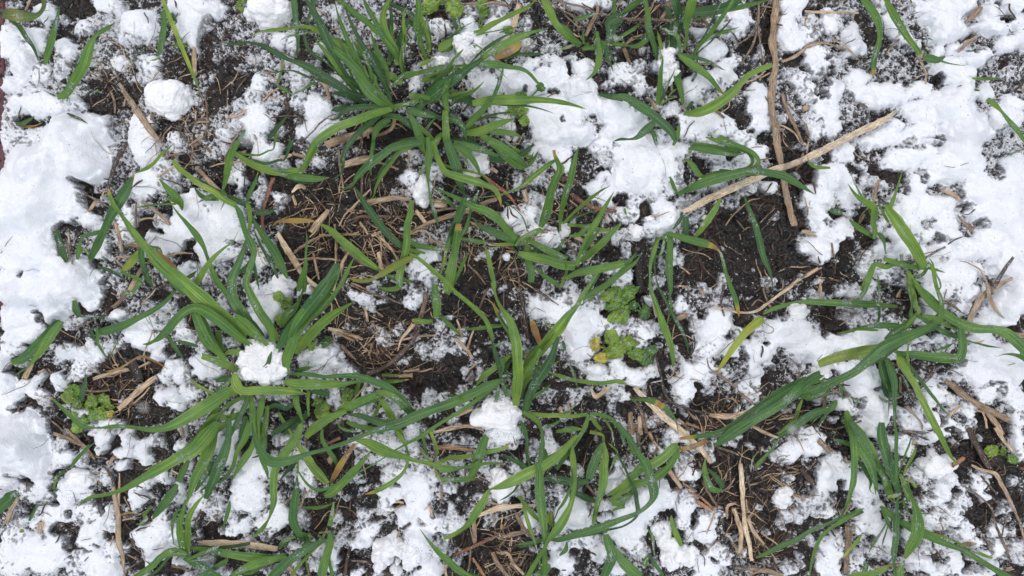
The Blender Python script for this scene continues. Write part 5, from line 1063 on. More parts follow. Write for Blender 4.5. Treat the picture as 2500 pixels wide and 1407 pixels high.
S('960,450,90,120,11 930,240,60,60,12 1050,600,100,60,5 930,830,60,100,6 970,880,60,70,5 1260,830,50,70,5 1280,1090,50,60,5 1240,1200,90,110,8 1240,1300,60,70,8 1110,1180,80,80,6 1040,1290,60,90,5 910,1310,80,80,5 1360,660,50,35,3 1280,600,40,30,2 1430,480,90,60,3 1320,1000,60,60,4 1480,900,90,60,5 1600,930,70,80,6 1540,800,90,60,5 1500,1050,110,100,12 1550,960,80,60,8 1410,1040,60,60,5 1460,1330,70,60,7 1640,1390,60,30,5')
S('1500,140,140,60,6 1650,80,130,60,5 1820,150,110,70,6 1700,290,130,50,5 1850,400,130,80,7 1950,500,120,130,10 1780,620,120,90,8 1760,460,90,60,6 1990,650,80,100,9 1750,700,110,60,7 1700,780,80,50,5 1950,60,70,60,6 1500,250,80,40,4 1560,560,60,50,3 1640,330,60,40,3 1420,310,60,40,3')
S('1900,820,90,100,11 1960,760,60,60,9 1990,900,60,70,8 1990,1000,60,80,8 380,1050,70,50,5 170,1370,90,50,5 850,1120,60,40,7 620,1350,90,50,5 60,1250,80,40,3 1690,890,60,40,3 740,1040,40,30,3 600,1030,60,50,3 2000,200,60,60,6')
C('200,600,110,60,2 190,900,60,60,3 370,800,70,50,3 150,1020,150,50,1 60,980,80,50,1 740,560,60,60,2 830,500,60,80,3 870,300,50,50,2 380,190,60,110,0 600,130,60,60,1 1250,60,150,60,0 1150,300,160,130,0 1200,420,110,90,0 1050,100,60,70,1 1380,330,60,90,1 1560,420,130,110,1 1400,560,130,90,1 1600,640,60,90,1 1450,720,100,60,1 1350,770,130,80,0 1120,870,120,150,0 1150,650,100,60,1 1300,950,90,80,2 1000,970,70,60,2 1350,1250,90,130,0 1500,1280,150,60,0 1500,1170,80,50,1 1560,1390,60,40,1 1750,870,110,90,2 1760,980,110,50,1 1650,830,90,60,1 1870,700,80,30,1')
C('1800,540,60,40,3 1530,310,90,50,3 730,1000,60,50,1 640,1080,80,50,2 300,1020,50,40,2 450,1250,300,40,0 200,1250,130,40,1 300,1320,80,60,1 450,1390,110,30,1 780,1280,60,60,1 960,1260,40,120,1 1040,1390,80,30,1 1000,740,80,60,1 1000,680,60,30,1 1750,1340,60,50,1 1950,1370,80,60,3 1620,540,60,40,2 1700,250,60,30,4 650,1160,100,30,1 880,620,30,40,3 120,1120,110,30,1 1060,250,80,50,0 1400,1000,60,50,2')
M('1800,1210,250,200,20','big angular white snow chunk at the lower border, between two grass clumps')
T(1000,1047)
L('pII','1290,1430,60 1290,1250,60 1290,1100,40 1275,900,80 1250,700,110 1240,550,100 1240,430,80 1220,330,60','gl','14,28,26')
L('pII','1245,330,60 1260,200,70 1270,100,50 1250,-60,8','g','24,24,22')
L('pII','1240,440,20 1300,340,80 1280,200,60','g','20,18,14')
L('p8','1600,60,30 1500,170,70 1400,270,90 1300,340,100 1180,400,110 1060,460,115 940,520,100 850,555,60 780,575,20 750,600,45 700,700,85 640,790,95 570,900,60 500,960,45 400,1020,45 300,1060,5','gl','14,30,16')
L('p8','1560,110,20 1480,200,40 1400,280,50 1330,380,20 1310,430,5','l','14,16,12')
L('p8','1550,150,20 1560,300,70 1570,450,65 1565,600,50 1530,740,60 1470,860,90 1400,970,90 1330,1050,50 1290,1130,40 1200,1280,50 1120,1420,50','gl','16,28,16')
L('p8','1840,140,30 1790,250,100 1740,380,110 1710,480,70','gd','14,20,16')
L('p8','1710,500,60 1600,510,70 1450,490,85 1350,470,70 1290,470,30','gd','16,14,12')
L('p8','1850,130,30 1870,250,70 1850,370,100 1850,480,110 1830,600,80 1790,720,60 1760,860,50 1750,920,10','gl','12,22,14')
L('p8','1720,30,50 1840,60,40 1850,130,40','gy','8,12,10')
L('p8','1900,140,10 1980,220,30 1950,300,30 1910,400,10','l','8,8,8')
L('p8','1980,-40,50 2030,60,50 2050,160,40','g','16,14,10')
L('pII','1330,1050,30 1420,1060,60 1560,1020,85 1700,980,95 1850,930,90 2000,870,70 2180,800,50 2300,700,60 2330,600,110 2300,480,110 2260,350,100 2190,250,60 2120,130,60 2040,20,60 1980,-60,40','gd','18,34,24')
L('pII','1320,1050,40 1200,1080,50 1080,1100,40 1000,1110,5','gd','18,18,12')
L('pII','1480,590,30 1600,620,70 1700,670,70 1780,690,40','d','10,10,10')
L('pII','1030,640,20 1100,720,50 1180,820,60 1240,880,30','l','8,12,10')
L('pII','1300,900,60 1340,800,40 1350,920,60','y','8,10,8')
L('pII','1130,380,40 1050,330,60 950,280,40 880,240,10','gd','8,10,8')
L('pII','1150,380,30 1120,240,45 1120,120,40 1100,0,50 1060,-60,20','d','10,14,12')
L('pII','1330,1290,40 1300,1340,90 1200,1400,80','gl','8,10,8')
L('pII','1500,1080,20 1490,1150,60 1430,1210,20','g','8,10,8')
L('pII','1870,1010,60 1900,1100,110 1930,1200,110 1900,1300,110 1850,1420,80','gd','16,20,12')
L('pII','1900,870,60 1870,940,80 1860,990,60','gd','22,20,18')
L('pJJ','580,460,60 640,330,110 680,210,110 720,100,90 740,70,60','gl','10,20,14')
L('pJJ','300,480,50 430,485,60 550,480,60 640,475,20','gl','9,11,10')
L('pJJ','250,340,40 380,280,60 500,270,60 620,250,50 740,220,60 850,200,50 920,170,30 965,120,5','lb','10,16,16')
L('pJJ','100,180,40 150,250,60 220,330,20','y','10,10,9')
L('pJJ','200,30,40 240,130,50 270,240,40','l','12,12,8')
L('pJJ','100,0,30 140,130,40 160,250,30','g','12,12,9')
L('pJJ','240,390,20 270,450,45 310,530,10','y','9,9,8')
L('pJJ','370,390,20 420,470,24 470,550,6','y','9,9,8')
L('pKK','100,960,6 190,1080,30 280,1180,60 370,1260,75 460,1340,85 540,1390,60 650,1450,50','gl','10,18,14')
L('pKK','500,1370,50 600,1400,60 680,1420,40','gd','12,12,10')
K('270,180,60 400,180,56 520,195,50 620,215,30','o','10','reddish brown dry leaf strip lying under crossing blades at the lower part')
K('240,210,24 260,370,34 300,500,30 310,700,34','t','7')
K('290,260,16 330,200,16','s','7')
K('640,840,40 750,790,60 880,750,80 1000,740,60 1200,730,34','s','11','forked pale straw root lying just below the small snow lump under the long curved blade')
K('710,680,20 850,720,30','s','10')
K('610,870,60 620,980,60 620,1100,40','s','9')
K('570,900,16 610,1080,20','s','9')
K('680,840,16 640,930,16','s','9')
K('1020,810,44 1060,900,50 1130,1000,34 1230,1060,16','s','10')
K('1090,770,12 1030,820,12','s','10')
K('870,1040,30 980,1010,60 1150,970,50','s','8')
K('890,820,14 870,950,14','s','7')
K('420,1210,40 600,1130,40 750,1060,36 850,1010,30','r','12')
K('580,1150,20 570,1300,30 540,1410,24','s','8')
K('790,1180,44 830,1270,54 890,1350,50 950,1420,44','s','13','leftmost curling orange straw stub in the dark hollow at the lower border')
K('870,1190,30 940,1190,34 990,1290,40 1090,1390,34','s','12')
K('880,1300,14 980,1320,14 1040,1390,14','s','10')
K('720,1320,24 830,1280,16','s','9')
K('600,1230,30 670,1340,40 720,1410,30','o','9')
K('1000,1290,30 1100,1150,30','t','8')
K('700,1400,10 820,1330,12 830,1260,10','t','8')
K('1120,1180,20 1050,1310,24','t','8')
K('400,1050,20 420,1110,20','s','6')
K('340,1300,30 350,1410,30','s','7')
K('1690,540,30 1770,630,34','s','6')
K('850,220,8 950,220,14 1000,280,8','t','8')
K('190,740,40 220,840,30','s','6')
K('1530,20,20 1550,90,20','s','6')
S('100,520,140,110,9 80,650,130,130,9 130,770,110,110,8 200,900,120,110,8 330,900,160,80,6 400,800,80,80,5 420,760,60,50,5 380,580,80,70,6 200,480,70,90,6 60,400,60,60,7 100,330,80,40,6 40,200,60,150,6 90,1050,120,130,12 60,1200,110,120,12 200,1320,130,110,11 130,1380,100,40,10 250,1150,60,60,6 340,1050,60,80,5 60,920,80,60,7 480,680,50,40,3 520,610,40,40,3 340,1160,60,60,5')
S('500,120,100,60,4 370,110,60,60,4 570,240,50,40,4 500,430,50,30,5 700,370,80,60,5 750,420,60,60,5 1030,380,60,50,5 700,320,60,40,4 800,150,70,60,6 900,80,150,80,10 980,160,60,50,6 1000,60,100,60,8 880,190,60,30,4 940,20,150,60,12 1340,130,80,110,7 1340,60,70,60,5 1360,220,60,50,6 1130,240,90,50,4 1500,320,60,40,6 1420,330,70,40,5 1640,400,50,50,4 1180,150,40,60,3 760,820,70,60,3 820,880,50,60,3 740,900,50,50,3')
S('1150,890,80,110,8 1200,960,60,40,5 1080,580,80,80,4 1150,650,50,50,3 1560,750,180,140,10 1620,850,140,110,12 1450,850,110,110,8 1430,640,90,60,6 1500,700,90,60,7 1420,570,60,50,5 1590,580,30,30,4 1400,990,60,60,5 1480,1080,160,70,7 1600,1080,130,60,7 1720,1050,110,70,7 1430,1200,110,90,8 1500,1300,110,100,8 1790,1200,90,110,8 1740,1110,90,60,7 1850,730,50,50,14 1870,840,60,40,10 1480,1380,90,30,7')
S('1970,440,70,80,10 1930,540,60,60,8 1990,340,60,50,7 2000,780,60,60,10 1980,900,60,110,12 1950,1000,90,80,11 2000,1080,60,80,10 1980,1330,60,80,8 1720,710,60,50,5 1930,750,40,40,10 560,760,60,40,4 700,650,80,50,3 1040,1045,25,20,2 860,1010,25,40,2 470,1240,50,50,4 450,1290,50,40,4 500,1170,60,30,3 1180,1130,60,30,3 1290,240,60,60,4 340,330,60,60,4 440,300,60,40,4 460,370,60,30,3')
C('430,220,130,60,1 370,50,60,60,3 480,60,60,50,2 640,30,60,50,0 500,600,100,70,1 450,660,110,80,1 620,560,100,80,1 650,450,60,80,2 380,420,60,40,3 500,750,90,60,1 550,850,60,80,2 680,850,60,90,1 500,1050,150,90,0 400,1110,60,60,2 700,1000,150,110,0 900,950,150,90,1 950,830,60,60,2 780,1180,150,120,0 950,1200,200,150,0 650,1300,150,110,0 850,1350,200,100,0 1100,1300,120,110,0 1080,1100,150,80,0 400,1380,70,60,1 300,760,60,110,2 250,780,60,60,3 1010,700,40,60,0 1200,600,50,80,2 1050,240,80,60,0 920,270,60,50,1 850,280,80,50,2 1180,60,60,70,1 1100,350,60,40,2')
C('1450,60,100,70,1 1650,150,100,110,0 1600,280,120,70,0 1680,330,60,80,0 1440,400,110,80,1 1400,470,60,50,2 1700,580,60,60,1 1900,60,80,90,0 1950,160,70,80,0 1920,380,40,80,1 1340,800,60,100,2 1340,950,60,60,1 1380,670,60,50,3 1700,1200,50,80,1 1640,1290,60,80,1 1580,1170,30,60,1 1370,1350,60,60,1 1260,1200,60,80,1 1720,1330,60,60,2 1800,1340,60,40,2 1580,1250,40,60,3 1930,1120,40,60,3 600,930,60,80,1 1360,550,50,50,2 780,340,60,30,2 30,1330,60,50,4 100,1290,40,40,4 260,980,40,50,3 130,870,60,40,5')
M('880,540,135,185,14','small upright snow lump under the long curved blade, between it and forked pale straw')
T(1500,1047)
L('pLL','-40,700,40 60,600,80 190,530,90 320,500,80 430,440,80 520,360,70 580,260,60 600,180,40','g','12,18,20')
L('pLL','-60,630,30 60,560,60 170,460,70 270,360,100 380,330,100 480,260,100 560,180,90 600,150,40','gl','12,22,22')
L('pLL','-20,700,80 80,680,70 180,600,50','g','12,13,12')
L('pLL','-20,780,30 60,740,50 100,680,40','g','12,13,12')
L('pLL','600,160,50 605,240,45 620,320,10','l','18,16,8')
L('pLL','620,200,20 700,180,60 800,150,60 880,110,60','o','12,16,20')
L('pLL','0,1150,60 60,1240,110 150,1340,130 250,1420,100','gl','14,14,12')
L('pLL','280,1320,60 300,1250,60 340,1210,40','g','12,11,10')
L('pLL','320,1190,20 370,1270,45 430,1350,55 470,1420,40','gd','12,12,10')
L('pLL','380,1200,20 370,1120,30 360,1020,40 320,960,15','g','10,12,9')
L('pMM','870,270,5 860,370,50 880,480,70 930,570,75 1000,590,50 1030,580,20','g','8,14,10')
L('pMM','890,380,20 960,450,60 1020,530,70 1030,570,40','gd','8,10,9')
L('pNN','1350,1230,20 1450,1190,50 1600,1110,65 1750,1050,65 1870,970,60 2000,920,50 2150,850,40 2300,790,20','gd','12,18,22')
L('pNN','1860,1410,20 1880,1280,40 1920,1130,50 1980,1020,50 2060,950,40 2180,870,60 2290,800,50 2380,760,10','g','12,20,18')
L('pNN','1350,360,50 1420,280,50 1500,200,50 1560,110,30','g','8,12,12')
L('pNN','1300,400,12 1320,290,20 1370,220,12','l','6,8,7')
L('pOO','540,830,20 560,930,60 600,1030,70 640,1120,40','l','8,9,8')
K('1200,340,60 1215,480,64 1225,650,60 1235,800,50 1250,950,60 1290,1100,50 1310,1260,44','s','9','pale cream upright stem remnant in the dark soil at the lower right of centre')
K('1140,760,50 1180,880,60 1210,1000,64 1200,1180,60','s','8')
K('1260,670,20 1280,800,16','s','8')
K('1075,860,16 1080,740,44 1160,710,20','s','9')
K('1270,860,44 1330,980,50 1430,1100,30','s','7')
K('1400,1000,20 1500,1060,24 1560,1110,16','s','8')
K('840,510,40 900,610,44 970,720,30','t','9')
K('700,600,30 830,660,34 950,770,24','o','7')
K('780,690,60 880,750,50 930,780,20','o','7')
K('970,760,24 930,880,24 875,1000,12','s','12')
K('650,520,24 780,600,24','s','6')
K('500,380,60 560,450,60 640,570,50','s','7')
K('540,600,16 600,560,14 620,720,10','s','7')
K('990,180,34 1080,210,34 1190,250,30','t','7')
K('1085,250,20 1100,400,24 1110,520,20','t','6')
K('990,360,20 1010,430,20','s','6')
K('980,740,12 990,600,12','t','6')
K('1020,600,30 1090,560,30 1150,470,20','t','6')
K('1280,480,20 1300,640,20','t','6')
K('1450,480,14 1530,400,14','t','6')
K('1350,400,14 1420,500,14','t','6')
K('1540,340,12 1570,270,14 1640,260,8','t','10')
K('1640,360,30 1760,400,24','s','6')
K('1780,380,60 1840,460,70 1910,540,50','b','6','dark brown woody fragment in the soil, lower right')
K('1150,1280,14 1190,1190,14','t','6')
K('1160,1005,34 1164,1006,34','d','9')
K('1150,1330,20 1400,1350,60 1600,1390,50','s','7')
K('1280,1390,24 1400,1360,40','s','8')
K('1480,790,10 1540,760,24','s','6')
K('1650,750,14 1720,730,16','s','6')
K('1960,110,40 2080,220,50','s','8')
K('50,280,10 200,310,12','t','6')
K('70,170,14 90,110,12','s','7')
K('330,30,40 410,170,34','s','7')
K('340,150,14 410,70,14','b','9')
K('310,430,30 440,390,24','t','6')
K('220,50,50 240,220,50','t','5')
K('60,1130,40 120,1180,40','t','5')
K('1900,1340,10 1990,1430,10','b','8')
K('1380,170,30 1400,250,24','o','6')
S('60,380,70,90,7 160,400,40,40,5 80,480,90,60,6 60,440,60,60,6 400,600,170,130,13 460,680,90,100,12 300,720,170,130,11 150,850,150,120,12 60,960,110,110,11 180,980,110,80,9 250,830,90,80,8 180,1100,90,80,7 240,1180,60,50,6 100,1080,80,60,7 80,730,100,70,10')
S('640,760,110,110,8 620,880,90,80,7 700,950,80,80,6 720,700,80,60,6 860,900,130,110,9 860,1020,110,90,8 920,830,70,60,7 680,1020,60,60,6 1010,790,40,50,5 740,620,60,60,4 620,620,60,40,5 1000,1180,160,60,7 960,1150,60,50,6 870,1300,130,80,9 800,1380,90,40,8 1060,1240,90,50,7 1040,1350,60,50,5 950,1380,90,40,7 1250,1180,40,60,6 750,1240,40,40,6 870,1230,60,50,7')
S('480,950,60,60,7 700,400,130,100,8 680,300,100,80,6 590,340,60,60,5 620,80,100,70,9 510,90,60,70,6 380,200,70,60,6 440,230,50,50,5 720,220,70,40,5 550,30,60,50,7 900,180,60,60,5 930,250,40,60,5 830,40,40,30,7 1090,140,70,40,5 1180,60,60,20,4 180,130,60,80,5 1290,170,50,60,4 1640,460,60,70,4 1380,370,60,40,3 1810,500,30,40,3 1380,730,40,40,3')
S('1880,80,120,100,9 1720,150,130,80,9 1650,230,110,90,8 1800,200,150,80,9 1880,200,100,60,8 1560,200,70,60,7 1500,270,60,50,5 1760,90,80,50,7 1980,380,70,80,8 1960,500,60,110,8 1950,620,60,60,7 1850,700,110,70,6 1780,780,80,80,6 1930,800,90,60,5 1640,820,80,60,6 1760,830,60,50,6 1990,700,60,70,6 1580,880,50,40,4 1600,940,60,40,4 1450,1000,60,40,4 1900,1050,90,60,5')
S('1990,1250,90,150,9 1980,1120,60,60,8 1960,1330,60,60,8 1660,1330,100,50,6 1760,1200,60,40,5 1280,870,40,40,4 1740,1300,60,40,5 1350,970,30,30,3 60,1320,80,80,8 380,1330,60,60,5 80,30,40,60,3 1600,1300,60,40,4 410,1230,50,50,4')
C('60,150,60,90,1 270,150,60,110,1 430,100,60,80,2 330,60,60,80,1 760,60,60,60,1 180,250,80,50,2 450,350,90,40,1 540,430,60,60,0 560,510,80,60,0 780,330,60,100,1 850,500,100,110,1 740,520,80,60,2 900,650,110,90,0 1080,350,150,150,0 1000,200,90,60,0 1100,550,150,150,0 1000,650,80,100,0 1250,250,110,110,0 1350,100,110,110,0 1400,300,60,60,0 1450,450,150,130,0 1750,430,130,80,0 1400,620,150,130,0 1500,750,110,90,0 1750,550,90,60,1 1850,600,90,50,2 1650,640,60,110,2 1550,600,40,60,1 1120,800,90,100,0 1100,950,80,60,1 1000,950,60,90,2 1400,850,130,90,0')
C('1300,1000,90,120,0 1450,1100,150,90,0 1550,980,110,60,1 1700,930,150,60,1 1250,1100,60,60,2 1380,1220,150,60,0 1600,1190,150,60,0 1550,1100,90,50,1 1450,1290,150,40,2 1800,1150,60,60,1 1750,1380,130,30,1 1850,1250,60,150,1 1900,950,60,60,2 770,850,50,60,1 730,910,40,40,1 820,790,60,30,3 600,1000,60,90,1 560,900,40,80,1 500,830,60,40,1 380,850,50,50,3 400,1060,70,130,0 330,1050,60,90,1 450,1230,60,80,1 500,1350,80,60,0 300,1370,60,60,1 600,1380,60,40,3 680,1100,60,60,2 750,1130,80,60,1 820,1180,80,50,1 950,1230,60,40,1 730,1330,30,60,2 1120,1150,60,40,2 1150,1260,60,50,3')
M('460,990,85,120,10','oblong snow chunk at the lower border, upper end of a slanting pair')
M('600,1230,145,165,13','larger ragged snow chunk at the lower border, foot of a slanting pair')
M('1600,665,95,110,12','rounded white snow clod on dark soil, right of the cream stem remnant')
T(1980,1047)
L('pBB','350,-100,60 390,30,90 410,200,90 410,350,85 400,500,75 370,620,60 330,750,45 280,840,20 270,860,4','g','16,24,12')
L('pBB','380,-60,60 460,60,110 520,190,110 570,300,100 600,400,60 610,500,40 615,630,5','gd','18,22,12')
L('pPP','850,640,40 820,560,80 780,450,110 740,330,120 700,200,110 670,60,100 670,-60,60','gd','10,22,18')
L('pPP','810,520,10 815,400,45 810,200,45 815,60,40 800,-60,8','g','24,28,24')
L('pBB','210,95,10 300,125,60 400,160,50','g','14,16,16')
L('pPP','560,150,8 630,180,12 670,140,12','g','12,12,12')
L('pPP','780,640,40 730,580,100 700,470,70 640,350,90 600,290,30','gl','8,16,16')
L('pPP','730,650,30 790,640,60 850,620,20','l','18,18,16')
L('pPP','890,430,40 930,340,55 980,240,50 1000,180,30','l','10,14,14')
L('pPP','930,680,30 900,570,70 870,480,60 850,430,30','gl','8,12,12')
L('pPP','450,300,20 520,400,60 570,500,40 560,580,15 600,625,5','g','10,14,12')
L('pPP','520,320,20 570,420,40 600,480,30','g','10,13,12')
L('pPP','895,1240,20 940,1130,100 1000,1010,120 1010,880,115 1000,770,70 960,660,40 900,530,60','gl','18,30,14')
L('pPP','800,1430,60 795,1300,20 790,1170,70 810,1040,75 810,930,80 820,800,50 820,700,40','gd','18,26,20')
L('pPP','840,1430,80 850,1330,80 890,1250,20','gl','12,16,18')
L('pPP','790,1350,20 800,1290,30','g','14,15,14')
L('pPP','840,880,50 950,940,100 1080,1000,95 1200,1060,75 1320,1110,60 1450,1160,55 1600,1250,60 1750,1340,60 1880,1420,80 2000,1480,60','gd','12,20,16')
L('pPP','660,740,30 750,810,80 820,880,60','g','12,14,14')
L('pPP','680,790,20 730,880,50 770,990,10','gl','12,14,12')
L('pPP','840,800,20 900,820,30 970,825,20','g','10,12,12')
L('pPP','1050,810,20 1130,815,10','g','10,12,11')
L('pPP','720,900,20 660,1000,30 600,1090,30 550,1180,12','g','12,13,12')
L('pNN','250,870,30 350,840,60 430,810,60 500,790,30','d','14,14,13')
L('pQQ','340,1405,20 450,1390,60 580,1380,70 700,1340,50 760,1280,10','gl','14,18,16')
L('pQQ','500,1390,60 520,1310,60 510,1260,30','g','14,14,12')
L('pQQ','300,1230,30 370,1150,50 430,1080,60 480,1010,30','l','10,11,10')
L('pQQ','190,970,10 190,970,10','l','4,4,4')
L('pPP','900,480,30 960,500,50 1000,560,40','l','9,9,8')
K('75,110,70 190,220,60','s','8')
K('870,20,20 1000,60,20 1130,110,20','b','9')
K('970,20,14 1120,40,16','b','8')
K('1000,120,60 970,140,30','s','8')
K('1500,-10,70 1560,120,80 1650,280,80 1720,400,60','b','8','dark brown woody twig in bare soil near the lower right corner')
K('1760,-10,50 1830,100,50 1920,210,40','s','10')
K('1310,190,16 1450,80,16','b','8')
K('1350,190,24 1500,125,16','b','8')
K('1350,350,60 1460,280,60','o','8','short orange-brown bark scrap lying on dark soil near the lower right corner')
K('1460,250,12 1540,235,12','b','8')
K('1530,350,30 1640,400,40 1760,430,50 1830,550,54 1900,680,44 1960,820,36 2010,960,30 2040,1100,24','s','12','frosted curved yellowish root at the right border, lower part')
K('1450,540,14 1600,640,24 1720,760,30 1760,900,30 1800,1010,40 1860,1140,40 1900,1230,20','t','8')
K('1820,1030,24 1860,850,24','t','9')
K('1760,1045,20 2020,1035,20','b','12')
K('1620,450,30 1700,540,30 1780,620,20','b','7')
K('1540,960,16 1620,930,16 1700,910,10','b','7')
K('300,810,50 380,700,60','s','8')
K('350,930,70 360,1050,70 340,1200,70 330,1380,70','s','8')
K('600,1330,20 850,1290,34','s','8')
K('320,290,34 370,320,24','s','8')
K('1160,1120,24 1240,1240,24','t','8')
K('1860,1340,60 1920,1330,60','s','9')
K('1850,1330,20 1950,1410,30','b','8')
K('1700,970,10 1640,980,10','t','8')
K('1410,1130,60 1500,1100,60 1580,1100,24','s','8')
K('830,300,14 830,230,24','s','9')
K('1990,380,34 2060,380,34','r','8')
K('1840,340,10 1850,430,12 1810,440,12','t','8')
K('1240,900,14 1260,960,30','s','8')
K('1170,960,14 1230,1010,20','r','9')
K('20,1350,16 80,1390,16','b','8')
S('60,100,60,150,9 100,60,60,60,7 540,40,130,60,13 600,80,70,60,9 820,120,120,100,9 870,200,60,90,8 880,60,60,60,7 1150,50,110,80,8 1240,60,60,60,7 1050,100,60,60,5 950,220,60,60,5 1420,20,60,60,8 1580,80,40,40,5 1360,150,60,50,4')
S('120,420,110,100,11 200,400,90,80,10 150,530,110,70,9 80,620,90,80,8 330,450,70,110,9 340,540,60,60,8 60,700,110,70,7 110,790,110,80,7 200,700,60,60,4 500,530,130,110,9 550,620,110,80,8 540,440,70,80,8 520,700,120,80,7 600,750,100,60,8 230,280,90,90,7 330,360,60,50,5 620,560,60,60,8 620,400,60,60,7 650,260,50,50,5')
S('1280,470,120,90,14 1230,600,120,110,11 1180,680,90,70,8 1050,700,70,60,6 1020,440,90,60,6 1080,530,80,60,5 1430,560,70,60,6 1400,650,90,70,6 1390,740,110,60,6 1490,700,50,40,4 1280,790,110,60,6 1600,500,70,110,7 1640,620,90,60,7 1660,410,60,30,4 1950,130,60,130,8 1980,250,60,60,7 1930,40,60,60,8 1920,500,60,60,4 1850,780,80,90,5 1850,730,60,40,4')
S('550,850,130,80,8 600,950,130,80,8 480,950,110,80,7 680,1050,90,90,8 620,1150,110,70,6 720,1170,50,60,6 140,1120,90,70,9 240,1060,80,90,6 150,1280,140,110,11 200,1360,110,60,8 230,1180,80,80,7 400,1260,90,90,7 420,1340,110,60,7 430,1180,60,50,5 70,1200,60,60,6 230,980,70,50,4 280,1130,60,60,5')
S('900,1000,60,60,6 900,1100,70,60,5 1070,1130,110,70,6 1070,1290,100,80,9 960,1230,90,60,8 1180,1370,80,60,8 1150,1100,110,60,6 1280,1200,130,90,8 1350,1290,90,100,9 1250,1330,60,60,6 1150,850,110,60,7 1370,850,130,90,7 1430,920,90,60,7 1180,920,90,50,6 1120,960,60,40,5 1350,1000,110,50,6 1500,1030,130,60,7 1580,1090,90,60,8 1750,980,110,70,9 1750,1120,130,90,9 1650,1200,110,60,7 1500,1200,90,40,6 1600,1350,150,60,8 1450,1350,90,60,8 1700,1290,90,50,8 1900,1000,60,60,6 1950,1120,70,60,6 1950,1230,60,60,5 930,1320,60,50,6 1840,1180,80,60,5')
C('280,30,70,80,0 180,40,90,60,1 330,190,60,70,0 240,170,60,40,1 560,120,60,50,1 590,180,60,50,2 760,60,30,60,3 650,170,60,50,2 20,480,40,80,0 30,320,60,80,3 260,520,60,50,2 280,680,60,80,1 220,600,60,30,3 80,870,110,40,1 200,830,60,30,2 280,900,80,50,2 60,720,60,60,3 1040,180,60,50,1 920,50,60,50,1 1000,250,80,90,1 880,310,60,50,2 1240,150,60,110,1 1160,180,60,40,2 1350,80,60,60,2 1380,230,110,130,0 1500,150,110,110,0 1430,400,90,90,0 1480,470,60,60,1 1650,100,110,110,0 1620,250,130,110,0 1720,330,130,110,0 1780,50,60,60,0 1800,430,110,130,0')
C('1750,600,110,130,0 1900,580,90,110,1 1950,380,90,60,0 1940,760,80,110,1 1700,750,80,90,0 1600,850,130,110,0 1540,720,80,70,0 1350,600,70,80,0 1450,790,80,50,0 1320,720,50,60,2 1500,850,60,80,0 1230,830,40,40,2 1100,500,60,60,2 980,600,80,80,1 1000,680,60,30,2 1100,620,60,60,3 850,330,60,110,2 850,520,60,80,1 1100,400,50,60,4 700,760,60,60,3 680,640,50,40,3 850,1160,60,60,1 880,1080,60,50,3 1180,1180,80,60,1 1230,1230,60,50,1 1440,1300,50,70,0 1400,1180,60,40,2 1250,990,110,60,3 1650,1080,90,60,3 1620,1000,60,50,2 1680,1160,60,60,2')
C('1830,1300,110,50,2 1950,1320,80,70,1 1870,1390,110,30,1 1980,1000,60,60,1 1900,920,60,60,2 1820,850,60,80,2 1850,1110,60,110,3 1030,1390,110,40,2 920,1390,60,30,1 680,1390,80,60,2 760,1230,60,60,2 560,1290,60,60,3 560,1050,60,60,3 340,1080,60,120,3 300,1330,50,110,3 40,1370,60,50,2 30,1030,50,60,1 350,960,50,60,2 110,970,110,40,2 250,1240,50,60,3 1350,1380,60,40,4 1540,1300,80,50,4 950,870,60,50,3 1250,620,20,40,5 1330,930,70,40,4 1700,560,40,40,2')
M('1210,350,170,150,18','smooth rounded snow lump left of the dark twig near the lower right corner')
W('6','tiny pale green seedling with three round leaves, near the lower right corner','1720,215,58,62,100,l 1835,220,34,36,20,l 1920,290,56,44,330,g')
T(1000,0)
W('7','yellow-green crinkled weed at the upper border, right of the top centre tuft','210,50,120,62,215,l 430,70,90,75,270,l 300,-50,70,60,90,l')
W('8','snow-dusted green weed mostly hidden under snow, right of the top centre tuft','720,120,40,50,280,g 690,50,60,50,40,g 940,290,40,50,90,g 350,440,80,60,220,g 640,530,70,50,300,d 560,620,60,40,200,d')
W('9','low green weed with small leaves beneath the level blade, under snow crust','1050,920,70,40,20,g 1030,1060,45,90,280,l 1090,1150,50,50,300,l 1250,830,50,40,330,d 970,1010,40,40,200,g')
T(500,0)
W('10','tiny green seedling touching the large smooth snow lump at the upper border','330,60,34,34,200,l 360,10,36,34,100,l 345,85,30,24,300,l')
T(1000,0)
M('590,450,190,140,12,13','large loose snow clump held on the blades of the top centre tuft')
M('300,590,100,65,9,13','small snow clump left of the large loose one on the top centre tuft')
T(1500,0)
M('505,545,75,95,11,13','upper half of the snow clump hung on slender blades at the upper border')
M('520,690,85,100,10,11','lower half of the snow clump hung on slender blades at the upper border')
T(500,700)
M('565,740,225,215,9,17','ragged clump of snow in the core of the biggest lower left tuft')
T(500,1047)
M('955,450,85,120,8,7','upright snow patch beside the bent yellow leaf, below the biggest tuft')
M('930,240,50,50,6,13','little snow blob where two leaves cross above the bent yellow leaf')
T(1000,1047)
M('1855,740,52,42,6,13','tiny snow blob resting on a broad blade at the lower border')
T(1980,700)
M('90,815,75,62,8,18','snow blob caught between frosted blades at the lower right')
T(1500,700)
M('1350,1170,45,32,5,24','tiny snow blob lying on the long frosted blade')
T(1000,700)
M('1600,150,38,60,6,28','tiny snow clump on the bright blade right of the lower centre plant')
T(500,700)
M('1120,700,210,150,13','irregular snow chunk just right of the core of the biggest lower left tuft')

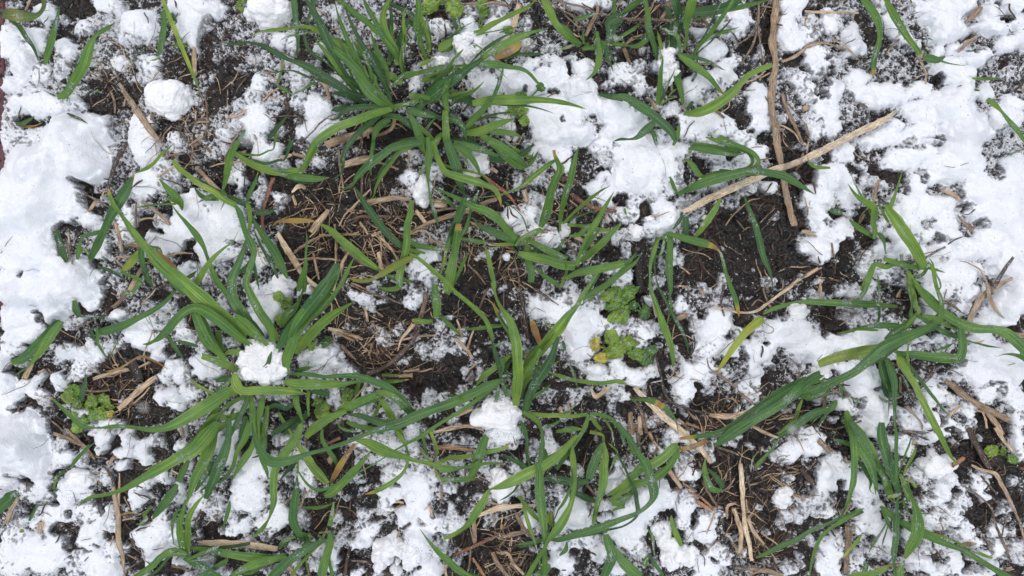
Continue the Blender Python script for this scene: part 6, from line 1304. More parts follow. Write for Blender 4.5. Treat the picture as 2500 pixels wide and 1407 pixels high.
# ---------------- helpers ----------------
def tag(o, label=None, cat=None, group=None, kind=None):
    if label: o['label'] = label
    if cat: o['category'] = cat
    if group: o['group'] = group
    if kind: o['kind'] = kind
    return o
def mesh_obj(name, V, F, mats, parent=None, uv=None, attrs=None, mi=None, smooth=True):
    me = bpy.data.meshes.new(name)
    V = np.asarray(V, np.float32); F = np.asarray(F, np.int32); n = F.shape[1]
    me.vertices.add(len(V)); me.vertices.foreach_set('co', V.ravel())
    me.loops.add(F.size); me.loops.foreach_set('vertex_index', F.ravel())
    me.polygons.add(len(F)); me.polygons.foreach_set('loop_start', np.arange(0, F.size, n, dtype=np.int32))
    me.polygons.foreach_set('loop_total', np.full(len(F), n, np.int32))
    if smooth: me.polygons.foreach_set('use_smooth', np.ones(len(F), bool))
    if mi is not None: me.polygons.foreach_set('material_index', np.asarray(mi, np.int32))
    if uv is not None:
        l = me.uv_layers.new(name='UVMap'); l.data.foreach_set('uv', np.asarray(uv, np.float32)[F.ravel()].ravel())
    for k, a in (attrs or {}).items():
        at_ = me.attributes.new(k, 'FLOAT', 'POINT'); at_.data.foreach_set('value', np.asarray(a, np.float32))
    for m in (mats if isinstance(mats, (list, tuple)) else [mats]): me.materials.append(m)
    me.update(calc_edges=True); me.validate()
    o = bpy.data.objects.new(name, me); COL.objects.link(o)
    if parent is not None:
        o.parent = parent; o.matrix_parent_inverse.translation = -parent.location
    return o
def sm(a, b, x):
    t = np.clip((x - a) / (b - a), 0, 1); return t * t * (3 - 2 * t)
def hsh(ix, iy, seed):
    h = (ix.astype(np.int64) * 374761393 + iy.astype(np.int64) * 668265263 + seed * 1442695041) & 0xffffffff
    h = ((h ^ (h >> 13)) * 1274126177) & 0xffffffff
    return ((h ^ (h >> 16)) & 0xffffff) / float(0xffffff)
def vn(x, y, seed):
    fx = np.floor(x); fy = np.floor(y); u = x - fx; v = y - fy
    u = u * u * (3 - 2 * u); v = v * v * (3 - 2 * v)
    a = hsh(fx, fy, seed); b = hsh(fx + 1, fy, seed); c = hsh(fx, fy + 1, seed); d = hsh(fx + 1, fy + 1, seed)
    return (a * (1 - u) + b * u) * (1 - v) + (c * (1 - u) + d * u) * v
def fbm(x, y, cell, seed, o=3, g=0.5):
    s = 0; a = 1; t = 0
    for i in range(o):
        th = 0.6 + i * 1.1; c_, s_ = math.cos(th), math.sin(th)
        s = s + a * vn((x * c_ - y * s_) / cell, (x * s_ + y * c_) / cell, seed + i * 17); t += a; a *= g; cell /= 2.03
    return s / t
def worley(x, y, cell, seed):
    X = x / cell; Y = y / cell; fx = np.floor(X); fy = np.floor(Y); best = np.full(X.shape, 9.0)
    for i in (-1, 0, 1):
        for j in (-1, 0, 1):
            cx = fx + i; cy = fy + j
            dx = cx + hsh(cx, cy, seed) - X; dy = cy + hsh(cx, cy, seed + 5) - Y
            best = np.minimum(best, dx * dx + dy * dy)
    return np.sqrt(best)

# ---------------- snow cover and soil heights on one grid (photo pixels) ----------------
ST = 1.7
GX = np.arange(-130, 2632, ST); GY = np.arange(-110, 1520, ST)
PXg, PYg = np.meshgrid(GX, GY); NX, NY = len(GX), len(GY)
wx = (fbm(PXg, PYg, 26, 11, 3) - .5) * 26; wy = (fbm(PXg, PYg, 26, 23, 3) - .5) * 26
DX = PXg + wx; DY = PYg + wy
num = np.full(PXg.shape, 0.42 * math.exp(-8 * .3)); den = np.full(PXg.shape, math.exp(-8 * .3))
H = np.zeros(PXg.shape)
def win(cx, cy, rx, ry):
    i0 = max(0, int((cx - rx - GX[0]) / ST)); i1 = min(NX, int((cx + rx - GX[0]) / ST) + 2)
    j0 = max(0, int((cy - ry - GY[0]) / ST)); j1 = min(NY, int((cy + ry - GY[0]) / ST) + 2)
    return slice(j0, j1), slice(i0, i1)
for cx, cy, rx, ry, v in [(a, b, c, d, v_ ** (.55 if a > 2050 and b < 700 else .72) if v_ > .2 else v_) for a, b, c, d, v_ in CE] + [(a, b, c * 1.0, d * 1.0, 1.0 + h_ * 100) for a, b, c, d, h_ in SE]:
    h = 0
    if v > 1.001: h = (v - 1) / 100; v = 1.14 if h > 12 else 1.05 if h > 8.5 else .70 + .043 * h
    w_ = win(cx, cy, rx * 1.5 + 16, ry * 1.5 + 16)
    if w_[0].start >= w_[0].stop or w_[1].start >= w_[1].stop: continue
    d2 = ((DX[w_] - cx) / rx) ** 2 + ((DY[w_] - cy) / ry) ** 2
    A = np.maximum(1 - d2, -1.2)
    e = np.exp(8 * np.minimum(A, .75)) * (A > -1.15)
    num[w_] += e * v; den[w_] += e
    if h: H[w_] = np.maximum(H[w_], h * np.power(np.clip(1 - d2, 0, 1), .6))
cov = num / den
board = ((PXg < 9) & ((PYg < 508) | ((PYg > 662) & (PYg < 786))))
n = .24 * fbm(PXg, PYg, 26, 3, 2) + .32 * fbm(PXg, PYg, 10, 31, 2) + .44 * fbm(PXg, PYg, 5.0, 41, 1)
q = np.quantile(n[::7, ::7], np.linspace(0, 1, 101)); n = np.interp(n, q, np.linspace(0, 1, 101))
cov = np.where(board, 0, cov)
out_ = sm(5, 60, np.maximum.reduce([-PXg, PXg - 2500, -PYg, PYg - 1407])); cov = cov * (1 - out_) + out_ * np.clip(fbm(PXg, PYg, 70, 88, 3) * 3.4 - .75, 0, 1.14)
m = cov - n + .20 * sm(.08, .38, cov); m = m + .7 * sm(1.0, 1.13, cov)
s_ = sm(0.0, .2, m)
solid = sm(.8, 1.1, cov)
W1 = worley(PXg, PYg, 5.2, 3); W2 = worley(PXg, PYg, 14, 9)
clod = worley(DX, DY, 30, 5)
soilz = ((fbm(PXg, PYg, 150, 2, 3) - .5) * 5 + (1 - np.minimum(clod, 1)) * 3.6 + (.8 - worley(DX, DY, 10, 15)) * 1.5 + (fbm(PXg, PYg, 5, 19, 2) - .5) * 1.2 - 3.2)
base = (fbm(PXg, PYg, 150, 2, 3) - .5) * 5 - .8
def blur(A, r_):
    for ax in (0, 1):
        for _ in range(3):
            P_ = np.pad(A, [(r_ + 1, r_) if a_ == ax else (0, 0) for a_ in (0, 1)], 'edge'); c_ = np.cumsum(P_, axis=ax)
            A = (np.take(c_, range(2 * r_ + 1, c_.shape[ax]), ax) - np.take(c_, range(0, c_.shape[ax] - 2 * r_ - 1), ax)) / (2 * r_ + 1)
    return A
Hb = blur(H, 7); H = np.where(H > 0, H + (Hb - H) * sm(6, 12, Hb), 0)
dome = (H * .56 + np.maximum(H - 9, 0) * .8) * (1 + .7 * (fbm(PXg, PYg, 50, 77, 3) - .5))
thick = s_ * (.7 + 1.1 * sm(.2, .9, cov) + dome * (.45 + .55 * sm(.1, .5, m)))
deep = solid * sm(.05, .35, m) * sm(1.0, 3.5, dome)
gr = s_ * ((.75 - W1) * (.75 - .53 * deep) + (.7 - W2) * (.95 - .75 * deep) + (fbm(PXg, PYg, 60, 55, 2) - .5) * 2.2 * deep + (vn(PXg / 2.2, PYg / 2.2, 91) - .5) * (.35 - .15 * deep))
snowz = base + thick + gr
snow_on = s_ > .02
snowz = np.where(snow_on, np.maximum(snowz, soilz + .1), soilz - .6)
topz = np.where(snow_on, np.maximum(snowz, soilz), soilz)      # what things rest on
topz = np.where(board, 2.2, topz)
obst = topz.copy()
for cx, cy, rx, ry, h, lab, lift in ME:
    if lift: continue
    w_ = win(cx, cy, rx, ry); d2 = 0.1 + ((PXg[w_] - cx) / rx) ** 2 + ((PYg[w_] - cy) / ry) ** 2
    obst[w_] = np.maximum(obst[w_], h * .62 * np.sqrt(np.clip(1 - d2, 0, 1)))
def look(F, px, py):
    i = np.clip(((np.asarray(px) - GX[0]) / ST).round().astype(int), 0, NX - 1)
    j = np.clip(((np.asarray(py) - GY[0]) / ST).round().astype(int), 0, NY - 1)
    return F[j, i]
def ground_px(px, py, zmm):
    k = (CAMZ - np.asarray(zmm) * MM) / CAMZ
    return 1250 + (np.asarray(px) - 1250) * k, 703.5 + (np.asarray(py) - 703.5) * k
def rest(px, py, zmm, clear, F=None):
    """lift a traced line so that it lies on what is below it"""
    F = obst if F is None else F
    z = np.array(zmm, float)
    for _ in range(2):
        gx, gy = ground_px(px, py, z)
        b = np.maximum.reduce([look(F, gx + dx, gy + dy) for dx, dy in ((0, 0), (4, 0), (-4, 0), (0, 4), (0, -4))])
        z = np.maximum(z, b + clear)
        for _ in range(2):
            if len(z) > 4: zz = np.convolve(np.pad(z, 2, 'edge'), [.1, .2, .4, .2, .1], 'valid'); z = np.maximum(zz, b + clear * .5)
    return z

# ---------------- materials ----------------
def mat(name):
    m_ = bpy.data.materials.new(name); m_.use_nodes = True
    nt = m_.node_tree; return m_, nt, nt.nodes['Principled BSDF'], nt.nodes['Material Output']
def N(nt, t, **k):
    x = nt.nodes.new(t)
    for a, b in k.items():
        if a in ('inp',):
            for c, d in b.items(): x.inputs[c].default_value = d
        else: setattr(x, a, b)
    return x
def noise(nt, scale, detail=4, rough=.6, vec=None):
    x = N(nt, 'ShaderNodeTexNoise', inp={'Scale': scale, 'Detail': detail, 'Roughness': rough})
    if vec is not None: nt.links.new(vec, x.inputs['Vector'])
    return x.outputs['Fac']
def geo(nt): return N(nt, 'ShaderNodeNewGeometry').outputs['Position']
def ramp(nt, fac, stops):
    x = N(nt, 'ShaderNodeValToRGB'); e = x.color_ramp.elements
    while len(e) < len(stops): e.new(.5)
    for i, (p, c) in enumerate(stops): e[i].position = p; e[i].color = (*c, 1) if len(c) == 3 else c
    nt.links.new(fac, x.inputs[0]); return x.outputs[0]
def mix(nt, fac, a, b, mode='MIX'):
    x = N(nt, 'ShaderNodeMix', data_type='RGBA', blend_type=mode)
    for s, v in ((0, fac), (6, a), (7, b)):
        if hasattr(v, 'links'): nt.links.new(v, x.inputs[s])
        else: x.inputs[s].default_value = (*v, 1) if isinstance(v, tuple) else v
    return x.outputs[2]
def bump(nt, h, st, dist, bs, nrm=None):
    b = N(nt, 'ShaderNodeBump', inp={'Strength': st, 'Distance': dist}); nt.links.new(h, b.inputs['Height'])
    if nrm is not None: nt.links.new(nrm, b.inputs['Normal'])
    if bs is not None: nt.links.new(b.outputs[0], bs.inputs['Normal'])
    return b.outputs[0]
def mth(nt, op, a, b=0.0, c=None):
    x = N(nt, 'ShaderNodeMath', operation=op)
    for i, v in enumerate((a, b, c)):
        if v is None: continue
        if hasattr(v, 'links'): nt.links.new(v, x.inputs[i])
        else: x.inputs[i].default_value = v
    return x.outputs[0]
def snow_mat(name, col, rough, gs=1100, st=.5, sub=.25):
    m_, nt, b, o = mat(name); p = geo(nt)
    f = noise(nt, 160, 4, .6, p)
    dirt = ramp(nt, noise(nt, 42, 5, .7, p), [(.62, (0,) * 3), (.74, (.22,) * 3)])
    nt.links.new(mix(nt, dirt, mix(nt, f, col, tuple(min(1, c * 1.05) for c in col)), (.66, .58, .49)), b.inputs['Base Color'])
    b.inputs['Roughness'].default_value = rough
    b.inputs['Subsurface Weight'].default_value = sub; b.inputs['Subsurface Scale'].default_value = .002
    b.inputs['Subsurface Radius'].default_value = (.8, .9, 1.0)
    b.inputs['IOR'].default_value = 1.31
    nb = bump(nt, noise(nt, 420, 4, .75, p), st * .8, .0014, None); bump(nt, noise(nt, gs, 3, .7, p), st, .0010, b, nb)
    return m_
SNOW = snow_mat('snow', (.86, .885, .93), .55)
def cover_mat():
    m_ = snow_mat('snow_cover', (.835, .865, .925), .5, 1100, .7); nt = m_.node_tree; b = nt.nodes['Principled BSDF']; o = nt.nodes['Material Output']
    d = N(nt, 'ShaderNodeAttribute', attribute_name='depth').outputs['Fac']
    f = noise(nt, 850, 3, .7, geo(nt))
    a = mth(nt, 'ADD', mth(nt, 'MULTIPLY', d, 1.3), mth(nt, 'MULTIPLY', mth(nt, 'MULTIPLY', mth(nt, 'SUBTRACT', f, .49), 3.0), mth(nt, 'SUBTRACT', 1.0, d)))
    al = ramp(nt, a, [(-.0, (.05,) * 3), (.95, (1,) * 3)])
    tr = N(nt, 'ShaderNodeBsdfTransparent'); ms = N(nt, 'ShaderNodeMixShader'); nt.links.new(al, ms.inputs[0])
    nt.links.new(tr.outputs[0], ms.inputs[1]); nt.links.new(b.outputs[0], ms.inputs[2]); nt.links.new(ms.outputs[0], o.inputs[0])
    return m_
COVER = cover_mat()
LUMP = snow_mat('snow_lump', (.88, .90, .935), .6, 1300, .6)
def ice_mat():
    m_, nt, b, o = mat('ice_crystal')
    b.inputs['Base Color'].default_value = (.84, .87, .92, 1); b.inputs['Roughness'].default_value = .22
    b.inputs['IOR'].default_value = 1.31; b.inputs['Transmission Weight'].default_value = .62
    return m_
ICE = ice_mat()
def soil_mat(name='soil'):
    m_, nt, b, o = mat(name); p = geo(nt)
    f1 = noise(nt, 45, 5, .65, p); f2 = noise(nt, 420, 4, .7, p)
    c1 = ramp(nt, f1, [(.32, (.004, .004, .0048)), (.5, (.011, .0072, .0055)), (.68, (.032, .018, .0115))])
    c2 = ramp(nt, f2, [(.35, (.45, .45, .5)), (.6, (1, 1, 1)), (.8, (1.9, 1.6, 1.4))])
    nt.links.new(mix(nt, 1.0, c1, c2, 'MULTIPLY'), b.inputs['Base Color'])
    nt.links.new(ramp(nt, noise(nt, 150, 3, .6, p), [(.3, (.24,) * 3), (.7, (.75,) * 3)]), b.inputs['Roughness'])
    nb = bump(nt, noise(nt, 260, 5, .75, p), .8, .0012, None); bump(nt, noise(nt, 1200, 3, .7, p), .5, .0004, b, nb)
    return m_
SOIL = soil_mat()
def leaf_mat():
    m_, nt, b, o = mat('leaf_blade')
    p = geo(nt); uv = N(nt, 'ShaderNodeTexCoord').outputs['UV']
    sx = N(nt, 'ShaderNodeSeparateXYZ'); nt.links.new(uv, sx.inputs[0]); u = sx.outputs[0]
    tone = N(nt, 'ShaderNodeAttribute', attribute_name='tone').outputs['Fac']
    dry = N(nt, 'ShaderNodeAttribute', attribute_name='dry').outputs['Fac']
    f1 = noise(nt, 70, 4, .6, p)
    t2 = mth(nt, 'ADD', tone, mth(nt, 'MULTIPLY', mth(nt, 'SUBTRACT', f1, .5), .75))
    g = ramp(nt, t2, [(0, (.018, .064, .034)), (.3, (.036, .108, .044)), (.6, (.070, .165, .036)), (.85, (.145, .245, .050)), (1, (.25, .34, .07))])
    mp = N(nt, 'ShaderNodeMapping'); mp.inputs['Scale'].default_value = (1, .05, 1); nt.links.new(uv, mp.inputs[0])
    st = noise(nt, 26, 2, .5, mp.outputs[0])
    g = mix(nt, 1.0, g, ramp(nt, st, [(.35, (.55,) * 3), (.5, (1,) * 3), (.66, (1.7, 1.6, 1.45))]), 'MULTIPLY')
    vein = mth(nt, 'POWER', mth(nt, 'ABSOLUTE', mth(nt, 'SINE', mth(nt, 'MULTIPLY', u, 34.5))), 5.0)
    mid = mth(nt, 'LESS_THAN', mth(nt, 'ABSOLUTE', mth(nt, 'SUBTRACT', u, .5)), .03)
    g = mix(nt, mth(nt, 'MULTIPLY', vein, .20), g, (.22, .36, .14))
    g = mix(nt, mth(nt, 'MULTIPLY', mid, .30), g, (.25, .40, .14))
    dn = mth(nt, 'ADD', dry, mth(nt, 'MULTIPLY', mth(nt, 'SUBTRACT', noise(nt, 240, 4, .65, mp.outputs[0]), .5), .55))
    dn = mth(nt, 'MULTIPLY', dn, mth(nt, 'GREATER_THAN', dry, .02))
    dfac = ramp(nt, dn, [(.22, (0, 0, 0)), (.48, (1, 1, 1))])
    dcol = ramp(nt, dn, [(.3, (.34, .33, .055)), (.62, (.31, .205, .075)), (.85, (.21, .12, .058)), (1, (.27, .18, .11))])
    g = mix(nt, dfac, g, dcol)
    g = mix(nt, 1.0, g, (1.34, 1.29, 1.02), 'MULTIPLY')
    nt.links.new(g, b.inputs['Base Color'])
    b.inputs['Roughness'].default_value = .40; b.inputs['Specular IOR Level'].default_value = .52
    nb = bump(nt, vein, .6, .00025, None); bump(nt, noise(nt, 350, 3, .6, p), .25, .0004, b, nb)
    tr = N(nt, 'ShaderNodeBsdfTranslucent'); nt.links.new(mix(nt, 1.0, g, (1.5, 1.35, .7), 'MULTIPLY'), tr.inputs[0])
    ms = N(nt, 'ShaderNodeMixShader'); ms.inputs[0].default_value = .22
    nt.links.new(b.outputs[0], ms.inputs[1]); nt.links.new(tr.outputs[0], ms.inputs[2]); nt.links.new(ms.outputs[0], o.inputs[0])
    return m_
LEAF = leaf_mat()
def weed_mat(name, c):
    m_, nt, b, o = mat(name); p = geo(nt)
    f = noise(nt, 170, 4, .6, p)
    g = mix(nt, ramp(nt, f, [(.35, (0,) * 3), (.65, (1,) * 3)]), tuple(v * .6 for v in c), tuple(v * 1.35 for v in c))
    uv = N(nt, 'ShaderNodeTexCoord').outputs['UV']; wv = N(nt, 'ShaderNodeTexVoronoi', feature='DISTANCE_TO_EDGE', inp={'Scale': 7.0}); nt.links.new(uv, wv.inputs['Vector'])
    g = mix(nt, ramp(nt, wv.outputs['Distance'], [(.0, (.4,) * 3), (.06, (0,) * 3)]), g, tuple(v * 1.7 for v in c))
    nt.links.new(g, b.inputs['Base Color']); b.inputs['Roughness'].default_value = .45
    bump(nt, wv.outputs['Distance'], .6, .0012, b)
    tr = N(nt, 'ShaderNodeBsdfTranslucent'); nt.links.new(g, tr.inputs[0])
    ms = N(nt, 'ShaderNodeMixShader'); ms.inputs[0].default_value = .2
    nt.links.new(b.outputs[0], ms.inputs[1]); nt.links.new(tr.outputs[0], ms.inputs[2]); nt.links.new(ms.outputs[0], o.inputs[0])
    return m_
WM = {'g': weed_mat('weed_green', (.15, .28, .04)), 'l': weed_mat('weed_lime', (.21, .33, .045)), 'd': weed_mat('weed_dark_green', (.085, .19, .04)), 'y': weed_mat('weed_yellow', (.50, .44, .07))}
def straw_mat(name, a, b_, c, stain):
    m_, nt, b, o = mat(name); p = geo(nt)
    uv = N(nt, 'ShaderNodeTexCoord').outputs['UV']
    mp = N(nt, 'ShaderNodeMapping'); mp.inputs['Scale'].default_value = (.16, 2.6, 1); nt.links.new(uv, mp.inputs[0])
    f = noise(nt, 1.0, 5, .7, mp.outputs[0])
    g = ramp(nt, f, [(.33, tuple(v * .45 for v in a)), (.44, a), (.54, b_), (.66, c)])
    g = mix(nt, 1.0, g, ramp(nt, noise(nt, 60, 4, .6, p), [(.33, (.5, .44, .38)), (.48, (1.0,) * 3)]), 'MULTIPLY')
    sf = ramp(nt, noise(nt, 120, 5, .7, p), [(stain, (0,) * 3), (stain + .1, (1,) * 3)])
    g = mix(nt, sf, g, tuple(v * .22 for v in a))
    oi = N(nt, 'ShaderNodeObjectInfo').outputs['Random']; g = mix(nt, 1.0, g, ramp(nt, oi, [(0, (.55, .50, .45)), (.5, (.95, .92, .88)), (1, (1.25,) * 3)]), 'MULTIPLY')
    nt.links.new(g, b.inputs['Base Color']); b.inputs['Roughness'].default_value = .55
    bump(nt, f, .6, .0005, b)
    return m_
SM = {'s': straw_mat('straw', (.23, .155, .095), (.46, .345, .225), (.70, .57, .42), .60),
      't': straw_mat('root', (.10, .068, .047), (.22, .155, .105), (.42, .32, .22), .58),
      'r': straw_mat('reddish_stem', (.11, .038, .022), (.22, .085, .045), (.33, .16, .09), .62),
      'b': straw_mat('woody', (.035, .022, .017), (.075, .048, .036), (.15, .10, .075), .62),
      'o': straw_mat('orange_straw', (.20, .095, .045), (.33, .18, .09), (.46, .29, .16), .62),
      'w': straw_mat('bleached', (.5, .44, .33), (.66, .6, .46), (.75, .7, .6), .7),
      'd': straw_mat('rotten', (.014, .011, .010), (.028, .021, .017), (.05, .038, .03), .7)}
SM['y'] = SM['o']; SM['p'] = straw_mat('pale_straw', (.46, .34, .22), (.72, .60, .43), (.80, .71, .56), .66)

# ---------------- the setting ----------------
def grid_faces(keep):
    idx = np.arange(NX * NY).reshape(NY, NX)
    k = keep[:-1, :-1] | keep[1:, :-1] | keep[:-1, 1:] | keep[1:, 1:]
    F = np.stack([idx[:-1, :-1][k], idx[1:, :-1][k], idx[1:, 1:][k], idx[:-1, 1:][k]], 1)
    u, inv = np.unique(F, return_inverse=True)
    return u, inv.reshape(F.shape)
def grid_obj(name, zmm, keep, m_, at_=None):
    u, F = grid_faces(keep)
    z = zmm.ravel()[u] * MM
    V = np.stack([(PXg.ravel()[u] - 1250) * PX, (703.5 - PYg.ravel()[u]) * PX, z], 1)
    return mesh_obj(name, V, F, m_, attrs={k_: a_.ravel()[u] for k_, a_ in (at_ or {}).items()})
edge = np.minimum.reduce([PXg - GX[0], GX[-1] - PXg, PYg - GY[0], GY[-1] - PYg])
drop = sm(40, 0, edge) * 0 + np.where(edge < 30, (30 - edge) * .3, 0)
tag(grid_obj('soil', soilz - drop, (thick < 2.2) | (edge < 40), SOIL), kind='structure')
tag(grid_obj('snow_cover', snowz - drop, snow_on & ~board, COVER, {'depth': np.clip(sm(-.05, .72, m) * (.44 + .56 * sm(.86, 1.13, cov)), 0, 1)}), 'white and grainy snow cover lying in patches over the dark soil', 'snow', kind='stuff')
def far_ground():
    m_, nt, b, o = mat('far_ground'); p = geo(nt)
    f = noise(nt, 22, 8, .68, p)
    k = ramp(nt, f, [(.40, (0,) * 3), (.48, (1,) * 3)])
    nt.links.new(mix(nt, k, (.018, .013, .011), (.85, .875, .92)), b.inputs['Base Color']); b.inputs['Roughness'].default_value = .7
    bump(nt, f, 1, .02, b)
    g = np.linspace(-3, 3, 117); g = g[np.abs(g) > .36]; gx = np.sort(np.r_[g, -.343, .343, -.332, .332, -.1, .1]); gy = np.sort(np.r_[g, -.202, .202, -.190, .190, -.08, .08]); X, Y = np.meshgrid(gx, gy); n1 = len(gx)
    zz = -.003 + (fbm(X * 100, Y * 100, 40, 8, 4) - .5) * .010
    zz = np.where((abs(X) < .3435) & (abs(Y) < .2025), -.003, zz); zz = np.where((abs(X) < .335) & (abs(Y) < .195), -.016, zz)
    V = np.stack([X.ravel(), Y.ravel(), zz.ravel()], 1); i = np.arange(n1 * len(gy)).reshape(len(gy), n1)
    F = np.stack([i[:-1, :-1].ravel(), i[:-1, 1:].ravel(), i[1:, 1:].ravel(), i[1:, :-1].ravel()], 1)
    tag(mesh_obj('ground', V, F, m_), kind='structure')
far_ground()
def board_obj():
    m_, nt, b, o = mat('maroon_board'); p = geo(nt)
    nt.links.new(ramp(nt, noise(nt, 90, 4, .6, p), [(.3, (.07, .022, .03)), (.7, (.115, .04, .05))]), b.inputs['Base Color']); b.inputs['Roughness'].default_value = .5
    x1, _ = at(8.5, 0, 2.2 * MM); x0 = x1 - .012; y0, y1 = -.02, .24
    bm = [(x0, y0, -.01), (x1, y0, -.01), (x1, y1, -.01), (x0, y1, -.01), (x0, y0, .0018), (x1 - .0006, y0, .0022), (x1 - .0006, y1, .0022), (x0, y1, .0018), (x1, y0, .0016), (x1, y1, .0016)]
    F = [(4, 5, 6, 7), (5, 8, 9, 6), (8, 1, 2, 9), (0, 3, 2, 1), (0, 4, 7, 3), (0, 1, 8, 5), (2, 3, 7, 6)]
    tag(mesh_obj('garden_board', bm, F, m_, smooth=False), 'dark maroon board edge along the left border, partly buried by snow', 'board')
board_obj()

# ---------------- curves ----------------
def crom(P, step):
    """Catmull-Rom through the rows of P, resampled every step (px)"""
    P = np.asarray(P, float)
    if len(P) == 2: P = np.stack([P[0], (P[0] + P[1]) / 2 + np.r_[rng.normal(0, .8, 2), 0], P[1]])
    Q = np.vstack([2 * P[0] - P[1], P, 2 * P[-1] - P[-2]]); out = []
    for i in range(1, len(Q) - 2):
        k = max(2, int(np.hypot(*(Q[i + 1] - Q[i])[:2]) / step))
        t = np.linspace(0, 1, k, endpoint=False)[:, None]
        a, b, c, d = Q[i - 1], Q[i], Q[i + 1], Q[i + 2]
        out.append(.5 * (2 * b + (c - a) * t + (2 * a - 5 * b + 4 * c - d) * t ** 2 + (3 * b - a - 3 * c + d) * t ** 3))
    out.append(P[-1:]); O = np.vstack(out)
    O[:, 2] = np.clip(O[:, 2], P[:, 2].min() * .8, P[:, 2].max() * 1.05); return O
def world(px, py, zmm):
    k = (CAMZ - zmm * MM) / CAMZ
    return np.stack([(px - 1250) * PX * k, (703.5 - py) * PX * k, zmm * MM], 1)
def frames(P):
    t = np.gradient(P, axis=0); t /= np.linalg.norm(t, axis=1)[:, None] + 1e-12
    s = np.cross(t, [0, 0, 1.0]); l = np.linalg.norm(s, axis=1)[:, None]; s = s / np.maximum(l, .05)
    return t, s, np.cross(s, t)
DRYC = {'y': .29, 'o': .78}
leaf_pts = []                       # where snow crystals may lie
def leaf(pts_, code, z3, parent):
    O = crom(pts_, 5.0); px, py, w = O[:, 0], O[:, 1], O[:, 2]
    n_ = len(O); L_ = np.r_[0, np.cumsum(np.hypot(np.diff(px), np.diff(py)))]; L_ /= L_[-1] + 1e-9
    a, b, c = z3; b *= .85
    z = (1 - L_) ** 2 * a + 2 * (1 - L_) * L_ * (2 * b - (a + c) / 2) + L_ ** 2 * c
    z = z + np.sin(L_ * rng.uniform(5, 9) + rng.uniform(0, 6)) * .6
    z = rest(px, py, z, np.full(n_, .9) if rng.random() < .55 else .9 - 3.0 * sm(.62, .78, vn(L_ * 3.3, np.zeros(n_), rng.integers(9999))) * sm(.5, .9, look(cov, px, py)))
    P = world(px, py, z); t, s, nn = frames(P)
    wv = w * PX * .5 * (.73 + .15 * sm(12, 26, w.max())) * (CAMZ - z * MM) / CAMZ
    roll = rng.uniform(-.35, .35) + rng.uniform(-.45, .45) * np.sin(L_ * rng.uniform(2, 5) + rng.uniform(0, 6))
    us = np.array([-1, -.66, -.33, 0, .33, .66, 1.0]); fold = rng.uniform(.22, .62)
    V = []; UV = []; ln = np.r_[0, np.cumsum(np.linalg.norm(np.diff(P, axis=0), axis=1))]
    wob = (vn(L_ * 14, np.zeros(n_), rng.integers(9999)) - .5) * .14
    for u in us:
        zo = (abs(u) - .45) * fold * wv + np.sin(ln * 260 + u * 2) * wv * .05
        ca, sa = np.cos(roll), np.sin(roll)
        V.append(P + s * (u * wv * (1 + wob) * (.35 + .65 * ca))[:, None] + nn * (zo + u * wv * sa)[:, None]); UV.append(np.stack([np.full(n_, (u + 1) / 2), ln * 30], 1))
    V = np.stack(V, 1).reshape(-1, 3); UV = np.stack(UV, 1).reshape(-1, 2)
    i = np.arange(n_ * 7).reshape(n_, 7)
    F = np.stack([i[:-1, :-1].ravel(), i[:-1, 1:].ravel(), i[1:, 1:].ravel(), i[1:, :-1].ravel()], 1)
    tone = rng.normal(0, .05) + np.mean([{'d': .12, 'g': .5, 'l': .76}[k] for k in code if k in 'dgl'] or [.6]) + rng.uniform(-.09, .09)
    dr = np.full(n_, max([DRYC[k] for k in code if k in DRYC] or [0]))
    dr = dr * (.6 + .6 * vn(L_ * 4, np.zeros(n_), rng.integers(999)))
    Lt = L_ if w[-1] <= w[0] else 1 - L_
    if 'b' in code: dr = np.maximum(dr, sm(.80, 1.04, Lt) * .8)
    if 'x' in code and 'g' in code: dr = np.maximum(dr, np.exp(-((L_ - .42) / .07) ** 2) * .8)
    if dr.max() == 0 and w[-1] * Z < 20 and rng.random() < .25: dr = sm(.93, 1.02, L_) * .8
    tn = np.clip(tone + .12 * (.5 - L_), 0, 1)
    o = mesh_obj('leaf', V, F, LEAF, parent, UV, {'tone': np.repeat(tn, 7), 'dry': np.repeat(dr, 7)})
    dens = rng.uniform(.25, 1.6) * (2.3 if 1250 < px.mean() and py.mean() > 600 else 1)
    k = int(dens * L_.size * wv.mean() / MM * .30)
    if k:
        ii = (rng.integers(0, n_, k) * .35 + (rng.normal(rng.uniform(.2, .8), .16, k).clip(0, 1) * (n_ - 1)) * .65).astype(int); uu = rng.uniform(-.85, .85, k); fr_ = rng.uniform(-.5, .5, k)[:, None] * np.gradient(P, axis=0)[ii]
        leaf_pts.append(np.r_['-1', fr_, np.zeros((k, 1))] + np.c_[P[ii] + s[ii] * (uu * wv[ii])[:, None] + nn[ii] * ((abs(uu) - .45) * fold * wv[ii] + uu * wv[ii] * np.sin(roll)[ii])[:, None], rng.uniform(.09, .26, k) * MM])
    if rng.random() < .4:                 # a little heap of snow caught on the blade
        ic = rng.integers(n_ // 6, max(n_ // 6 + 1, n_ - n_ // 6)); kk = int(rng.uniform(12, 60)); ii = np.clip(ic + rng.normal(0, 2.2, kk).astype(int), 0, n_ - 1); uu = rng.normal(0, .4, kk).clip(-.9, .9)
        Q = P[ii] + s[ii] * (uu * wv[ii])[:, None] + rng.uniform(-.5, .5, kk)[:, None] * np.gradient(P, axis=0)[ii]; Q[:, 2] += rng.uniform(0, .5, kk) * MM
        leaf_pts.append(np.c_[Q, rng.uniform(.12, .36, kk) * MM])
    return o
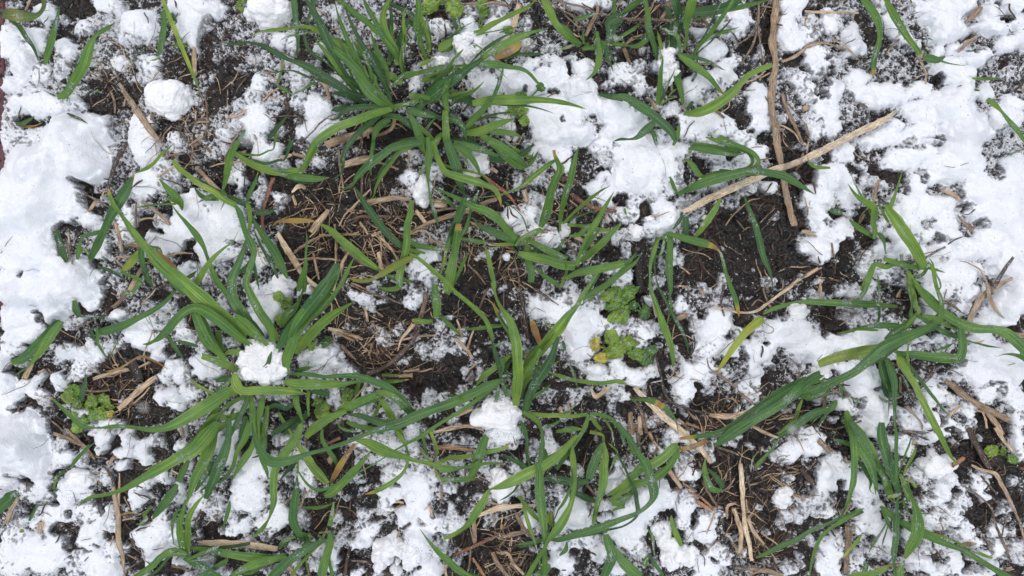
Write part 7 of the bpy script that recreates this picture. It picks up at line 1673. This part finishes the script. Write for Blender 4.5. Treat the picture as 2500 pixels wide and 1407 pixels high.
PL = {
 'pA': 'wheat seedling at the upper left corner with one wide folded yellow-veined blade',
 'pB': 'single broad S-shaped green blade with small buried leaves, upper left area',
 'pB2': 'two broad dark blades side by side under snow at the left border',
 'pC': 'long thin pale green blade running down from the upper border beside a snow lump',
 'pC2': 'two hanging dark green blades beside the large smooth snow lump at the upper border',
 'p1': 'big dense wheat tuft at the top centre, its blades fanning to the upper border',
 'p2': 'wheat tuft joined to the right side of the top centre tuft, with long level blades',
 'pD': 'yellowish bent grass shoot between small snow patches, left of the top centre tuft',
 'pE': 'short green blade tip beside a straw, below the blurred flake upper left',
 'pF': 'limp brown-striped yellow leaf under the right half of the top centre tufts',
 'pG': 'dark wheat plant under the upper border twig, left of its neighbour with broad blades',
 'pH': 'wide dark green blade arching over the large central snow patch, frosted',
 'pI': 'slender wheat plant at the upper border, left of the blades crossing the dark twig',
 'pJ': 'wheat clump at the upper border with broad blades crossing the long dark twig',
 'pK': 'curved broad blade reaching to the longest straw stem, with small shoots at its foot',
 'pL': 'wheat plant with long level blades lying across the long pale slanting straw',
 'pM': 'single bent blade with a brown tip at the upper right',
 'pN': 'single straight blade with a snowy joint and thin curled tip, upper right',
 'pO': 'small green leaf scraps buried in the snow near the right border, upper part',
 'pP': 'twisted green blade at the right border above the white snow field',
 'pP2': 'short grey-green blade tip poking from snow at the right border',
 'pQ': 'tall dark blade standing over the left snow bank with smaller blades at its foot',
 'pR': 'thin wheat plant between the left snow bank and the bare central soil',
 'pS': 'weak yellowing wheat shoot just above the lower left snow and dark leaf litter',
 'p3': 'biggest wheat tuft at the lower left with many broad blades around a snowy core',
 'p4': 'sparse wheat shoots with a yellow-brown leaf over the bare straw-covered soil',
 'p5': 'group of upright broad blades with a brown snapped top, right of the centre',
 'p6': 'wide open wheat plant in the picture centre, among straw and small snow patches',
 'pT': 'tiny green tip in the soil between the centre plants',
 'pTu': 'thin dark blades left of the curled dark green weed',
 'pU': 'two single blades on the dark bare soil below the long pale straw',
 'pV': 'wheat plant with a brown-kinked leaf arching over the dark bare soil',
 'pW': 'small wheat seedling in the snow at the right, left of the long bent blades',
 'pX': 'wheat plant with sharply bent long blades on the right snow field',
 'pX2': 'level striped pale blade lying on snow with a curled husk on it',
 'pY': 'large wheat plant at the lower right with very long frosted crossing blades',
 'pZ': 'short dark blade next to the lower left broadleaf weed',
 'p7': 'wheat plant at the lower centre above the shaggy snow lump, one very long blade leftward',
 'p8': 'small spreading wheat plant on a pale level runner, right of the shaggy snow lump',
 'pAA': 'single yellow-green blade with a brown tip lying alone on snow, right of centre',
 'pBB': 'tall upright wheat plant in the lower right, growing beside bright snow',
 'pCC': 'stray green leaf tip in snow at the lower right',
 'pDD': 'small withered yellow shoot next to the ragged straw root, lower left',
 'pEE': 'thin curved green blade and buried scraps beside the thick rounded snow lump',
 'pFF': 'short wide dark blade at the left border, lower part',
 'pGG': 'wheat tuft at the lower border with upright blades and a long level one',
 'pHH': 'wheat plant at the lower border with a broad folded blade, right of the level blades',
 'pII': 'tall thin wheat plant at the lower border, right of the dark straw hollow',
 'pJJ': 'pale crossing grass blades over a reddish dry strip, lower centre',
 'pKK': 'lone arching blade with a dried tip beside snow at the lower border',
 'pLL': 'broad blades with a pointed bend reaching in from the central plant, lower right of centre',
 'pMM': 'small curled blade in dark soil beside the thick pale straw',
 'pNN': 'thin dark blades slanting over bare soil at the lower right border',
 'pOO': 'buried pale leaf between the two slanting snow chunks',
 'pPP': 'dense wheat plant near the lower right corner with a long slanting blade',
 'pQQ': 'low frosted wheat shoot at the lower border near the right corner'}
plants = {}; PC = {}
for pl, p, c, z in LE:
    if len(p[0]) < 3 or max(abs(p[0][0] - p[-1][0]), abs(p[0][1] - p[-1][1])) < 4: continue
    plants.setdefault(pl, []).append((p, c, z))
for pl, ls in plants.items():
    s0 = np.array([l[0][0][:2] for l in ls]); c0 = np.median(s0, axis=0); PC[pl] = c0
    x, y = at(*c0)
    e = bpy.data.objects.new('wheat_plant' if len(ls) > 2 else 'grass_shoot', None); COL.objects.link(e)
    e.empty_display_size = .005; e.location = (x, y, float(look(topz, c0[0], c0[1])) * MM)
    tag(e, PL.get(pl, 'green wheat plant ' + pl), 'wheat plant' if len(ls) > 2 else 'grass')
    for p, c, z in ls: leaf(p, c, z, e)
    prob = {'p1': .9, 'p2': .75, 'p3': .55, 'pJ': .7, 'pG': .7, 'p6': .5, 'p7': .6, 'pPP': .6, 'pY': .25, 'pGG': .6, 'pII': .4, 'p8': .3, 'pI': .5, 'pL': .3, 'pHH': .4, 'pR': .4, 'p5': .3, 'pX': .3, 'pBB': .4, 'pV': .3}.get(pl, 0)
    for p, c, z in ls + (ls if pl in ('p1', 'p2', 'pJ') else []):          # slimmer younger blades between the traced ones
        q_ = np.array(p)
        if rng.random() < prob and len(p) > 3 and len(e.children) < 96:
            a = rng.normal(0, .17); f = rng.uniform(.5, .92); d = (q_[:, :2] - q_[0, :2]) * f; ca, sa = math.cos(a), math.sin(a)
            q_[:, :2] = q_[0, :2] + rng.normal(0, 3, 2) + np.stack([d[:, 0] * ca - d[:, 1] * sa, d[:, 0] * sa + d[:, 1] * ca], 1)
            q_[:, 2] = q_[:, 2] * rng.uniform(.38, .62)
            if q_[0, 2] > q_[-1, 2]: q_[-1, 2] = min(q_[-1, 2], 1.0)
            leaf(q_, ('gl', 'g', 'gd', 'd', 'l')[rng.integers(5)], [v * rng.uniform(.55, 1.0) for v in z], e)
    # short sheath stalks where a dense plant leaves the ground
    if len(ls) > 3:
        for l in ls[:14]:
            q_ = np.array(l[0][0][:2]); d = np.hypot(*(q_ - c0))
            if 3 < d < 45:
                aim = c0 + (q_ - c0) * .25
                P = [[aim[0], aim[1], l[0][0][2] * .7], [q_[0] * .6 + aim[0] * .4, q_[1] * .6 + aim[1] * .4, l[0][0][2] * .8], [q_[0], q_[1], l[0][0][2]]]
                leaf(P, 'l', [1, l[2][0] * .4, l[2][0] * .8], e).name = 'sheath'

# ---------------- straw, roots, twigs ----------------
def tube(O, z, flat, sides=9, taper=True, seed=0, split=0.0):
    px, py, w = O[:, 0], O[:, 1], O[:, 2]; n_ = len(O)
    P = world(px, py, z); t, s, nn = frames(P); ln = np.r_[0, np.cumsum(np.linalg.norm(np.diff(P, axis=0), axis=1))]
    r = w * PX * .5; V = []; UV = []
    jit = 1 + (vn(ln * 400, np.zeros(n_), seed) - .5) * .25
    for k in range(sides + 1):
        a = 2 * math.pi * k / sides; rr = r * jit * (1 + (vn(ln * 150, np.full(n_, k % sides * 3.1), seed + 5) - .5) * .30)
        V.append(P + s * (np.cos(a) * rr)[:, None] + nn * (np.sin(a) * rr * flat)[:, None]); UV.append(np.stack([ln / MM, np.full(n_, k / sides * 3 * (w.mean() * PX / MM) + seed)], 1))
    V = np.stack(V, 1); rough = rng.normal(0, .25, (2, sides)) * r.mean()
    for e_, j in ((0, 0), (n_ - 1, 1)):
        for k in range(sides + 1): V[e_, k] += t[e_] * rough[j, k % sides]
    i = np.arange(n_ * (sides + 1)).reshape(n_, sides + 1)
    F = np.stack([i[:-1, :-1].ravel(), i[:-1, 1:].ravel(), i[1:, 1:].ravel(), i[1:, :-1].ravel()], 1)
    V = V.reshape(-1, 3); UV = np.stack(UV, 1).reshape(-1, 2)
    for e_ in (0, n_ - 1):       # cap, slightly sunk
        c = len(V); cp = P[e_] + t[e_] * (r[e_] * .3 * (1 if e_ == 0 else -1)); V = np.vstack([V, cp]); UV = np.vstack([UV, [ln[e_] / MM, seed]])
        k0 = i[e_]; fs = np.stack([k0[:-1], k0[1:], np.full(sides, c), np.full(sides, c)], 1)
        F = np.vstack([F, fs])
    return V, F, UV
def tri_fix(F):      # degenerate quads -> fine for blender after validate; keep unique by splitting
    return F
LMK = [(PC[k], s) for k, s in {'p1': 'the top centre tuft', 'p2': 'the top right-hand half tuft', 'pG': 'the dark plant under the upper twig', 'pJ': 'the clump on the upper dark twig', 'pK': 'the curved broad blade', 'pL': 'the long level blades', 'p3': 'the biggest lower left tuft', 'p5': 'the upright snapped blades', 'p6': 'the open central plant', 'pV': 'the brown-kinked leaf', 'pW': 'the small seedling at the right', 'pX': 'the sharply bent long blades', 'pY': 'the long frosted crossing blades', 'p7': 'the lower centre plant', 'p8': 'the plant on the level runner', 'pBB': 'the tall upright lower right plant', 'pGG': 'the tuft with the long level blade', 'pHH': 'the folded broad blade', 'pII': 'the tall thin plant at the lower border', 'pPP': 'the dense lower right plant', 'pNN': 'the dark slanting lower right blades', 'pQ': 'the tall dark blade by the left snow bank', 'pR': 'the thin plant left of the bare soil', 'pA': 'the upper left seedling', 'pB': 'the S-shaped blade', 'pC': 'the long thin pale blade', 'pD': 'the yellow bent shoot', 'pM': 'the single bent blade at the upper right', 'pN': 'the straight blade with a snowy joint', 'pAA': 'the lone yellow-green blade', 'pX2': 'the striped level blade', 'pJJ': 'the pale crossing blades', 'pMM': 'the small curled blade', 'pP': 'the twisted blade at the right border', 'pS': 'the weak yellowing shoot', 'pDD': 'the withered yellow shoot', 'pFF': 'the wide dark blade at the left border'}.items() if k in PC]
SH = ['the white lump by the blackened straw', 'the off-white nugget', 'the large upper lump', 'the narrow-topped lump', 'the lump on the lower left tuft', 'the oval lump', 'the rounded lump beside the oval one', 'the larger snow ball', 'the lone snow ball', 'the brown-stained clod', 'the tiny oval nugget', 'the shaggy lump', 'the compact bright lump', 'the thick lower left lump', 'the big angular chunk', 'the small upright lump', 'the oblong chunk', 'the ragged chunk', 'the white clod on dark soil', 'the smooth lower right lump']
LMK += [(np.array([m_[0], m_[1]]), SH[i]) for i, m_ in enumerate(ME) if i < len(SH) and m_[6] == 0]
KIND = {'p': ('straw_stem', 'straw', 'pale straw'), 's': ('straw_stem', 'straw', 'tan straw'), 't': ('root', 'root', 'brown root'), 'r': ('dry_stem', 'stem', 'reddish stem'), 'b': ('twig', 'twig', 'dark woody twig'), 'o': ('straw_stem', 'straw', 'orange straw'), 'w': ('husk', 'husk', 'pale husk'), 'd': ('dead_stem', 'stem', 'dark rotten stem'), 'y': ('straw_stem', 'straw', 'yellow straw')}
seen = {}; klist = []
for p, c, z, lab in KE:
    if lab and c == 's' and ('pale' in lab or 'cream' in lab): c = 'p'
    if len(p[0]) < 3 or math.hypot(p[0][0] - p[-1][0], p[0][1] - p[-1][1]) < 3: continue
    O = crom(p, 4.0); w = O[:, 2].mean()
    thin = w < 7
    O[:, 2] *= .66 if c == 't' else .74
    O[:, :2] += np.stack([vn(np.arange(len(O)) * .25, np.zeros(len(O)), len(klist) * 7 + 1) - .5, vn(np.arange(len(O)) * .25, np.ones(len(O)), len(klist) * 7 + 3) - .5], 1) * (2.0 if thin else 1.4)
    rr = w * .25 * .5
    zz = rest(O[:, 0], O[:, 1], np.full(len(O), z * .5), rr * .35)
    flat = .85 if thin else .42
    cvk = float(np.mean(look(cov, O[:, 0], O[:, 1]))); kk = int(len(O) * w * .14 * (.25 + 1.9 * cvk ** 2 + (1.5 if lab and ('frosted' in lab or 'long pale' in lab) else 0)))
    if kk:
        ii = rng.integers(0, len(O), kk); Pk = world(O[:, 0], O[:, 1], zz)[ii]; tk = np.gradient(O[:, :2], axis=0)[ii]; tk /= np.linalg.norm(tk, axis=1)[:, None] + 1e-9
        uk = rng.normal(0, .5, kk).clip(-1.1, 1.1); rk = O[ii, 2] * PX * .5; Pk[:, 0] += tk[:, 1] * uk * rk; Pk[:, 1] += tk[:, 0] * uk * rk; fk = rng.uniform(-2, 2, kk) * PX; Pk[:, 0] += tk[:, 0] * fk; Pk[:, 1] -= tk[:, 1] * fk; Pk[:, 2] += rk * flat * np.sqrt(np.clip(1 - uk ** 2, 0, 1))
        leaf_pts.append(np.c_[Pk, rng.uniform(.12, .34, kk) * MM])
    V, F, UV = tube(O, zz, flat, 7 if thin else 12, seed=len(klist) * 13)
    if z >= 0 and not lab:
        Ld = np.hypot(np.diff(O[:, 0]), np.diff(O[:, 1])).sum(); ch = math.hypot(O[0, 0] - O[-1, 0], O[0, 1] - O[-1, 1])
        size = 'long' if Ld > 130 else ('short' if Ld < 45 else 'mid-length')
        wid = 'thick' if w > 12 else ('broad' if w > 8 else ('slim' if w > 5 else 'hair-thin'))
        ang = math.degrees(math.atan2(-(O[-1, 1] - O[0, 1]), O[-1, 0] - O[0, 0])) % 180
        ori = 'lying level' if ang < 22 or ang > 158 else ('standing upright' if 68 < ang < 112 else ('rising rightward' if ang < 90 else 'falling rightward'))
        sh = 'curled' if ch < .8 * Ld else ('bowed' if ch < .95 * Ld else 'straight')
        mid = O[len(O) // 2, :2]; lm = min(LMK, key=lambda a: np.hypot(*(a[0] - mid))); dv = mid - lm[0]
        rel = ('right of' if dv[0] > 0 else 'left of') if abs(dv[0]) > abs(dv[1]) else ('below' if dv[1] > 0 else 'above')
        lab = f"{size} {wid} {sh} {KIND[c][2]} {ori} {rel} {lm[1]}"
        if len(lab.replace('-', ' ').split()) > 16: lab = f"{size} {wid} {sh} {KIND[c][2]} {rel} {lm[1]}"
        if len(lab.replace('-', ' ').split()) > 16: lab = f"{wid} {KIND[c][2]} {rel} {lm[1]}"
        
    o = mesh_obj(KIND[c][0], V, F, SM[c], None, UV)
    klist.append((o, lab)); seen[lab] = seen.get(lab, 0) + 1
    tag(o, lab, KIND[c][1])
for o, lab in klist:
    if seen[lab] > 1: o['group'] = 'alike ' + ' '.join(lab.split()[3:])[:70]

# blackened band on the thick straw stem, upper left: a ring part of that stem
# ---------------- snow lumps ----------------
lump_pts = []
def blob(cx, cy, rx, ry, h, z0, k, big):
    """one rounded, grainy body of snow (photo pixels, heights in mm)"""
    rm = (rx + ry) / 2; nu = int(np.clip(rm * 3.4, 36, 230)); nv = int(np.clip(rm * 1.5, 18, 95))
    T_, P_ = np.meshgrid(np.linspace(0, 2 * math.pi, nu, endpoint=False), np.linspace(-.55, math.pi / 2 - .02, nv))
    cu, su = np.cos(P_), np.sin(P_); X, Y, Z_ = cu * np.cos(T_), cu * np.sin(T_), su
    def n3(f, sd_): return (vn(X * f + 9, Y * f + Z_ * f * .7, sd_ + k) + vn(Y * f + 4, Z_ * f + X * f * .5, sd_ + 50 + k) + vn(Z_ * f + 7, X * f - Y * f * .3, sd_ + 90 + k)) / 3 - .5
    g = rm / 2.4
    d = 1.0 + n3(1.3, 1) * 1.2 + n3(2.9, 2) * .6 + n3(7, 3) * .20 + n3(g * .45, 4) * (4.5 / rm) + n3(g * .9, 5) * (5.5 / rm)
    d = np.clip(d, .45, 1.6)
    rise = np.sign(Z_) * np.abs(Z_) ** .7 * (1 + n3(2.2, 8) * .35)
    zt = z0 + h * .4; kx = (CAMZ - zt * MM) / CAMZ
    V = np.stack([((cx - 1250) + X * d * rx) * PX * kx, ((703.5 - cy) + Y * d * ry) * PX * kx, (z0 + rise * h * (.8 + .2 * d)) * MM], 2).reshape(-1, 3)
    i = np.arange(nu * nv).reshape(nv, nu); j = np.roll(i, -1, 1)
    F = np.stack([i[:-1].ravel(), j[:-1].ravel(), j[1:].ravel(), i[1:].ravel()], 1)
    c = len(V); V = np.vstack([V, V[i[-1]].mean(0)]); F = np.vstack([F, np.stack([i[-1], j[-1], np.full(nu, c), np.full(nu, c)], 1)])
    kk = int(rx * ry * .5); vi = rng.integers(int(nu * nv * .2), nu * nv, kk); lump_pts.append(np.c_[V[vi], rng.lognormal(math.log(.13), .35, kk).clip(.08, .3) * MM])
    return V, F
for k, (cx, cy, rx, ry, h, lab, lift) in enumerate(ME):
    z0 = lift + float(look(base, [cx], [cy])[0]) * .5; parts = []; hz = h * .52
    loose = bool(lift) or 'ragged' in lab or 'angular' in lab or 'oblong' in lab
    small = max(rx, ry) < 13
    if not loose: parts.append((cx, cy, rx * (.98 if small else .84), ry * (.98 if small else .84), hz))
    for q_ in range(0 if small and not loose else ((30 if rx > 40 else 15) if loose else 9)):
        a = q_ * 2.4 + rng.uniform(-1.1, 1.1); f = math.sqrt(rng.uniform(.0, 1)) * .8 if loose else rng.uniform(.55, .74)
        u = rng.uniform(.10, .40 if rx > 40 else .58) if loose else rng.uniform(.22, .42)
        rr = u * min(rx, ry) * 1.15
        parts.append((cx + math.cos(a) * f * rx, cy + math.sin(a) * f * ry, rr * rng.uniform(.85, 1.25), rr * rng.uniform(.85, 1.25), hz * (rng.uniform(.6, 1.0) if loose else rng.uniform(.35, .7))))
    VS, FS, off = [], [], 0
    for q_, p_ in enumerate(parts):
        V, F = blob(*p_, z0, k * 31 + q_, False); VS.append(V); FS.append(F + off); off += len(V)
    tag(mesh_obj('snow_lump', np.vstack(VS), np.vstack(FS), LUMP), lab, 'snow lump')

# ---------------- broad-leaved weeds ----------------
def weed(lab, ls):
    c0 = np.mean([l[:2] for l in ls], axis=0); x, y = at(*c0)
    e = bpy.data.objects.new('broadleaf_weed', None); COL.objects.link(e); e.empty_display_size = .005
    e.location = (x, y, float(look(topz, *c0)) * MM); tag(e, lab, 'weed')
    for q_, (px, py, rx, ry, rot, code) in enumerate(ls):
        nu, nr = 72, 12; th = np.linspace(0, 2 * math.pi, nu, endpoint=False); a = R(rot)
        lob = .95 + .13 * np.abs(np.sin(th * 4.5 + q_)) + (vn(np.cos(th) * 1.6 + 5, np.sin(th) * 1.6 + q_, 8) - .5) * .5 - .28 * np.exp(-((((th - math.pi + math.pi) % (2 * math.pi)) - math.pi) / .28) ** 2) + (vn(th * 3, th * 0, q_ + 7) - .5) * .16 * np.sin(th / 2) ** 2
        rr = np.linspace(0.02, 1, nr)[:, None]
        U = rr * np.cos(th) * lob; V_ = rr * np.sin(th) * lob
        X = px + (U * rx * math.cos(a) - V_ * ry * math.sin(a)); Y = py - (U * rx * math.sin(a) + V_ * ry * math.cos(a))
        zb = float(np.max(look(obst, *ground_px(X, Y, 3)))) ; zb = min(zb, 7) + .8 + (q_ % 4) * .7
        rm = max(rx, ry) * .25
        z = zb + rm * (.22 * (1 - rr ** 2) - .28 * rr ** 4 * (np.cos(th * 2 + q_)) ** 2 + .05 * np.sin(th * 9) * rr ** 2) + (vn(U * 3.4 + q_, V_ * 3.4, 3) - .5) * rm * .42 + (vn(U * 8 + q_, V_ * 8, 5) - .5) * rm * .16 + rng.uniform(-.25, .25) * U * rm
        X = px + (X - px) * 1.02; Y = py + (Y - py) * 1.02
        P = world(X.ravel(), Y.ravel(), z.ravel()); kk = int(rx * ry * .16); vi = rng.integers(0, len(P), kk); leaf_pts.append(np.c_[P[vi] + [0, 0, .0001], rng.uniform(.1, .28, kk) * MM]); i = np.arange(nu * nr).reshape(nr, nu); j = np.roll(i, -1, 1)
        F = np.stack([i[:-1].ravel(), i[1:].ravel(), j[1:].ravel(), j[:-1].ravel()], 1)
        mesh_obj('leaf', P, F, WM[code], e, np.stack([U.ravel() * .5 + .5, V_.ravel() * .5 + .5], 1))
        # stalk from the middle of the plant to the leaf
        Q = np.array([[c0[0], c0[1], 4.0], [(c0[0] + px) / 2, (c0[1] + py) / 2 + 2, 4.0], [px, py, 3.0]])
        if np.hypot(px - c0[0], py - c0[1]) > 5:
            O = crom(Q, 4); Vt, Ft, Ut = tube(O, np.linspace(1.0, zb - .6, len(O)), .9, 6); mesh_obj('stalk', Vt, Ft, WM['g' if code == 'd' else code], e, Ut)
for lab, ls in WE: weed(lab, ls)

# ---------------- uncountable litter: fibres, crumbs, crystals ----------------
def scatter_px(k, prob):
    """k random pixels with probability field prob"""
    out = []; tot = 0; pm = prob.max()
    while tot < k:
        i = rng.integers(0, NX, k * 3); j = rng.integers(0, NY, k * 3)
        ok = rng.random(k * 3) < prob[j, i] / pm
        out.append(np.stack([GX[i[ok]] + rng.uniform(-.8, .8, ok.sum()), GY[j[ok]] + rng.uniform(-.8, .8, ok.sum())], 1)); tot += ok.sum()
    return np.vstack(out)[:k]
bare = np.clip(1 - cov * 1.15, 0, 1)
patch = sm(.42, .62, fbm(PXg, PYg, 130, 66, 2))
def fibres(name, k, code, wr, lr, prob, label):
    c0 = scatter_px(k, prob); VS, FS, US = [], [], []; off = 0
    ang = fbm(c0[:, 0], c0[:, 1], 160, 12, 2) * 12
    for q_ in range(k):
        L_ = rng.uniform(*lr); a = ang[q_] + rng.normal(0, .9); cv = rng.normal(0, 1.2)
        n_ = 9; t = np.linspace(-.5, .5, n_); th = a + cv * .55 * t + np.sin(t * 9 + q_) * .2
        x = c0[q_, 0] + np.cumsum(np.cos(th)) * L_ / n_; y = c0[q_, 1] + np.cumsum(np.sin(th)) * L_ / n_
        w = rng.uniform(*wr) * (1 - .5 * np.abs(t * 2) ** 3)
        z = look(topz, x, y); z = np.convolve(np.pad(z, 1, 'edge'), [.3, .4, .3], 'valid') + .25 + (t + .5) * rng.uniform(-.3, 2.0)
        V, F, UV = tube(np.stack([x, y, w], 1), z, .7, 5, seed=q_)
        VS.append(V); FS.append(F + off); US.append(UV); off += len(V)
    o = mesh_obj(name, np.vstack(VS), np.vstack(FS), SM[code], None, np.vstack(US)); tag(o, label, 'litter', kind='stuff')
pb = bare ** 1.5 * (.25 + patch)
mat_ = np.zeros(PXg.shape)
for cx, cy, rx, ry in ((960, 570, 230, 110), (820, 560, 120, 110), (1820, 1240, 110, 150), (1240, 1350, 130, 70), (430, 330, 110, 90), (330, 190, 90, 90), (1800, 1010, 160, 60), (1330, 560, 160, 90), (1120, 620, 140, 80), (1600, 1090, 90, 90), (900, 840, 130, 90), (1560, 80, 140, 80), (330, 950, 100, 70)):
    w_ = win(cx, cy, rx * 1.2, ry * 1.2); mat_[w_] = np.maximum(mat_[w_], np.clip(1.2 - ((DX[w_] - cx) / rx) ** 2 - ((DY[w_] - cy) / ry) ** 2, 0, 1))
pm_ = bare * (.12 + mat_ * 1.4)
fibres('straw_litter', 900, 's', (.7, 3.4), (14, 110), pm_, 'fine tan chaff and straw shreds strewn over the bare soil')
fibres('root_litter', 1150, 't', (.7, 2.0), (20, 120), pm_ + bare * .3 + .01 * (cov < .7), 'tangled hair-thin brown roots spread over the bare soil')
fibres('dark_litter', 900, 'b', (1.5, 5.5), (14, 60), pb + .02 * (cov < .8), 'dark rotting plant shreds mixed into the soil surface')
def ico():
    p = (1 + 5 ** .5) / 2
    v = np.array([(-1, p, 0), (1, p, 0), (-1, -p, 0), (1, -p, 0), (0, -1, p), (0, 1, p), (0, -1, -p), (0, 1, -p), (p, 0, -1), (p, 0, 1), (-p, 0, -1), (-p, 0, 1)]) / math.sqrt(1 + p * p)
    f = np.array([(0, 11, 5), (0, 5, 1), (0, 1, 7), (0, 7, 10), (0, 10, 11), (1, 5, 9), (5, 11, 4), (11, 10, 2), (10, 7, 6), (7, 1, 8), (3, 9, 4), (3, 4, 2), (3, 2, 6), (3, 6, 8), (3, 8, 9), (4, 9, 5), (2, 4, 11), (6, 2, 10), (8, 6, 7), (9, 8, 1)])
    return v, f
IV, IF = ico()
def grains(name, C_, r, m_, label, cat, flat=.75, smooth=False, jag=.28):
    k = len(C_); V = IV[None] * (r[:, None, None]) * (1 + rng.uniform(-jag, jag, (k, 12, 1)))
    V = V * np.stack([rng.uniform(.7, 1.3, k), rng.uniform(.7, 1.3, k), rng.uniform(flat * .7, flat * 1.2, k)], 1)[:, None, :]
    a = rng.uniform(0, 6.3, k); ca, sa = np.cos(a)[:, None], np.sin(a)[:, None]
    V = np.stack([V[:, :, 0] * ca - V[:, :, 1] * sa, V[:, :, 0] * sa + V[:, :, 1] * ca, V[:, :, 2]], 2) + C_[:, None, :]
    F = (IF[None] + (np.arange(k) * 12)[:, None, None]).reshape(-1, 3)
    tag(mesh_obj(name, V.reshape(-1, 3), F, m_, smooth=smooth), label, cat, kind='stuff')
def on_top(P, r, sink=.3):
    z = look(topz, P[:, 0], P[:, 1]) * MM + r * (1 - sink)
    return np.stack([(P[:, 0] - 1250) * PX, (703.5 - P[:, 1]) * PX, z], 1)
ring = np.zeros(PXg.shape)
for cx, cy, rx, ry, h, lab, lift in ME:
    if lift: continue
    w_ = win(cx, cy, rx * 1.5, ry * 1.5); d_ = np.sqrt(((DX[w_] - cx) / rx) ** 2 + ((DY[w_] - cy) / ry) ** 2)
    ring[w_] = np.maximum(ring[w_], np.exp(-((d_ - 1.02) / .13) ** 2) * 1.6)
fr = ring + np.exp(-((m + .05) / .16) ** 2) * sm(.03, .3, cov); np.exp(-((m + .05) / .16) ** 2) * sm(.03, .3, cov)          # fringe of patches
P = scatter_px(150000, fr * 1.2 + 1.6 * sm(-.45, .0, m) * (m < .12) * sm(.02, .25, cov) + .02 + .10 * sm(.5, .7, fbm(PXg, PYg, 40, 71, 3)) * (m < 0)); r = rng.lognormal(math.log(.145), .42, len(P)).clip(.06, .55) * MM
grains('snow_crystals', on_top(P, r), r, ICE, 'loose granular ice crystals sprinkled over soil and patch edges', 'snow crystals')
P = scatter_px(32000, s_ * (1.1 - solid) + .06 + ring); r = rng.lognormal(math.log(.20), .35, len(P)).clip(.1, .55) * MM
grains('snow_grains', on_top(P, r, .5), r, SNOW, 'coarse snow grains lying on the thin snow patches', 'snow grains')
LP = np.vstack(lump_pts); grains('snow_crumbs', LP[:, :3], LP[:, 3], SNOW, 'loose snow crumbs clinging to the snow lumps', 'snow crumbs')
LP = np.vstack(leaf_pts); r = LP[:, 3]
LC = LP[:, :3].copy(); LC[:, 2] += r * .5
grains('snow_specks', LC, r, ICE, 'tiny snow specks resting on the green blades', 'snow specks')
P = scatter_px(26000, bare + .003 * (cov < .9)); r = rng.lognormal(math.log(.30), .62, len(P)).clip(.12, 2.2) * MM
grains('soil_crumbs', on_top(P, r, .5), r, SOIL, 'dark crumbs of soil lying loose on the ground', 'soil crumbs', smooth=True, jag=.4)

# ---------------- falling snowflakes between lens and ground ----------------
FLK = [(624, 147, .30, .55), (600, 342, .31, .6), (348, 996, .29, .5), (1380, 102, .16, .45), (1502, 92, .20, .45), (1713, 548, .2, .4), (8, 832, .3, .6), (1405, 868, .345, .75), (1932, 1050, .27, .55), (1212, 781, .15, .4), (980, 560, .17, .4), (1142, 487, .12, .4), (1306, 1042, .12, .4), (2180, 1305, .2, .4)]
for px, py, z, r_ in FLK:
    x, y = at(px, py, z); rr = r_ * MM
    d = IV * rr * (1 + rng.uniform(-.3, .3, (12, 1)))
    # a clump of three crystals
    V = np.vstack([d, d * .7 + np.array([rr, 0, 0]), d * .6 + np.array([-.3 * rr, rr * .8, .2 * rr])]); F = np.vstack([IF, IF + 12, IF + 24])
    o = mesh_obj('snowflake', V, F, SNOW); o.location = (x, y, z)
    tag(o, 'small white snowflake falling in the air in front of the ground', 'snowflake', 'falling snowflakes')
# a few seeds and stones
SEED = [(2202 - 400 + 168, 262, 9, 7, 's'), (803, 1127, 8, 11, 's'), (1797, 1303, 9, 6, 'd'), (1768 + 200, 260, 9, 8, 'r')]
for (px, py, a, b, c), lab in zip(SEED, ('small brown seed on grey snow right of the longest straw stem', 'pale tan seed in a dark gap under the lower left tuft', 'flat dark round pebble beside the cream stem remnant', '')):
    if not lab: continue
    T_, P_ = np.meshgrid(np.linspace(0, 2 * math.pi, 28, endpoint=False), np.linspace(-math.pi / 2, math.pi / 2, 16))
    x, y = at(px, py, .004); zz = (float(look(topz, px, py)) + b * .25 * .3) * MM
    dd = 1 + (vn(np.cos(T_) * 2 + 5, P_ * 2, 4) - .5) * .25
    V = np.stack([x + np.cos(P_) * np.cos(T_) * a * PX * .5 * 2 * dd, y + np.cos(P_) * np.sin(T_) * b * PX * dd, zz + np.sin(P_) * min(a, b) * PX * .8], 2).reshape(-1, 3)
    i = np.arange(28 * 16).reshape(16, 28); j = np.roll(i, -1, 1); F = np.stack([i[:-1].ravel(), j[:-1].ravel(), j[1:].ravel(), i[1:].ravel()], 1)
    tag(mesh_obj('pebble' if c == 'd' else 'seed', V, F, SM[c]), lab, 'pebble' if c == 'd' else 'seed')
print('things', len(plants), len(klist), len(ME), 'script done')
